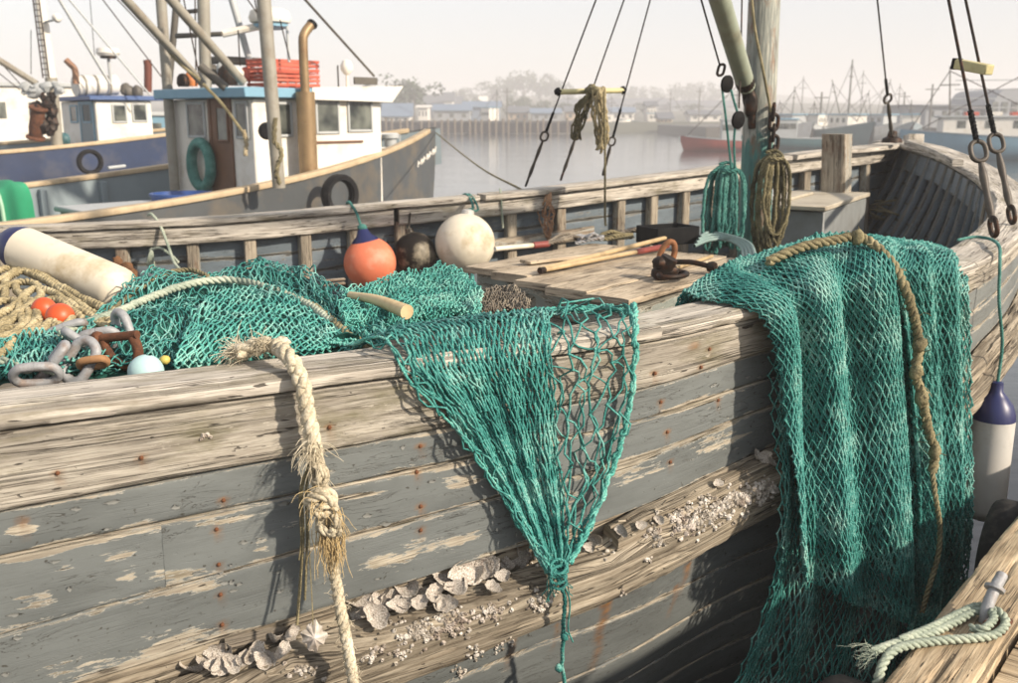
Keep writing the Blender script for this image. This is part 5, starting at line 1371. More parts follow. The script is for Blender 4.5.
# ropes hung over the left batten
m = MB()
for k in range(8):
    y = 7.80 + .025 * k; x = 588 + 1.8 * k; s_ = rng.normal(0, 1.6, 6); e = rng.uniform(-10, 4)
    m.rope(spline([AY(x - 3, 104 + 3 * s_[0], y - .05), AY(x, 89, y - .03), AY(x + 4, 91, y - .05), AY(598 + s_[1] * 1.6 + k * .6, 118, y - .06), AY(597 + s_[2] * 1.8, 140, y - .05), AY(600 + s_[3], 153 + e, y - .05), AY(604 + s_[4] * 1.6, 132, y - .08), AY(601 + s_[5] * 1.4, 106, y - .08), AY(598 + k * .6, 90, y - .05)], 90), .0095, jit=.012, phase=k)
setp(m.build('rope_hank', M_ROPEP, angle=None), 'pale hank of rope hanging down from the middle of the left batten', 'rope')
m = MB()
for k in range(5):
    y = 7.80 + .03 * k; q = rng.normal(0, 1.5, 6)
    m.rope(spline([AY(590, 93, y - .05), AY(582 - 1.5 * k + q[0], 108, y - .05), AY(573 + 2 * k + q[1], 126 + q[2] * 2, y - .05), AY(575 + q[3], 140, y - .05), AY(584 - 2 * k + q[4], 124, y - .06), AY(588 + q[5], 104, y - .05), AY(593, 90, y - .05)], 70), .0085, jit=.010)
m.blob(AY(592, 91, 7.78), (.05, .045, .045), 12, 8, 1.0, 4)
setp(m.build('rope_hank', M_ROPEO, angle=None), 'dark looped rope tied to the left batten beside the pale hank', 'rope')
setp(MB().rope(spline([AY(604, 92, 7.75), AY(605, 150, 7.72), AY(605, 210, 7.68), AY(605.5, 226, 7.68)], 90), .010).build('rope', M_ROPED, angle=None), 'single thin rope hanging straight down from the left batten inside the boat', 'rope')
# bits hanging on the far bulwark
m = MB(); y = port_y(549) - .18
for k in range(8):
    q = rng.normal(0, 1.8, 4)
    m.rope(spline([AY(546 + k, 189, y), AY(548 + q[0], 200, y - .04), AY(547 + q[1] * 2.2, 214, y - .04 + .01 * k), AY(548 + q[2] * 1.8, 226 + 2 * q[3], y - .03), AY(549 + q[3], 240, y)], 50), .0065, jit=.014, phase=k)
setp(m.build('rope_hank', m_twine('faded_red_rope', lin(120, 84, 62), lin(164, 126, 96), lin(192, 164, 132), .8), angle=None), 'faded reddish hank of rope tied to the far bulwark left of the hatch', 'rope')
y = port_y(503) - .17
setp(MB().rope(spline([AY(500, 189, y + .1), AY(501, 196, y), AY(502, 215, y - .01), AY(503, 228, y)], 50), .009).build('rope', M_ROPEG, angle=None), 'short pale lashing over the far bulwark right of the white buoy', 'rope')
y = port_y(155) - .16
m = MB(); m.rope(spline([AY(148, 215, y + .2), AY(152, 214.5, y + .1), AY(160, 225, y), AY(168, 245, y - .1), AY(174, 262, y - .3), AY(180, 270, y - .6)], 70), .011)
m.rope(spline([AY(150, 250, y), AY(160, 248, y - .05), AY(172, 256, y - .1), AY(178, 262, y - .3)], 50), .010)
for k in range(5): m.rope(spline([AY(152, 248, y), AY(149 + k, 256, y - .04), AY(147 + 2 * k, 266 + 3 * (k % 3), y - .02)], 30), .007)
setp(m.build('rope', M_ROPEG, angle=None), 'pale rope tied over the far bulwark behind the white fender', 'rope')
i = port_at(117); 
m = MB()
for k in range(4): m.blob(AY(126 + rng.normal(0, 4), 262 + 6 * k, port_y(126) - .2), (.035, .03, .04), 10, 7, .8, k)
setp(m.build('rag', m_plain('rusty_rag', lin(120, 84, 54), .9, 0, .5, 30)), 'clump of rusty old rags behind the right end of the white fender', 'rag')

# ------------------------------------------------------------------ the quay we stand on
zd = 1.28
q0 = AZ(880, 683, zd); q1 = AZ(1018, 510, zd); qd = nrm(q1 - q0); qn = np.array([qd[1], -qd[0], 0.0])   # qn: away from the boat
dock = thing('dock', 'weathered timber dock edge in the lower right corner, with a steel hook', 'dock', (q0 + q1) / 2 - [0, 0, .2])
bwid = .185
a = q0 - qd * .42; b = q0 + qd * 1.75
MB().timber(spline([a, b], 420) + qn * bwid / 2 - ZUP * .11, qn, ZUP, bwid, .22, .018, 18, 10, .006, .009, 401, grain=22, gouge=.008).build('edge_beam', W_DOCK, dock)
for k, (ta, tb) in enumerate(((-3.2, -.425), (1.755, 7.0))):
    MB().timber(spline([q0 + qd * ta, q0 + qd * tb], 120) + qn * bwid / 2 - ZUP * .11, qn, ZUP, bwid, .22, .018, 6, 6, .005, .008, 402 + k).build('edge_beam', W_DOCK, dock)
for k in range(70):
    c = q0 + qd * (-3.1 + k * .145) + qn * (bwid + .012)
    MB().timber(spline([c, c + qn * 3.6], 30) - ZUP * .06, qd, ZUP, .137, .05, .006, 3, 2, .002, .003, 410 + k).build('deck_board', W_DOCK, dock)
for k in range(5):
    c = q0 + qd * (-2.6 + 2.2 * k) + qn * .30
    MB().tubes(spline([c - [0, 0, 2.2], c - [0, 0, .09]], 10), .13, 14, caps=True).build('pile', W_DECK, dock)
for k, dz in enumerate((.42, .80, 1.18)):
    MB().timber(spline([q0 - qd * 3 , q0 + qd * 7], 60) + qn * .12 - ZUP * dz, qn, ZUP, .10, .26, .01, 3, 3, .004, .004, 490 + k).build('fender_plank', W_DECK, dock)
# hook
p = AZ(985, 621, zd); tk = thing('mooring_hook', 'bent galvanised steel hook standing on the dock beam', 'hook', p)
up = AZ(1002, 575, zd + .10)
MB().tubes(spline([p - [0, 0, .03], p + [0, 0, .03], p * .55 + up * .45 + [0, 0, .028], up], 24), .0155, 14, caps=True).build('shank', M_GALV, tk)
c = p * .5 + up * .5 + [0, 0, .028]
MB().lathe([(.016, -.006), (.026, -.005), (.027, .004), (.016, .006)], c, nrm(up - p), 18).build('collar', M_GALV, tk)
MB().box(AZ(997, 624, zd + .006), (.09, .06, .012), np.array([qd, qn, ZUP]), .003).build('base_plate', M_RUST, tk)
# rope on the hook
def DK(x, y, l=.014): return AZ(x, y, zd + l)
m = MB(); m.rope(spline([DK(872, 652), DK(900, 642), DK(930, 634), DK(955, 622), DK(975, 612, .02), DK(995, 610, .03), DK(1006, 622, .02), DK(996, 634), DK(975, 638), DK(945, 640), DK(915, 644), DK(895, 650), DK(884, 662, -.0), DK(878, 680, -.03), DK(872, 700, -.12)], 260), .0125, .06)
m.rope(spline([DK(900, 640, .02), DK(930, 628, .02), DK(960, 613, .02), DK(980, 606, .03), DK(994, 616, .035), DK(985, 628, .03), DK(970, 628, .02)], 140), .0115, .055)
tuft(m, DK(872, 652), [[-1, -.2, .1]], 40, .05, .4, .0009); 
setp(m.build('mooring_rope', M_ROPEG, angle=None), 'pale green twisted rope looped round the hook on the dock beam', 'rope')
def m_tyre(): return m_plain('tyre_rubber', lin(30, 30, 32), .75, 0, .35, 14, lin(88, 84, 78), .3, .003)
M_TYRE = m_tyre()
def tyre_mb(c, ax, R, r):
    pr = [(R - r * 1.1, -r * .5), (R - r * .9, -r * .85), (R - r * .2, -r * .95), (R, -r * .6), (R + .0, r * .6), (R - r * .2, r * .95), (R - r * .9, r * .85), (R - r * 1.1, r * .5), (R - r * .8, 0), (R - r * 1.1, -r * .5)]
    return MB().lathe(pr, c, ax, 32)
c = AZ(1034, 500, zd) + (-qn) * .07 - ZUP * .23
setp(tyre_mb(c, qn, .20, .06).build('tyre_fender', M_TYRE), 'black tyre hung on the dock side just above the hook, at the frame edge', 'tyre')
c = q0 + qd * -.02 - qn * .075 - ZUP * .22
setp(tyre_mb(c, qn, .19, .065).build('tyre_fender', M_TYRE), 'black tyre hung on the dock side below the loose rope end', 'tyre')
# ------------------------------------------------------------------ harbour: materials
M_WHITE = m_plain('white_boat_paint', lin(226, 222, 212), .45, 0, .08, 3, lin(170, 150, 116), .35)
M_BLUEW = m_plain('sky_blue_trim', lin(120, 164, 186), .5, 0, .15, 4)
M_DGREY = m_plain('dark_grey_hull', lin(78, 82, 84), .5, 0, .3, 1.6, lin(120, 106, 84), .4)
M_BLUEH = m_plain('navy_blue_hull', lin(38, 54, 86), .5, 0, .3, 2, lin(84, 84, 88), .45)
M_GREYB = m_plain('grey_bulwark', lin(124, 138, 144), .55, 0, .15, 2.5)
M_GREYD = m_plain('dark_grey_deck', lin(70, 76, 80), .7, 0, .25, 2)
M_TAN = m_plain('tan_rail_cap', lin(190, 170, 138), .65, 0, .2, 5, lin(120, 100, 74), .4)
M_BROWN = m_plain('brown_door', lin(112, 76, 50), .55, 0, .35, 4)
M_BRASS = m_plain('tarnished_stack', lin(150, 126, 92), .5, .35, .3, 6, lin(110, 80, 50), .5)
M_POLE = m_plain('weathered_pole', lin(150, 146, 134), .55, 0, .2, 5, lin(104, 84, 60), .4)
M_POLED = m_plain('dark_pole', lin(92, 88, 80), .6, 0, .3, 6)
M_REDC = m_plain('red_plastic_crate', lin(190, 84, 62), .6, 0, .25, 6, lin(150, 110, 90), .4)
M_GREENT = m_plain('green_tarp', lin(40, 150, 106), .6, 0, .15, 3)
M_BLUEP = m_plain('blue_plastic', lin(46, 78, 140), .45, 0, .15, 5)
def m_glass():
    t = NT('cabin_glass'); return t.fin(t.ramp(t.noise(t.pos(3), 1.0, 2), [(.35, lin(36, 42, 42)), (.65, lin(112, 116, 108))]), .08, None, 0, .6)
M_GLASS = m_glass()
M_REDH = m_plain('red_hull', lin(150, 56, 40), .55, 0, .25, 1)
M_TEALH = m_plain('teal_hull', lin(54, 98, 104), .55, 0, .25, 1)
M_LBLUE = m_plain('light_blue_hull', lin(108, 148, 168), .5, 0, .2, 1)
M_PALEG = m_plain('pale_grey_paint', lin(176, 180, 180), .55, 0, .15, 1)

class Boat:
    """working boat: local frame u (0 stern .. 1 bow), side (+ starboard)"""
    def __init__(s, name, label, tip, head, L, B, z0, rise, hull_mat, cap_mat=None, deck=None, dz=.75, group=None, n=26, detail=True, pw=2.1):
        s.h = nrm(np.array([head[0], head[1], 0.0])); s.r = np.array([s.h[1], -s.h[0], 0.0]); s.L = L; s.B = B; s.z0 = z0; s.rise = rise; s.pw = pw
        s.tip = np.asarray(tip, float)
        s.t = thing(name, label, 'boat', (s.tip[0] - s.h[0] * L / 2, s.tip[1] - s.h[1] * L / 2, 0), group)
        u = np.linspace(0, 1, n)
        def side(sg, k=1.0, dz_=0.0, inset=0.0, um=1.0):
            uu = u * um
            return s.pt(uu, sg * (s.hb(uu) * k - inset)) + np.array([0, 0, 1.0]) * (s.zs(uu) + dz_)[:, None]
        m = MB()
        for sg in (1, -1):
            rows = [side(sg)]
            for f, k, um in ((.35, .995, .985), (.7, .95, .965), (1.0, .80, .945), (1.12, .6, .93)):
                q = s.pt(u * um, sg * s.hb(u * um / .985 if 0 else u * um) * k) ; q[:, 2] = s.zs(u) * (1 - f); rows.append(q)
            g = np.stack(rows, 1); m.grid(g, flip=sg < 0)
        tr = np.stack([np.stack([r_[0] for r_ in [side(1)] ]), np.stack([side(-1)[0]])], 0)
        a = side(1)[0]; b = side(-1)[0]; m.add([a, b, b * [1, 1, 0], a * [1, 1, 0]], [[0, 1, 2, 3]])
        m.build('hull', hull_mat, s.t, angle=50)
        # inner bulwark, cap, deck
        m = MB()
        for sg in (1, -1): m.grid(np.stack([side(sg, 1, -.02, .09), side(sg, 1, -dz, .12)], 1), flip=sg > 0)
        m.build('bulwark', M_GREYB if deck is None else deck, s.t, angle=50)
        for sg in (1, -1):
            p = side(sg, 1, .02, .045)[:-1]; sd_ = np.broadcast_to(s.r * sg, p.shape)
            MB().timber(p, sd_, ZUP, .16, .07, .012, 2, 2, 0, 0).build('rail_cap', cap_mat or M_TAN, s.t)
        m = MB(); m.grid(np.stack([side(1, 1, -dz, .06), side(-1, 1, -dz, .06)], 1)); m.build('deck', M_GREYD, s.t)
        if detail:
            for sg in (1, -1):
                for uu in np.linspace(.04, .56, 8):
                    p = s.pt(np.array([uu]), sg * (s.hb(np.array([uu])) - .15))[0]; z = s.zs(uu)
                    MB().box(p + ZUP * (z - dz / 2 - .03), (.09, .10, dz - .06), np.array([s.h, s.r, ZUP]), .008).build('bulwark_post', M_GREYB, s.t)
    def hb(s, u): return s.B / 2 * (1 - np.maximum(0, (u - .42) / .58) ** 2.2) * (.86 + .14 * np.minimum(1, u / .3))
    def zs(s, u): return s.z0 + s.rise * np.asarray(u) ** s.pw
    def pt(s, u, side): 
        u = np.asarray(u, float); side = np.asarray(side, float)
        p = s.tip - s.h * ((1 - u) * s.L)[..., None] + s.r * side[..., None]; p = np.array(p); p[..., 2] = 0; return p
    def find_u(s, px, side):
        u = np.linspace(0, 1, 800); p = s.pt(u, side + 0 * u); p[:, 2] = 2.4
        x = p[:, 0] / ((p - CAM) @ FWD) * FPX + 509
        return u[np.argmin(np.abs(x - px))]
    def box(s, nm, mat, u0, u1, s0, s1, z0, z1, parent=None, ch=.02):
        a = s.pt(np.array([u0]), np.array([s0]))[0]; c = s.pt(np.array([(u0 + u1) / 2]), np.array([(s0 + s1) / 2]))[0] + ZUP * (z0 + z1) / 2
        return MB().box(c, ((u1 - u0) * s.L, abs(s1 - s0), z1 - z0), np.array([s.h, s.r * -1, ZUP]), ch).build(nm, mat, parent or s.t)
def wall_rect(o, n, x0, y0, x1, y1, mat_f, mat_p, parent, fr=.035, lift=.012, name='window'):
    """window on the vertical wall through o with normal n, given by photo corners"""
    n = nrm(n); o = np.asarray(o)
    def hit(x, y):
        r = ray(x, y); t = ((o - CAM) @ n) / (r @ n); return CAM + r * t
    a, b = hit(x0, (y0 + y1) / 2), hit(x1, (y0 + y1) / 2); zt_, zb = hit((x0 + x1) / 2, y0)[2], hit((x0 + x1) / 2, y1)[2]
    ex = nrm((b - a) * [1, 1, 0]); w_ = np.linalg.norm(b - a); c = (a + b) / 2; c[2] = (zt_ + zb) / 2; h_ = zt_ - zb
    f = MB()
    A3 = np.array([ex, ZUP, np.cross(ex, ZUP)])
    if A3[2] @ n < 0: A3[2] *= -1; A3[0] *= -1
    c = c + n * lift
    for sx in (-1, 1): f.box(c + ex * sx * (w_ / 2 - fr / 2), (fr, h_, .03), A3, .006)
    for sz in (-1, 1): f.box(c + ZUP * sz * (h_ / 2 - fr / 2), (w_ - 2 * fr, fr, .03), A3, .006)
    fo = f.build(name, mat_f, parent)
    MB().box(c - n * .004, (w_ - 2 * fr + .006, h_ - 2 * fr + .006, .012), A3, .002).build('pane', mat_p, fo)
    return fo
def pole(nm, mat, a, b, r0, r1=None, parent=None, n=8):
    return MB().tubes(np.stack([a, b]), np.array([r0, r1 or r0]), n, caps=True).build(nm, mat, parent)

# ------------------------------------------------------------------ boat with the white wheelhouse
BA = Boat('trawler', 'white wheelhouse fishing boat with sky blue roof trim and dark grey hull, moored alongside', [-1.24, 17.3, 0], (.67, .74), 11.5, 4.2, 1.42, 1.0, M_DGREY, M_TAN, dz=.62)
h, r_ = BA.h, BA.r
hw = 1.3; u0 = BA.find_u(254, hw); cor = BA.pt(np.array([u0]), np.array([hw]))[0]
u1 = BA.find_u(389, hw); zr = 2.96
BA.box('wheelhouse', M_WHITE, u0, u1 - .012, -.72, hw, .95, zr - .14)
rf = BA.box('roof', M_BLUEW, u0 - .016, u1 + .004, -.86, hw + .12, zr - .13, zr, ch=.012)
# pale front visor, raked
q = [BA.pt(np.array([u]), np.array([s_]))[0] for u in (u0 + .075, u1 + .016) for s_ in (hw + .13, -.87)]
mm = MB(); zz = [zr - .145, zr + .012]
lo = [q[0] + ZUP * zz[0], q[1] + ZUP * zz[0], q[3] + ZUP * (zz[0] - .02) - h * .22, q[2] + ZUP * (zz[0] - .02) - h * .22]; hi = [q[0] + ZUP * zz[1], q[1] + ZUP * zz[1], q[3] + ZUP * (zz[1] + .05), q[2] + ZUP * (zz[1] + .05)]
mm.add(np.array(lo + hi), [[0, 1, 2, 3], [7, 6, 5, 4], [0, 4, 5, 1], [1, 5, 6, 2], [2, 6, 7, 3], [3, 7, 4, 0]]); mm.build('visor', M_WHITE, BA.t, smooth=False)
side_o = cor + r_ * .002; aft_o = cor - h * .002
for x0, y0, x1, y1 in ((315, 99, 339, 134), (347, 98, 372, 132), (276, 102, 292, 137)): wall_rect(side_o, r_, x0, y0, x1, y1, M_PALEG, M_GLASS, BA.t)
wall_rect(aft_o, -h, 188, 102, 206, 138, M_PALEG, M_GLASS, BA.t); wall_rect(aft_o, -h, 236, 101, 249, 139, M_PALEG, M_GLASS, BA.t)
d = wall_rect(aft_o, -h, 211, 94, 234, 200, M_BROWN, M_BROWN, BA.t, fr=.07, name='door')
wall_rect(aft_o - h * .02, -h, 217, 106, 229, 142, M_BROWN, M_GLASS, d, fr=.03, name='door_window')
# name board above the windows and a lamp
def on_side(x, y, o=.0):
    rr = ray(x, y); t = ((side_o + r_ * o - CAM) @ r_) / (rr @ r_); return CAM + rr * t
a, b = on_side(354, 82, .16), on_side(377, 80, .16)
MB().box((a + b) / 2, (np.linalg.norm(b - a), .03, .10), np.array([h, -r_, ZUP]), .006).build('name_board', M_POLED, BA.t)
MB().box(on_side(376, 94, .05), (.10, .08, .07), np.array([h, -r_, ZUP]), .01).build('deck_lamp', M_GALV, BA.t)
MB().box(on_side(335, 142, .012), (1.0, .03, .03), np.array([h, -r_, ZUP]), .005).build('rubbing_strip', M_BROWN, BA.t)
# lower trunk cabin forward
u2 = BA.find_u(402, hw - .25)
BA.box('trunk_cabin', M_WHITE, u1 - .01, u2 + .0, -.5, .78, 1.3, 2.13)
MB().box(on_side(382, 152, -.2), (.14, .03, .10), np.array([h, -r_, ZUP]), .01).build('vent_box', M_IRON, BA.t)
for k in range(4):
    u = .80 + .05 * k; p = BA.pt(np.array([u]), np.array([-.3]))[0]
    pole('rail_post', M_PALEG, p + ZUP * 1.8, p + ZUP * 2.32, .022, parent=BA.t)
MB().tubes(spline([BA.pt(np.array([u]), np.array([-.3]))[0] + ZUP * 2.3 for u in (.79, .87, .96)], 10), .026, 8).build('hand_rail', M_PALEG, BA.t)
MB().lathe([(.10, 0), (.10, .28), (.14, .30), (.14, .36), (.001, .37)], BA.pt(np.array([.90]), np.array([.12]))[0] + ZUP * 1.95, ZUP, 14).build('bitt', M_PALEG, BA.t)
# exhaust stack
e0 = on_side(309, 178, .22); e1 = on_side(306, 92, .22); e2 = on_side(304, 45, .22)
e1 = np.array([e0[0], e0[1], e1[2]]); e2 = np.array([e0[0], e0[1], e2[2]])
so = MB().tubes(spline([e0, e1], 6), .125, 16, caps=True).build('exhaust_casing', M_BRASS, BA.t)
MB().tubes(spline([e1 - [0, 0, .02], e2, e2 + h * .03 + ZUP * .14, e2 + h * .16 + ZUP * .28], 24), .062, 12, caps=True).build('exhaust_pipe', M_BRASS, so)
MB().lathe([(.07, 0), (.075, .02), (.07, .05)], e2 + h * .14 + ZUP * .25, nrm(h + ZUP), 12).build('soot_tip', M_BLKP, so)
# roof gear
zt2 = zr + .01
def roofpt(x, y, s_): 
    u = BA.find_u(x, s_); p = BA.pt(np.array([u]), np.array([s_]))[0]; return p + ZUP * zt2
MB().lathe([(.001, 0), (.02, 0), (.02, .22), (.05, .24), (.09, .30), (.095, .36), (.06, .43), (.001, .45)], roofpt(349, 75, .5), ZUP, 14).build('dome_antenna', M_WHITE, BA.t)
p = roofpt(340, 75, -.2); pole('whip_antenna', M_IRON, p, p + ZUP * .4, .012, parent=BA.t)
for k, (x, dz_) in enumerate(((275, 0), (297, 0), (286, .135))):
    p = roofpt(x, 75, .45); c = p + ZUP * (.10 + dz_ * 1.5)
    t = thing('fish_crate', ['left lower red plastic crate on the wheelhouse roof', 'right lower red plastic crate on the wheelhouse roof', 'topmost red plastic crate on the wheelhouse roof'][k], 'crate', c - ZUP * .06, 'red crates on the wheelhouse roof')
    R3 = np.array([h, -r_, ZUP]); ln = .58 if k < 2 else .95
    MB().box(c - ZUP * .085, (ln, .4, .014), R3, .003).build('base', M_REDC, t)
    for q_ in (-.045, .02, .075):
        for sg in (-1, 1):
            MB().box(c + r_ * sg * .2 + ZUP * q_, (ln, .016, .04), R3, .003).build('slat', M_REDC, t); MB().box(c + h * sg * (ln / 2 - .01) + ZUP * q_, (.016, .38, .04), R3, .003).build('slat', M_REDC, t)
    for sg in (-1, 1):
        for sh_ in (-1, 1): MB().box(c + h * sg * (ln / 2 - .03) + r_ * sh_ * .188, (.03, .012, .19), R3, .002).build('corner_post', M_REDC, t)
# radar
rc = AY(270, 18, 14.2)
MB().lathe([(.001, -.10), (.16, -.10), (.27, -.06), (.29, 0), (.26, .09), (.16, .13), (.001, .14)], rc, ZUP, 24).build('radar_dome', M_WHITE, BA.t)
MB().lathe([(.001, -.15), (.17, -.15), (.24, -.12), (.24, -.085), (.001, -.085)], rc, ZUP, 24).build('radar_base', M_BLUEW, BA.t)
pole('radar_bracket', M_WHITE, AY(222, 34, 14.0), rc - ZUP * .10 - h * .1, .05, parent=BA.t)
pole('radar_post', M_PALEG, AY(287, 26, 14.1), AY(289, 62, 14.1), .02, parent=BA.t)
# masts, booms and poles on the boat
for nm, mt_, a, b, ra in (('mast', M_POLE, AY(203, -14, 13.7), AY(206, 90, 13.7), .085), ('boom', M_POLE, AY(110, -18, 12.2), AY(203, 84, 13.3), .055), ('boom', M_POLE, AY(150, -24, 12.0), AY(243, 82, 13.2), .06), ('gantry_leg', M_POLE, AY(160, -14, 14.3), AY(175, 190, 14.3), .075), ('gantry_leg', M_POLED, AY(178, -14, 14.5), AY(169, 86, 14.5), .05), ('gantry_leg', M_PALEG, AY(228, -14, 14.4), AY(255, 80, 14.4), .05), ('derrick', M_POLE, AY(263, -10, 12.0), AY(279, 188, 12.0), .085), ('spreader', M_POLED, AY(176, 36, 14.0), AY(222, 34, 13.9), .035), ('spreader', M_POLED, AY(186, 12, 13.9), AY(204, 10, 13.8), .03)):
    pole(nm, mt_, a, b, ra, ra * .92, BA.t, 12)
for q in ([(203, 84), (222, 104), (247, 138)], [(160, 40), (178, 62), (200, 80)]): MB().tubes(spline([AY(x, y, 12.9) for x, y in q], 10), .02, 6).build('guy_rope', M_ROPED, BA.t)
MB().tubes(spline([AY(200, 66, 13.2), AY(212, 76, 13.2), AY(226, 88, 13.2)], 5), .055, 10, caps=True).build('winch_drum', M_POLED, BA.t)
for x0, y0, x1, y1 in ((183, -4, 199, 74), (195, -4, 196, 86), (254, -4, 268, 70), (245, -4, 262, 20), (280, 20, 290, 60), (238, 30, 240, 66)): pole('stay', M_IRON, AY(x0, y0, 13.4), AY(x1, y1, 13.4), .009, parent=BA.t, n=5)
pole('fore_stay', M_POLED, AY(300, -6, 13.6), on_side(374, 76, -.3), .018, parent=BA.t, n=6)
# roof clutter
for k, (x, y, s_, mt_) in enumerate(((183, 80, .09, M_IRON), (191, 79, .10, m_plain('orange_lamp', lin(208, 128, 72), .5)), (211, 74, .14, M_POLED), (228, 74, .15, M_IRON), (236, 76, .13, M_WHITE), (247, 74, .10, M_REDC), (222, 68, .08, M_PALEG))):
    p = AY(x, y, 14.1 + .1 * (k % 3)); MB().lathe([(.001, -s_), (s_ * .8, -s_), (s_, -s_ * .5), (s_ * .9, s_ * .4), (s_ * .5, s_ * .9), (.001, s_)], p, ZUP, 12).build('roof_lamp' if k < 2 else 'vent_cowl', mt_, BA.t)
MB().box(AY(238, 61, 14.6), (.75, .3, .10), np.array([h, -r_, ZUP]), .02).build('roof_hatch', M_POLED, BA.t)
# ropes and gear hanging on the derrick
MB().rope(spline([AY(276, 118, 11.85), AY(274, 140, 11.82), AY(281, 152, 11.8), AY(277, 170, 11.82), AY(279, 184, 11.85)], 60), .03, jit=.02).build('hanging_rope', M_ROPED, BA.t, angle=None)
MB().lathe([(.001, -.06), (.08, -.06), (.11, 0), (.08, .06), (.001, .06)], AY(267, 131, 12.6), nrm(np.array([.3, -1, 0])), 18).build('net_block', M_BLKP, BA.t)
MB().rope(spline([AY(244, 130, 12.7), AY(246, 142, 12.7), AY(245, 156, 12.7)], 30), .03, jit=.02).build('hanging_rope', M_ROPE, BA.t, angle=None)
# lifebuoy
def on_aft(x, y, o=.0):
    rr = ray(x, y); t = ((aft_o - h * o - CAM) @ h) / (rr @ h); return CAM + rr * t
c = on_aft(201, 165, .10); Rl = .30; a = np.linspace(0, 2 * math.pi, 37); ex = -r_
setp(MB().tubes(c + Rl * (np.cos(a)[:, None] * ex * .8 + np.sin(a)[:, None] * ZUP), .075, 12).build('lifebuoy', M_ROPET), 'teal lifebuoy ring hung on the white wheelhouse wall beside the brown door', 'lifebuoy')
# letters on the bow, too blurred to read in the photograph
hub = bvh_of([o for o in BA.t.children if o.name.startswith('hull')])
m = MB()
for k in range(7):
    x = 417 + 2.9 * k; y = 164 - 2.4 * k
    for dx, dy, x2, y2 in ((0, 3, .6, -3), (.3, 0, 1.9, -1), (1.6, 2.4, 2.0, -3.2))[:2 + k % 2]:
        pa_ = []
        for (xx, yy) in ((x + dx, y + dy), (x + x2, y + y2)):
            hh = hub.ray_cast(Vector(CAM), Vector(nrm(ray(xx, yy))))
            if hh[0] is not None:
                nn = np.array(hh[1]); nn = nn if nn @ ray(xx, yy) < 0 else -nn; pa_.append(np.array(hh[0]) + nn * .012)
        if len(pa_) == 2: m.tubes(np.stack(pa_), .011, 4, caps=True)
if m.n: setp(m.build('bow_lettering', M_WHITE, BA.t), kind='stuff')
# tyre on the hull, tarp, fish box, bin
def tyre_at(x, y, Y, ax, R, label): setp(tyre_mb(AY(x, y, Y), ax, R, R * .3).build('tyre_fender', M_TYRE), label, 'tyre')
tyre_at(340, 195, 13.05, r_ + h * .0, .27, 'black tyre hung on the dark hull of the boat with the white wheelhouse')
c = AY(-16, 204, 11.1)
m = MB(); U, V = np.meshgrid(np.linspace(-1, 1, 24), np.linspace(0, 1, 20), indexing='ij'); hh = .62 * (1 - np.abs(U) ** 6) ** .5
hd = nrm(np.array([.9, -.1, 0])); m.grid(c - ZUP * .42 + hd * (U * .24)[..., None] + np.array([-.1, 1, 0]) * (V * .9 + 0 * U)[..., None] + ZUP * (hh * (1 - .06 * np.sin(V * 9)) + .02 * fbm(P3(U * 3, V * 3, 1), 2))[..., None])
f0 = c - ZUP * .42 + hd * (U[:, 0] * .24)[:, None]; m.grid(np.stack([f0, f0 + ZUP * (hh[:, 0] + .02 * fbm(P3(U[:, 0] * 3, V[:, 0] * 3, 1), 2))[:, None]], 1))
tp = thing('tarp_cover', 'bright green canvas cover on the deck at the left picture edge', 'tarp', c - ZUP * .42); m.build('canvas', M_GREENT, tp, angle=60)
p = np.stack([f0 + ZUP * (hh[:, 0])[:, None] - [0, .02, 0]], 0)[0]; MB().tubes(p, .022, 7).build('piping', m_plain('pale_green_edge', lin(160, 200, 170), .6), tp)
c = AY(125, 207, 11.9); tb = thing('fish_box', 'flat pale grey fish box lid on the deck behind the far bulwark', 'box', c - ZUP * .3)
ax3 = np.array([h, -r_, ZUP]); MB().box(c - ZUP * .2, (1.25, .72, .36), ax3, .02).build('body', M_GREYB, tb); MB().box(c, (1.35, .82, .06), ax3, .015).build('lid', M_PALEG, tb)
c = AY(183, 200, 12.6); tb = thing('plastic_bin', 'blue plastic bin on deck below the teal lifebuoy', 'bin', c - ZUP * .3)
MB().lathe([(.001, -.3), (.32, -.3), (.38, .05), (.40, .06), (.40, .09), (.36, .09), (.31, -.22), (.001, -.22)], c, ZUP, 24).build('tub', M_BLUEP, tb)

# ------------------------------------------------------------------ the blue boat behind it
BB = Boat('trawler', 'navy blue hulled fishing boat with a white cabin, behind the nearer boat at left', [-6.05, 23.9, 0], (.78, .62), 13.0, 4.4, 1.72, .75, M_BLUEH, M_TAN, dz=.6)
h, r_ = BB.h, BB.r; hw = 1.25; u0 = BB.find_u(97, hw); u1 = BB.find_u(153, hw); cor = BB.pt(np.array([u0]), np.array([hw]))[0]; zr = 3.0
BB.box('wheelhouse', M_WHITE, u0, u1, -hw, hw, 1.2, zr - .1); BB.box('roof', m_plain('navy_roof_trim', lin(64, 92, 142), .5), u0 - .01, u1 + .02, -hw - .1, hw + .1, zr - .09, zr, ch=.012)
side_o = cor + r_ * .002; aft_o = cor - h * .002
for x0, y0, x1, y1 in ((112, 104, 127, 123), (132, 103.5, 147, 122)): wall_rect(side_o, r_, x0, y0, x1, y1, M_PALEG, M_GLASS, BB.t)
for x0, y0, x1, y1 in ((71, 105, 78, 123), (83, 103, 92, 123)): wall_rect(aft_o, -h, x0, y0, x1, y1, M_BLUEW, M_GLASS, BB.t)
wall_rect(aft_o, -h, 81, 101, 95, 148, M_BLUEW, M_GREYB, BB.t, name='door', fr=.06)
MB().tubes(spline([AY(75, 86, 21.0), AY(116, 85, 21.6)], 8), .21, 18, caps=True).build('raft_canister', M_WHITE, BB.t)
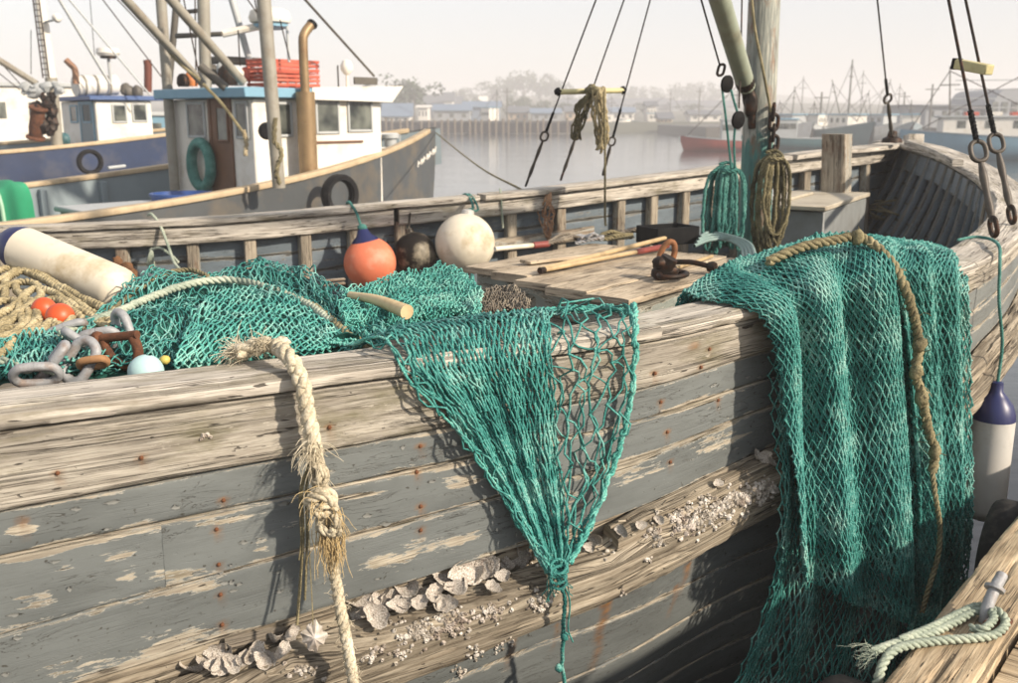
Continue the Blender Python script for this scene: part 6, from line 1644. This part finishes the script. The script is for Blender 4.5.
for k in range(3): MB().lathe([(.212, -.02), (.222, 0), (.212, .02)], AY(83 + 12 * k, 85.7, 21.1 + .15 * k), nrm(AY(116, 85, 21.6) - AY(75, 86, 21.0)), 18).build('canister_strap', M_POLE, BB.t)
MB().tubes(spline([AY(76, 84, 20.8), AY(75, 70, 20.8), AY(70, 64, 20.8), AY(66, 60, 20.8)], 14), .065, 10, caps=True).build('exhaust_pipe', m_plain('rust_brown_pipe', lin(160, 122, 96), .6, .2, .3, 9), BB.t)
MB().tubes(spline([AY(148, 92, 22), AY(148, 68, 22), AY(147, 60, 22)], 8), .085, 10, caps=True).build('exhaust_pipe', m_plain('dark_rust_pipe', lin(112, 60, 44), .7, .2, .3, 9), BB.t)
c = AY(108, 53, 21.3); MB().lathe([(.001, -.06), (.2, -.06), (.24, 0), (.22, .09), (.001, .11)], c, ZUP, 18).build('radar_dome', M_WHITE, BB.t); MB().lathe([(.001, -.11), (.16, -.11), (.16, -.065), (.001, -.065)], c, ZUP, 18).build('radar_base', M_IRON, BB.t); pole('radar_post', M_PALEG, c - ZUP * .1, AY(111, 82, 21.3), .035, parent=BB.t)
pole('mast', M_WHITE, AY(38, -14, 19.5), AY(51, 78, 19.5), .10, .10, BB.t, 12); pole('mast_foot', M_POLE, AY(51, 78, 19.5), AY(58, 152, 19.5), .11, .11, BB.t, 12)
la, lb = AY(32, -8, 19.3), AY(43, 78, 19.3); l2 = (AY(38, -8, 19.3), AY(49, 78, 19.3))
ld = pole('ladder', M_IRON, la, lb, .014, parent=BB.t, n=5); pole('ladder_rail', M_IRON, l2[0], l2[1], .014, parent=ld, n=5)
for k in range(15): f = k / 14.5; pole('rung', M_IRON, la + (lb - la) * f, l2[0] + (l2[1] - l2[0]) * f, .010, parent=ld, n=5)
pole('lamp_arm', M_PALEG, AY(45, 22, 19.4), AY(55, 20, 19.3), .02, parent=BB.t); MB().lathe([(.001, -.07), (.075, -.06), (.085, .02), (.05, .07), (.001, .08)], AY(57, 18, 19.3), nrm(np.array([.7, -.7, -.2])), 14).build('flood_lamp', M_WHITE, BB.t)
pole('boom', M_POLE, AY(-14, 52, 18.6), AY(37, 84, 19.4), .06, parent=BB.t)
for x0, y0, x1, y1, rr_ in ((57, -4, 110, 84, .03), (66, -4, 150, 95, .018), (100, -4, 170, 88, .012), (114, -4, 165, 50, .012), (31, 30, 31, 74, .008), (0, 62, 22, 86, .010), (-5, 70, 20, 90, .010), (90, 0, 95, 60, .007)): pole('stay', M_PALEG if rr_ > .015 else M_IRON, AY(x0, y0, 20), AY(x1, y1, 20.6), rr_, parent=BB.t, n=5)
dc = AY(37, 123, 18.9); MB().lathe([(.001, -.30), (.17, -.30), (.17, -.27), (.12, -.25), (.14, -.1), (.13, .1), (.12, .25), (.17, .27), (.17, .30), (.001, .30)], dc, nrm(np.array([.3, -.2, 1])), 20).build('net_drum', M_RUST, BB.t)
m = MB()
for k in range(26): m.blob(AY(28 + 18 * rng.random() + 8, 96 + 40 * rng.random(), 18.8 + .4 * rng.random()), np.array([.09, .09, .11]) * rng.uniform(.5, 1.2), 8, 6, .9, k)
setp(m.build('deck_gear', M_IRON, BB.t), kind='stuff')
m = MB()
for k in range(12): m.blob(AY(24 + 36 * rng.random(), 84 + 10 * rng.random(), 19.2), np.array([.12, .1, .09]) * rng.uniform(.5, 1.1), 8, 6, .8, k + 50)
setp(m.build('masthead_gear', M_PALEG, BB.t), kind='stuff')
for k, (x, y) in enumerate(((52, 124), (64, 140), (130, 92), (138, 92), (126, 90))): MB().blob(AY(x, y, 19.6 if x < 80 else 21.8), (.12, .12, .14), 10, 7, .5, k).build('winch' if x < 80 else 'vent_cowl', M_TEALH if x < 80 else M_POLED, BB.t)
tyre_at(90, 162, 18.35, r_, .23, 'black tyre hung on the navy blue hull behind')
pole('mooring_spar', M_PALEG, AY(108, 168, 18.3), AY(125, 166, 18.6), .03, parent=BB.t)

# ------------------------------------------------------------------ distant boats
def far_boat(name, label, px, ywl, L, hd, hull, cabin=(.35, .62, 1.6), cmat=None, masts=(), group=None, z0=1.2, rise=.9, Y=None, rf=None, wins=True):
    Y = Y or CAM_H * FPX / (ywl - 116.0)
    c = AY(px, 116 + CAM_H * FPX / Y, Y); hd = nrm(np.array([hd[0], hd[1], 0.0])); B = L * .32
    b = Boat(name, label, c + hd * L / 2, hd, L, B, z0, rise, hull, M_PALEG, dz=.4, group=group, n=14, detail=False)
    u0, u1, hh = cabin; z0_ = z0 - .4
    b.box('cabin', cmat or M_WHITE, u0, u1, -B * .32, B * .32, z0_, z0 + hh)
    b.box('roof', rf or M_BLUEW, u0 - .015, u1 + .02, -B * .35, B * .35, z0 + hh + .002, z0 + hh + .12)
    if wins:
        for sg in (1, -1):
            for k in range(3):
                uu = u0 + (u1 - u0) * (.2 + .3 * k); p = b.pt(np.array([uu]), np.array([sg * (B * .32 + .004)]))[0] + ZUP * (z0 + hh * .66)
                MB().box(p, (.5, .03, .45), np.array([b.h, -b.r, ZUP]), .01).build('window', M_GLASS, b.t)
    for (u, ht, lean, rr_) in masts:
        p = b.pt(np.array([u]), np.array([0.0]))[0]; pole('mast', M_POLED, p + ZUP * z0_, p + ZUP * ht + b.h * lean, rr_, rr_ * .6, b.t, 6)
        pole('spreader', M_POLED, p + ZUP * ht * .8 + b.h * lean * .8 - b.r * .5 - b.h * .5, p + ZUP * ht * .8 + b.h * lean * .8 + b.r * .5 + b.h * .5, rr_ * .5, parent=b.t, n=5)
        for uu in (.02, .96): q = b.pt(np.array([uu]), np.array([0.0]))[0]; pole('stay', M_IRON, q + ZUP * z0, p + ZUP * ht * .95 + b.h * lean * .95, .03, parent=b.t, n=4)
    return b
far_boat('fishing_boat', 'small red hulled boat with a grey cabin, lying just left of the mast', 722, 149, 6.6, (-1, .12), M_REDH, (.30, .52, 1.5), M_PALEG, [(.35, 5.2, 0, .07)], rf=M_PALEG, z0=.75, rise=.35)
far_boat('fishing_boat', 'dark teal hulled boat half hidden behind the mast, right of the red boat', 778, 147, 7.0, (-1, .2), M_TEALH, (.3, .55, 1.5), M_PALEG, [], z0=.8, rise=.35)
far_boat('fishing_boat', 'blue hulled boat with a white cabin moored at the end of the pile wharf', 492, 132.6, 9.5, (.55, -.6), M_BLUEH, (.35, .55, 2.6), M_WHITE, [(.62, 6.5, 0, .12)])
far_boat('fishing_boat', 'white boat near the far shore behind the hanging ropes', 606, 130.5, 9, (1, .1), M_WHITE, (.3, .6, 1.6), M_WHITE, [(.6, 6, 0, .09)], rf=M_PALEG)
far_boat('fishing_boat', 'dark green hulled boat below the grey sheds on the far shore', 655, 130, 13, (-1, .1), M_TEALH, (.4, .6, 1.8), M_WHITE, [(.3, 7, 0, .1)])
RB = [(790, 141, 8, (.3, -1), M_WHITE, [(.5, 5.5, .3, .07), (.4, 4.2, -1.6, .05)], 'white boat nearest the mast among the boats at the right'),
      (812, 140, 9, (-.6, -1), M_PALEG, [(.5, 4.2, 0, .06)], 'pale grey boat left of the wooden post'), 
      (846, 141.5, 10, (.2, -1), M_TEALH, [(.5, 8.0, .1, .11), (.46, 6.2, -3.2, .08), (.6, 5, 2.6, .05)], 'dark teal boat with the tallest mast above the wooden post'),
      (878, 139, 9, (.4, -1), M_WHITE, [(.5, 6.5, 1.2, .06)], 'white boat below the forestay'),
      (908, 141, 8, (-.3, -1), M_GREYB, [(.5, 4.2, 0, .07)], 'grey boat right of the forestay'),
      (800, 134, 10, (1, -.2), M_WHITE, [(.5, 8, 0, .08)], 'far white boat seen between the mast and the wooden post'), (866, 133.5, 10, (1, -.3), M_PALEG, [(.4, 9, 0, .08), (.6, 6.5, .8, .06)], 'far pale boat between the post and the forestay'), (896, 134, 9, (-1, -.3), M_WHITE, [(.5, 7, 0, .08)], 'far white boat behind the bow fitting')]
for x, y, L_, hd, mt_, ms, lb in RB: far_boat('fishing_boat', lb, x, y, L_, hd, mt_, (.3, .68, 1.5), M_WHITE if mt_ is not M_WHITE else M_PALEG, ms, 'fishing boats moored at the right side of the harbour')
bv = far_boat('fishing_vessel', 'light blue hulled vessel with white deckhouses behind the two right shrouds', 990, 157, 11, (-1, .25), M_LBLUE, (.30, .78, 1.2), M_WHITE, [(.72, 5.6, .4, .07), (.30, 6.0, -.3, .07)], z0=1.3, rise=.5, rf=M_PALEG)
for k in range(4): pole('gantry_bar', M_PALEG, bv.pt(np.array([.32]), np.array([0.]))[0] + ZUP * (3.1 + .55 * k), bv.pt(np.array([.72]), np.array([0.]))[0] + ZUP * (3.1 + .55 * k), .03, parent=bv.t, n=5)
for k in range(3): bv.box('deck_crate', M_REDC if k != 1 else M_WHITE, .35 + .12 * k, .42 + .12 * k, -.6, .2, 2.62, 2.85)
c = bv.pt(np.array([.2]), np.array([.8]))[0]; MB().lathe([(.001, -.5), (.4, -.45), (.55, 0), (.4, .45), (.001, .5)], c + ZUP * 1.7, ZUP, 16).build('raft_canister', M_WHITE, bv.t)
far_boat('fishing_boat', 'white cabin boat at the far left picture edge', -5, 168, 9, (.9, .5), M_PALEG, (.45, .85, 1.9), M_WHITE, [], z0=1.5, Y=29, rf=M_PALEG)
far_boat('fishing_boat', 'pale boat seen between the two white wheelhouses', 172, 150, 9, (.9, .45), M_WHITE, (.2, .5, 1.3), M_LBLUE, [], z0=1.3, Y=33, rf=M_PALEG)

# ------------------------------------------------------------------ shore
def m_land():
    t = NT('shore_ground'); n = t.noise(t.pos(.03), 1.0, 5, .6)
    return t.fin(t.ramp(n, [(.3, (.05, .06, .035, 1)), (.7, (.12, .11, .075, 1))]), .9)
xs = np.linspace(-900, 900, 90); ys = np.concatenate([np.linspace(158, 300, 16), np.linspace(320, 940, 26)])
X, Y = np.meshgrid(xs, ys, indexing='ij'); Z = 1.6 + np.clip((Y - 230) / 500, 0, 1) * (9 + 16 * np.clip(fbm(P3(X / 150, Y / 180, 2), 3) + .3, 0, 1)); Z[:, 0] = -1.0
far_r = np.clip((X - 60) / 200, 0, 1); Z = Z - far_r * np.clip((300 - Y) / 60, 0, 1) * 0
setp(MB().grid(P3(X, Y, Z), flip=True).build('terrain', m_land(), None, origin=(0, 0, 0)), kind='structure')
# pile wharf
Yw = 150.0
wh = thing('wharf', 'long timber pile wharf across the water on the far shore', 'wharf', (0, Yw, 0))
x0, x1 = AY(395, 120, Yw)[0] - 14, AY(575, 120, Yw)[0]
MB().box(((x0 + x1) / 2, Yw + 6, 1.75), (x1 - x0, 12, .3), None, .03).build('deck', M_POLED, wh)
MB().box(((x0 + x1) / 2, Yw + 1.5, .9), (x1 - x0, .3, 1.5), None, .03).build('backing', M_IRON, wh)
M_PILE = m_plain('wharf_pile', lin(110, 96, 76), .85, 0, .3, 2)
pb_ = MB().tubes(spline([np.array([0, 0, -1.0]), np.array([0, 0, 2.15])], 4), .17, 7, caps=True).build('pile', M_PILE, None, origin=(0, 0, 0)); pb_.parent = wh
for k in range(40):
    o = pb_ if k == 0 else pb_.copy()
    if k: COL.objects.link(o)
    o.parent = wh; o.location = (x0 + (x1 - x0) * (k + .5) / 40 + rng.normal(0, .15), -.3, rng.normal(0, .12))
# waterfront buildings
def house(name, label, xa, xb, yt, yb, Y, wall, roof, gable=.35, cat='building', wn=3, dep=None):
    a = AY(xa, yb, Y); b = AY(xb, yb, Y); zt_ = AY(xa, yt, Y)[2]; zb_ = 1.2
    w_ = b[0] - a[0]; dep = dep or max(5.0, w_ * .6); H_ = zt_ - zb_; rh = H_ * gable; c = np.array([(a[0] + b[0]) / 2, Y + dep / 2, zb_])
    t = thing(name, label, cat, c)
    MB().box(c + ZUP * (H_ - rh) / 2, (w_, dep, H_ - rh), None, .05).build('wall', wall, t)
    zt0 = zb_ + H_ - rh + .01; ov = .4; m = MB(); wx = w_ / 2 + ov; dy = dep / 2 + ov
    V = [[-wx, -dy, 0], [wx, -dy, 0], [wx, 0, rh], [-wx, 0, rh], [-wx, dy, 0], [wx, dy, 0], [-wx, -dy, -.15], [wx, -dy, -.15]]
    m.add(np.array(V) + [c[0], c[1], zt0], [[0, 1, 2, 3], [3, 2, 5, 4], [6, 7, 1, 0]], [[0, 3, 4], [1, 5, 2]]); m.build('roof', roof, t, smooth=False)
    n = wn
    for k in range(n):
        MB().box((c[0] + w_ * ((k + .5) / n - .5), Y - .02, zb_ + (H_ - rh) * .62), (w_ / n * .35, .08, (H_ - rh) * .28), None, .02).build('window', M_GLASS, t)
    return t
BRF = m_plain('slate_roof', lin(96, 100, 106), .7, 0, .2, .4); BLR = m_plain('blue_roof', lin(104, 122, 142), .6, 0, .15, .4); BWH = m_plain('white_wall', lin(216, 212, 204), .7, 0, .08, .4); BTN = m_plain('tan_wall', lin(182, 160, 132), .7, 0, .12, .4); BRD = m_plain('brick_red_wall', lin(152, 92, 76), .7, 0, .15, .4); BGR = m_plain('grey_wall', lin(142, 146, 150), .7, 0, .12, .4)
for a in ((383, 410, 103, 118, 168, BWH, BLR, .6, 'low white shed with a blue roof at the left end of the wharf'), (418, 428, 105, 117, 172, BWH, BWH, .1, 'small white hut on the wharf'),
          (424, 448, 95, 112, 255, BGR, BRF, .35, 'pale grey house behind the wharf'), (444, 453, 92, 112, 250, BWH, BRF, .3, 'narrow white gabled house behind the wharf'), (455, 462, 96, 112, 262, BTN, BRF, .4, 'small tan house behind the wharf'),
          (434, 470, 104, 118, 178, BGR, BLR, .3, 'long blue roofed shed on the wharf'), (464, 500, 101, 118, 182, m_plain('blue_shed_wall', lin(112, 126, 142), .7, 0, .1, .4), BLR, .25, 'long blue shed beside the wharf end'),
          (480, 486, 96, 108, 240, BRD, BWH, .3, 'tiny red house above the blue shed'), (508, 528, 106, 119, 190, BTN, BRF, .35, 'tan shed right of the blue shed'), (532, 560, 108, 121, 186, BGR, BLR, .3, 'grey shed under the wooded hill'),
          (566, 592, 106, 121, 190, BTN, BRF, .3, 'tan shed behind the left shroud'), (612, 634, 107, 121, 200, BWH, BLR, .3, 'white boathouse behind the hanging ropes'), (647, 656, 101, 122, 200, BWH, BRF, .2, 'tall narrow white building on the far shore'),
          (660, 672, 112, 124, 170, BTN, BRF, .5, 'small tan hut near the wharf right end'), (610, 668, 98, 110, 330, BGR, BRF, .3, 'long grey shed far behind the wharf'), (672, 735, 100, 112, 320, BGR, BRF, .3, 'long pale shed behind the red boat'), (690, 720, 110, 124, 190, BWH, BRF, .3, 'white shed behind the red boat'),
          (560, 606, 99, 110, 300, BWH, BRF, .35, 'pale house row behind the left shroud')):
    house('harbour_building', a[8], *a[:8])
# the big pale buildings at the right
house('warehouse', 'pale corrugated warehouse behind the right shrouds', 924, 988, 104, 128, 120, BGR, BRF, .06, wn=5, dep=14)
t = thing('warehouse', 'round roofed pale building at the right picture edge', 'building', AY(1010, 125, 118))
pa = AY(988, 126, 118); pb = AY(1075, 126, 118); zt_ = AY(988, 88, 118)[2]; w_ = pb[0] - pa[0]; m = MB(); a = np.linspace(0, 1, 20); pr = P3(pa[0] + w_ * a, 118 + 0 * a, 1.2 + (zt_ - 1.2) * (1 - np.abs(2 * a - 1) ** 7) ** .5 * .999)
q = pr + [0, 12, 0]; m.grid(np.stack([pr, q], 1), flip=False); m.grid(np.stack([pr, pr * [1, 1, 0] + [0, 0, .5]], 1)); m.build('shell', BGR, t, angle=50)
for k in range(9): MB().box((pa[0] + w_ * (k + .5) / 9, 117.95, 3.6), (.7, .1, 1.2), None, .02).build('window', M_GLASS, t)
# quay wall below the warehouses
xa, xb = AY(700, 120, 126)[0], AY(1150, 120, 126)[0]
setp(MB().box(((xa + xb) / 2 + 20, 142, .5), (xb - xa + 40, 40, 1.6), None, .05).build('quay', M_POLED), kind='structure')
# utility poles and slim masts far away
for k, (x, yt, Yp) in enumerate(((507, 88, 165), (414, 92, 168), (822, 92, 110), (568, 96, 220), (933, 84, 118), (700, 88, 180), (766, 96, 150), (905, 92, 140))):
    p = AY(x, yt, Yp); o = thing('utility_pole', ['dark pole standing behind the wharf end', 'pale pole at the left end of the wharf', 'slim pole above the boats left of the wooden post', 'slim pole behind the left shroud', 'pole beside the pale warehouse', 'slim pole left of the mast', 'slim pole right of the mast', 'slim pole right of the forestay'][k], 'pole', (p[0], p[1], 1.2), 'slim poles along the far shore')
    pole('post', M_POLED, np.array([p[0], p[1], 1.2]), p, .14, .09, o, 6); pole('cross_arm', M_POLED, p - ZUP * .6 - [.8, 0, 0], p - ZUP * .6 + [.8, 0, 0], .06, parent=o, n=5)
# trees
def m_leaf(name, c): 
    t = NT(name); n = t.noise(t.pos(.5), 1.0, 3, .6)
    return t.fin(t.ramp(n, [(.3, tuple(np.array(c) * .55) + (1,)), (.7, tuple(np.array(c)) + (1,))]), .8)
M_LEAF = m_leaf('tree_leaf', (.060, .085, .040)); M_BARK = m_plain('tree_bark', lin(84, 70, 56), .9)
def crown(sd_, n=620):
    rg = np.random.default_rng(sd_); m = MB()
    cl = [(rg.normal(0, .42), rg.normal(0, .42), .62 + rg.uniform(-.25, .33), rg.uniform(.20, .36)) for _ in range(13)]
    for k in range(n):
        c = cl[rg.integers(13)]; d = nrm(rg.normal(size=3)); p = np.array(c[:3]) + d * c[3] * rg.uniform(.55, 1.05) * [1, 1, .8]
        u = nrm(rg.normal(size=3)); v = nrm(np.cross(u, d + rg.normal(0, .4, 3))); s_ = rg.uniform(.035, .075)
        m.add([p - u * s_, p + v * s_ * .6, p + u * s_, p - v * s_ * .6], [[0, 1, 2, 3]])
    return m
crowns = [crown(k) for k in range(4)]
def trunk():
    m = MB(); m.tubes(spline([[0, 0, -.2], [.01, 0, .25], [.02, .01, .6]], 6), np.linspace(.05, .025, 6), 7)
    for a in range(4): m.tubes(spline([[.01, 0, .3], [.12 * math.cos(a * 1.6), .12 * math.sin(a * 1.6), .5], [.25 * math.cos(a * 1.6), .25 * math.sin(a * 1.6), .68]], 5), np.linspace(.022, .008, 5), 5)
    return m
src = []; trs = []
tr = [(400, 80, 205), (386, 86, 212), (412, 90, 208), (393, 92, 198), (430, 97, 300), (445, 92, 320), (462, 89, 330), (478, 93, 325), (494, 84, 330), (508, 77, 340), (524, 74, 345), (540, 77, 350), (556, 82, 345), (570, 90, 350), (586, 96, 350), (600, 97, 360), (618, 92, 380), (632, 86, 390), (646, 88, 395), (660, 93, 390), (674, 88, 400), (690, 83, 410), (704, 84, 410), (718, 90, 405), (732, 95, 400), (748, 97, 420), (515, 100, 230), (540, 101, 235), (560, 103, 232), (525, 96, 260), (378, 96, 230), (645, 103, 260), (690, 104, 270), (480, 99, 240), (590, 104, 250)]
for k, (x, y, Yt) in enumerate(tr):
    far_ = Yt > 280; Yt = Yt * (1.2 if far_ else 1.0)
    p = AY(x, y, Yt); g_ = 1.6 + (4.5 if far_ else 0); Ht = p[2] - g_
    near = 'dark rounded tree left of the wharf houses' if x < 415 else ('hazy tree on the wooded rise beyond the blue shed' if x < 575 else 'hazy tree on the misty far ridge left of the mast')
    t = thing('tree', near, 'tree', (p[0], p[1], g_), near.replace('tree', 'trees', 1)); trs.append((near, x, t))
    if k < 4: cobj = crowns[k].build('crown', M_LEAF, None, smooth=False, origin=(0, 0, 0)); tobj = trunk().build('trunk', M_BARK, None, origin=(0, 0, 0)); src.append((cobj, tobj))
    else:
        cobj, tobj = [o.copy() for o in src[k % 4]]; COL.objects.link(cobj); COL.objects.link(tobj)
    cobj.parent = t; tobj.parent = t; t.scale = (Ht * rng.uniform(.75, 1.0), Ht * .8, Ht); t.rotation_euler = (0, 0, rng.uniform(0, 6))
for nm in sorted({a for a, b, c in trs}):
    for i, (a, b, c) in enumerate(sorted([q for q in trs if q[0] == nm], key=lambda q: q[1])): c['label'] = nm + ', ' + ORD[i] + ' from the left'
# mooring line to the near boat
setp(MB().tubes(spline([AY(436, 133, 17.2), AY(478, 166, 12), AY(522, 190, 8.0)], 20), .010, 6).build('mooring_line', M_ROPED), 'thin mooring line running from the white boat bow to the near boat', 'line')

# ------------------------------------------------------------------ haze
hz = bpy.data.materials.new('morning_haze'); hz.use_nodes = True
for n in list(hz.node_tree.nodes):
    if n.type == 'BSDF_PRINCIPLED': hz.node_tree.nodes.remove(n)
pv = hz.node_tree.nodes.new('ShaderNodeVolumePrincipled'); pv.inputs['Color'].default_value = (.97, .96, .975, 1); pv.inputs['Density'].default_value = .0024; pv.inputs['Anisotropy'].default_value = .0
hz.node_tree.links.new(pv.outputs[0], [n for n in hz.node_tree.nodes if n.type == 'OUTPUT_MATERIAL'][0].inputs['Volume'])
m = MB().box((0, 0, 12.5), (2000, 2000, 29.0), None, .01)
setp(m.build('haze', hz, None, smooth=False, origin=(0, 0, 0)), kind='stuff')
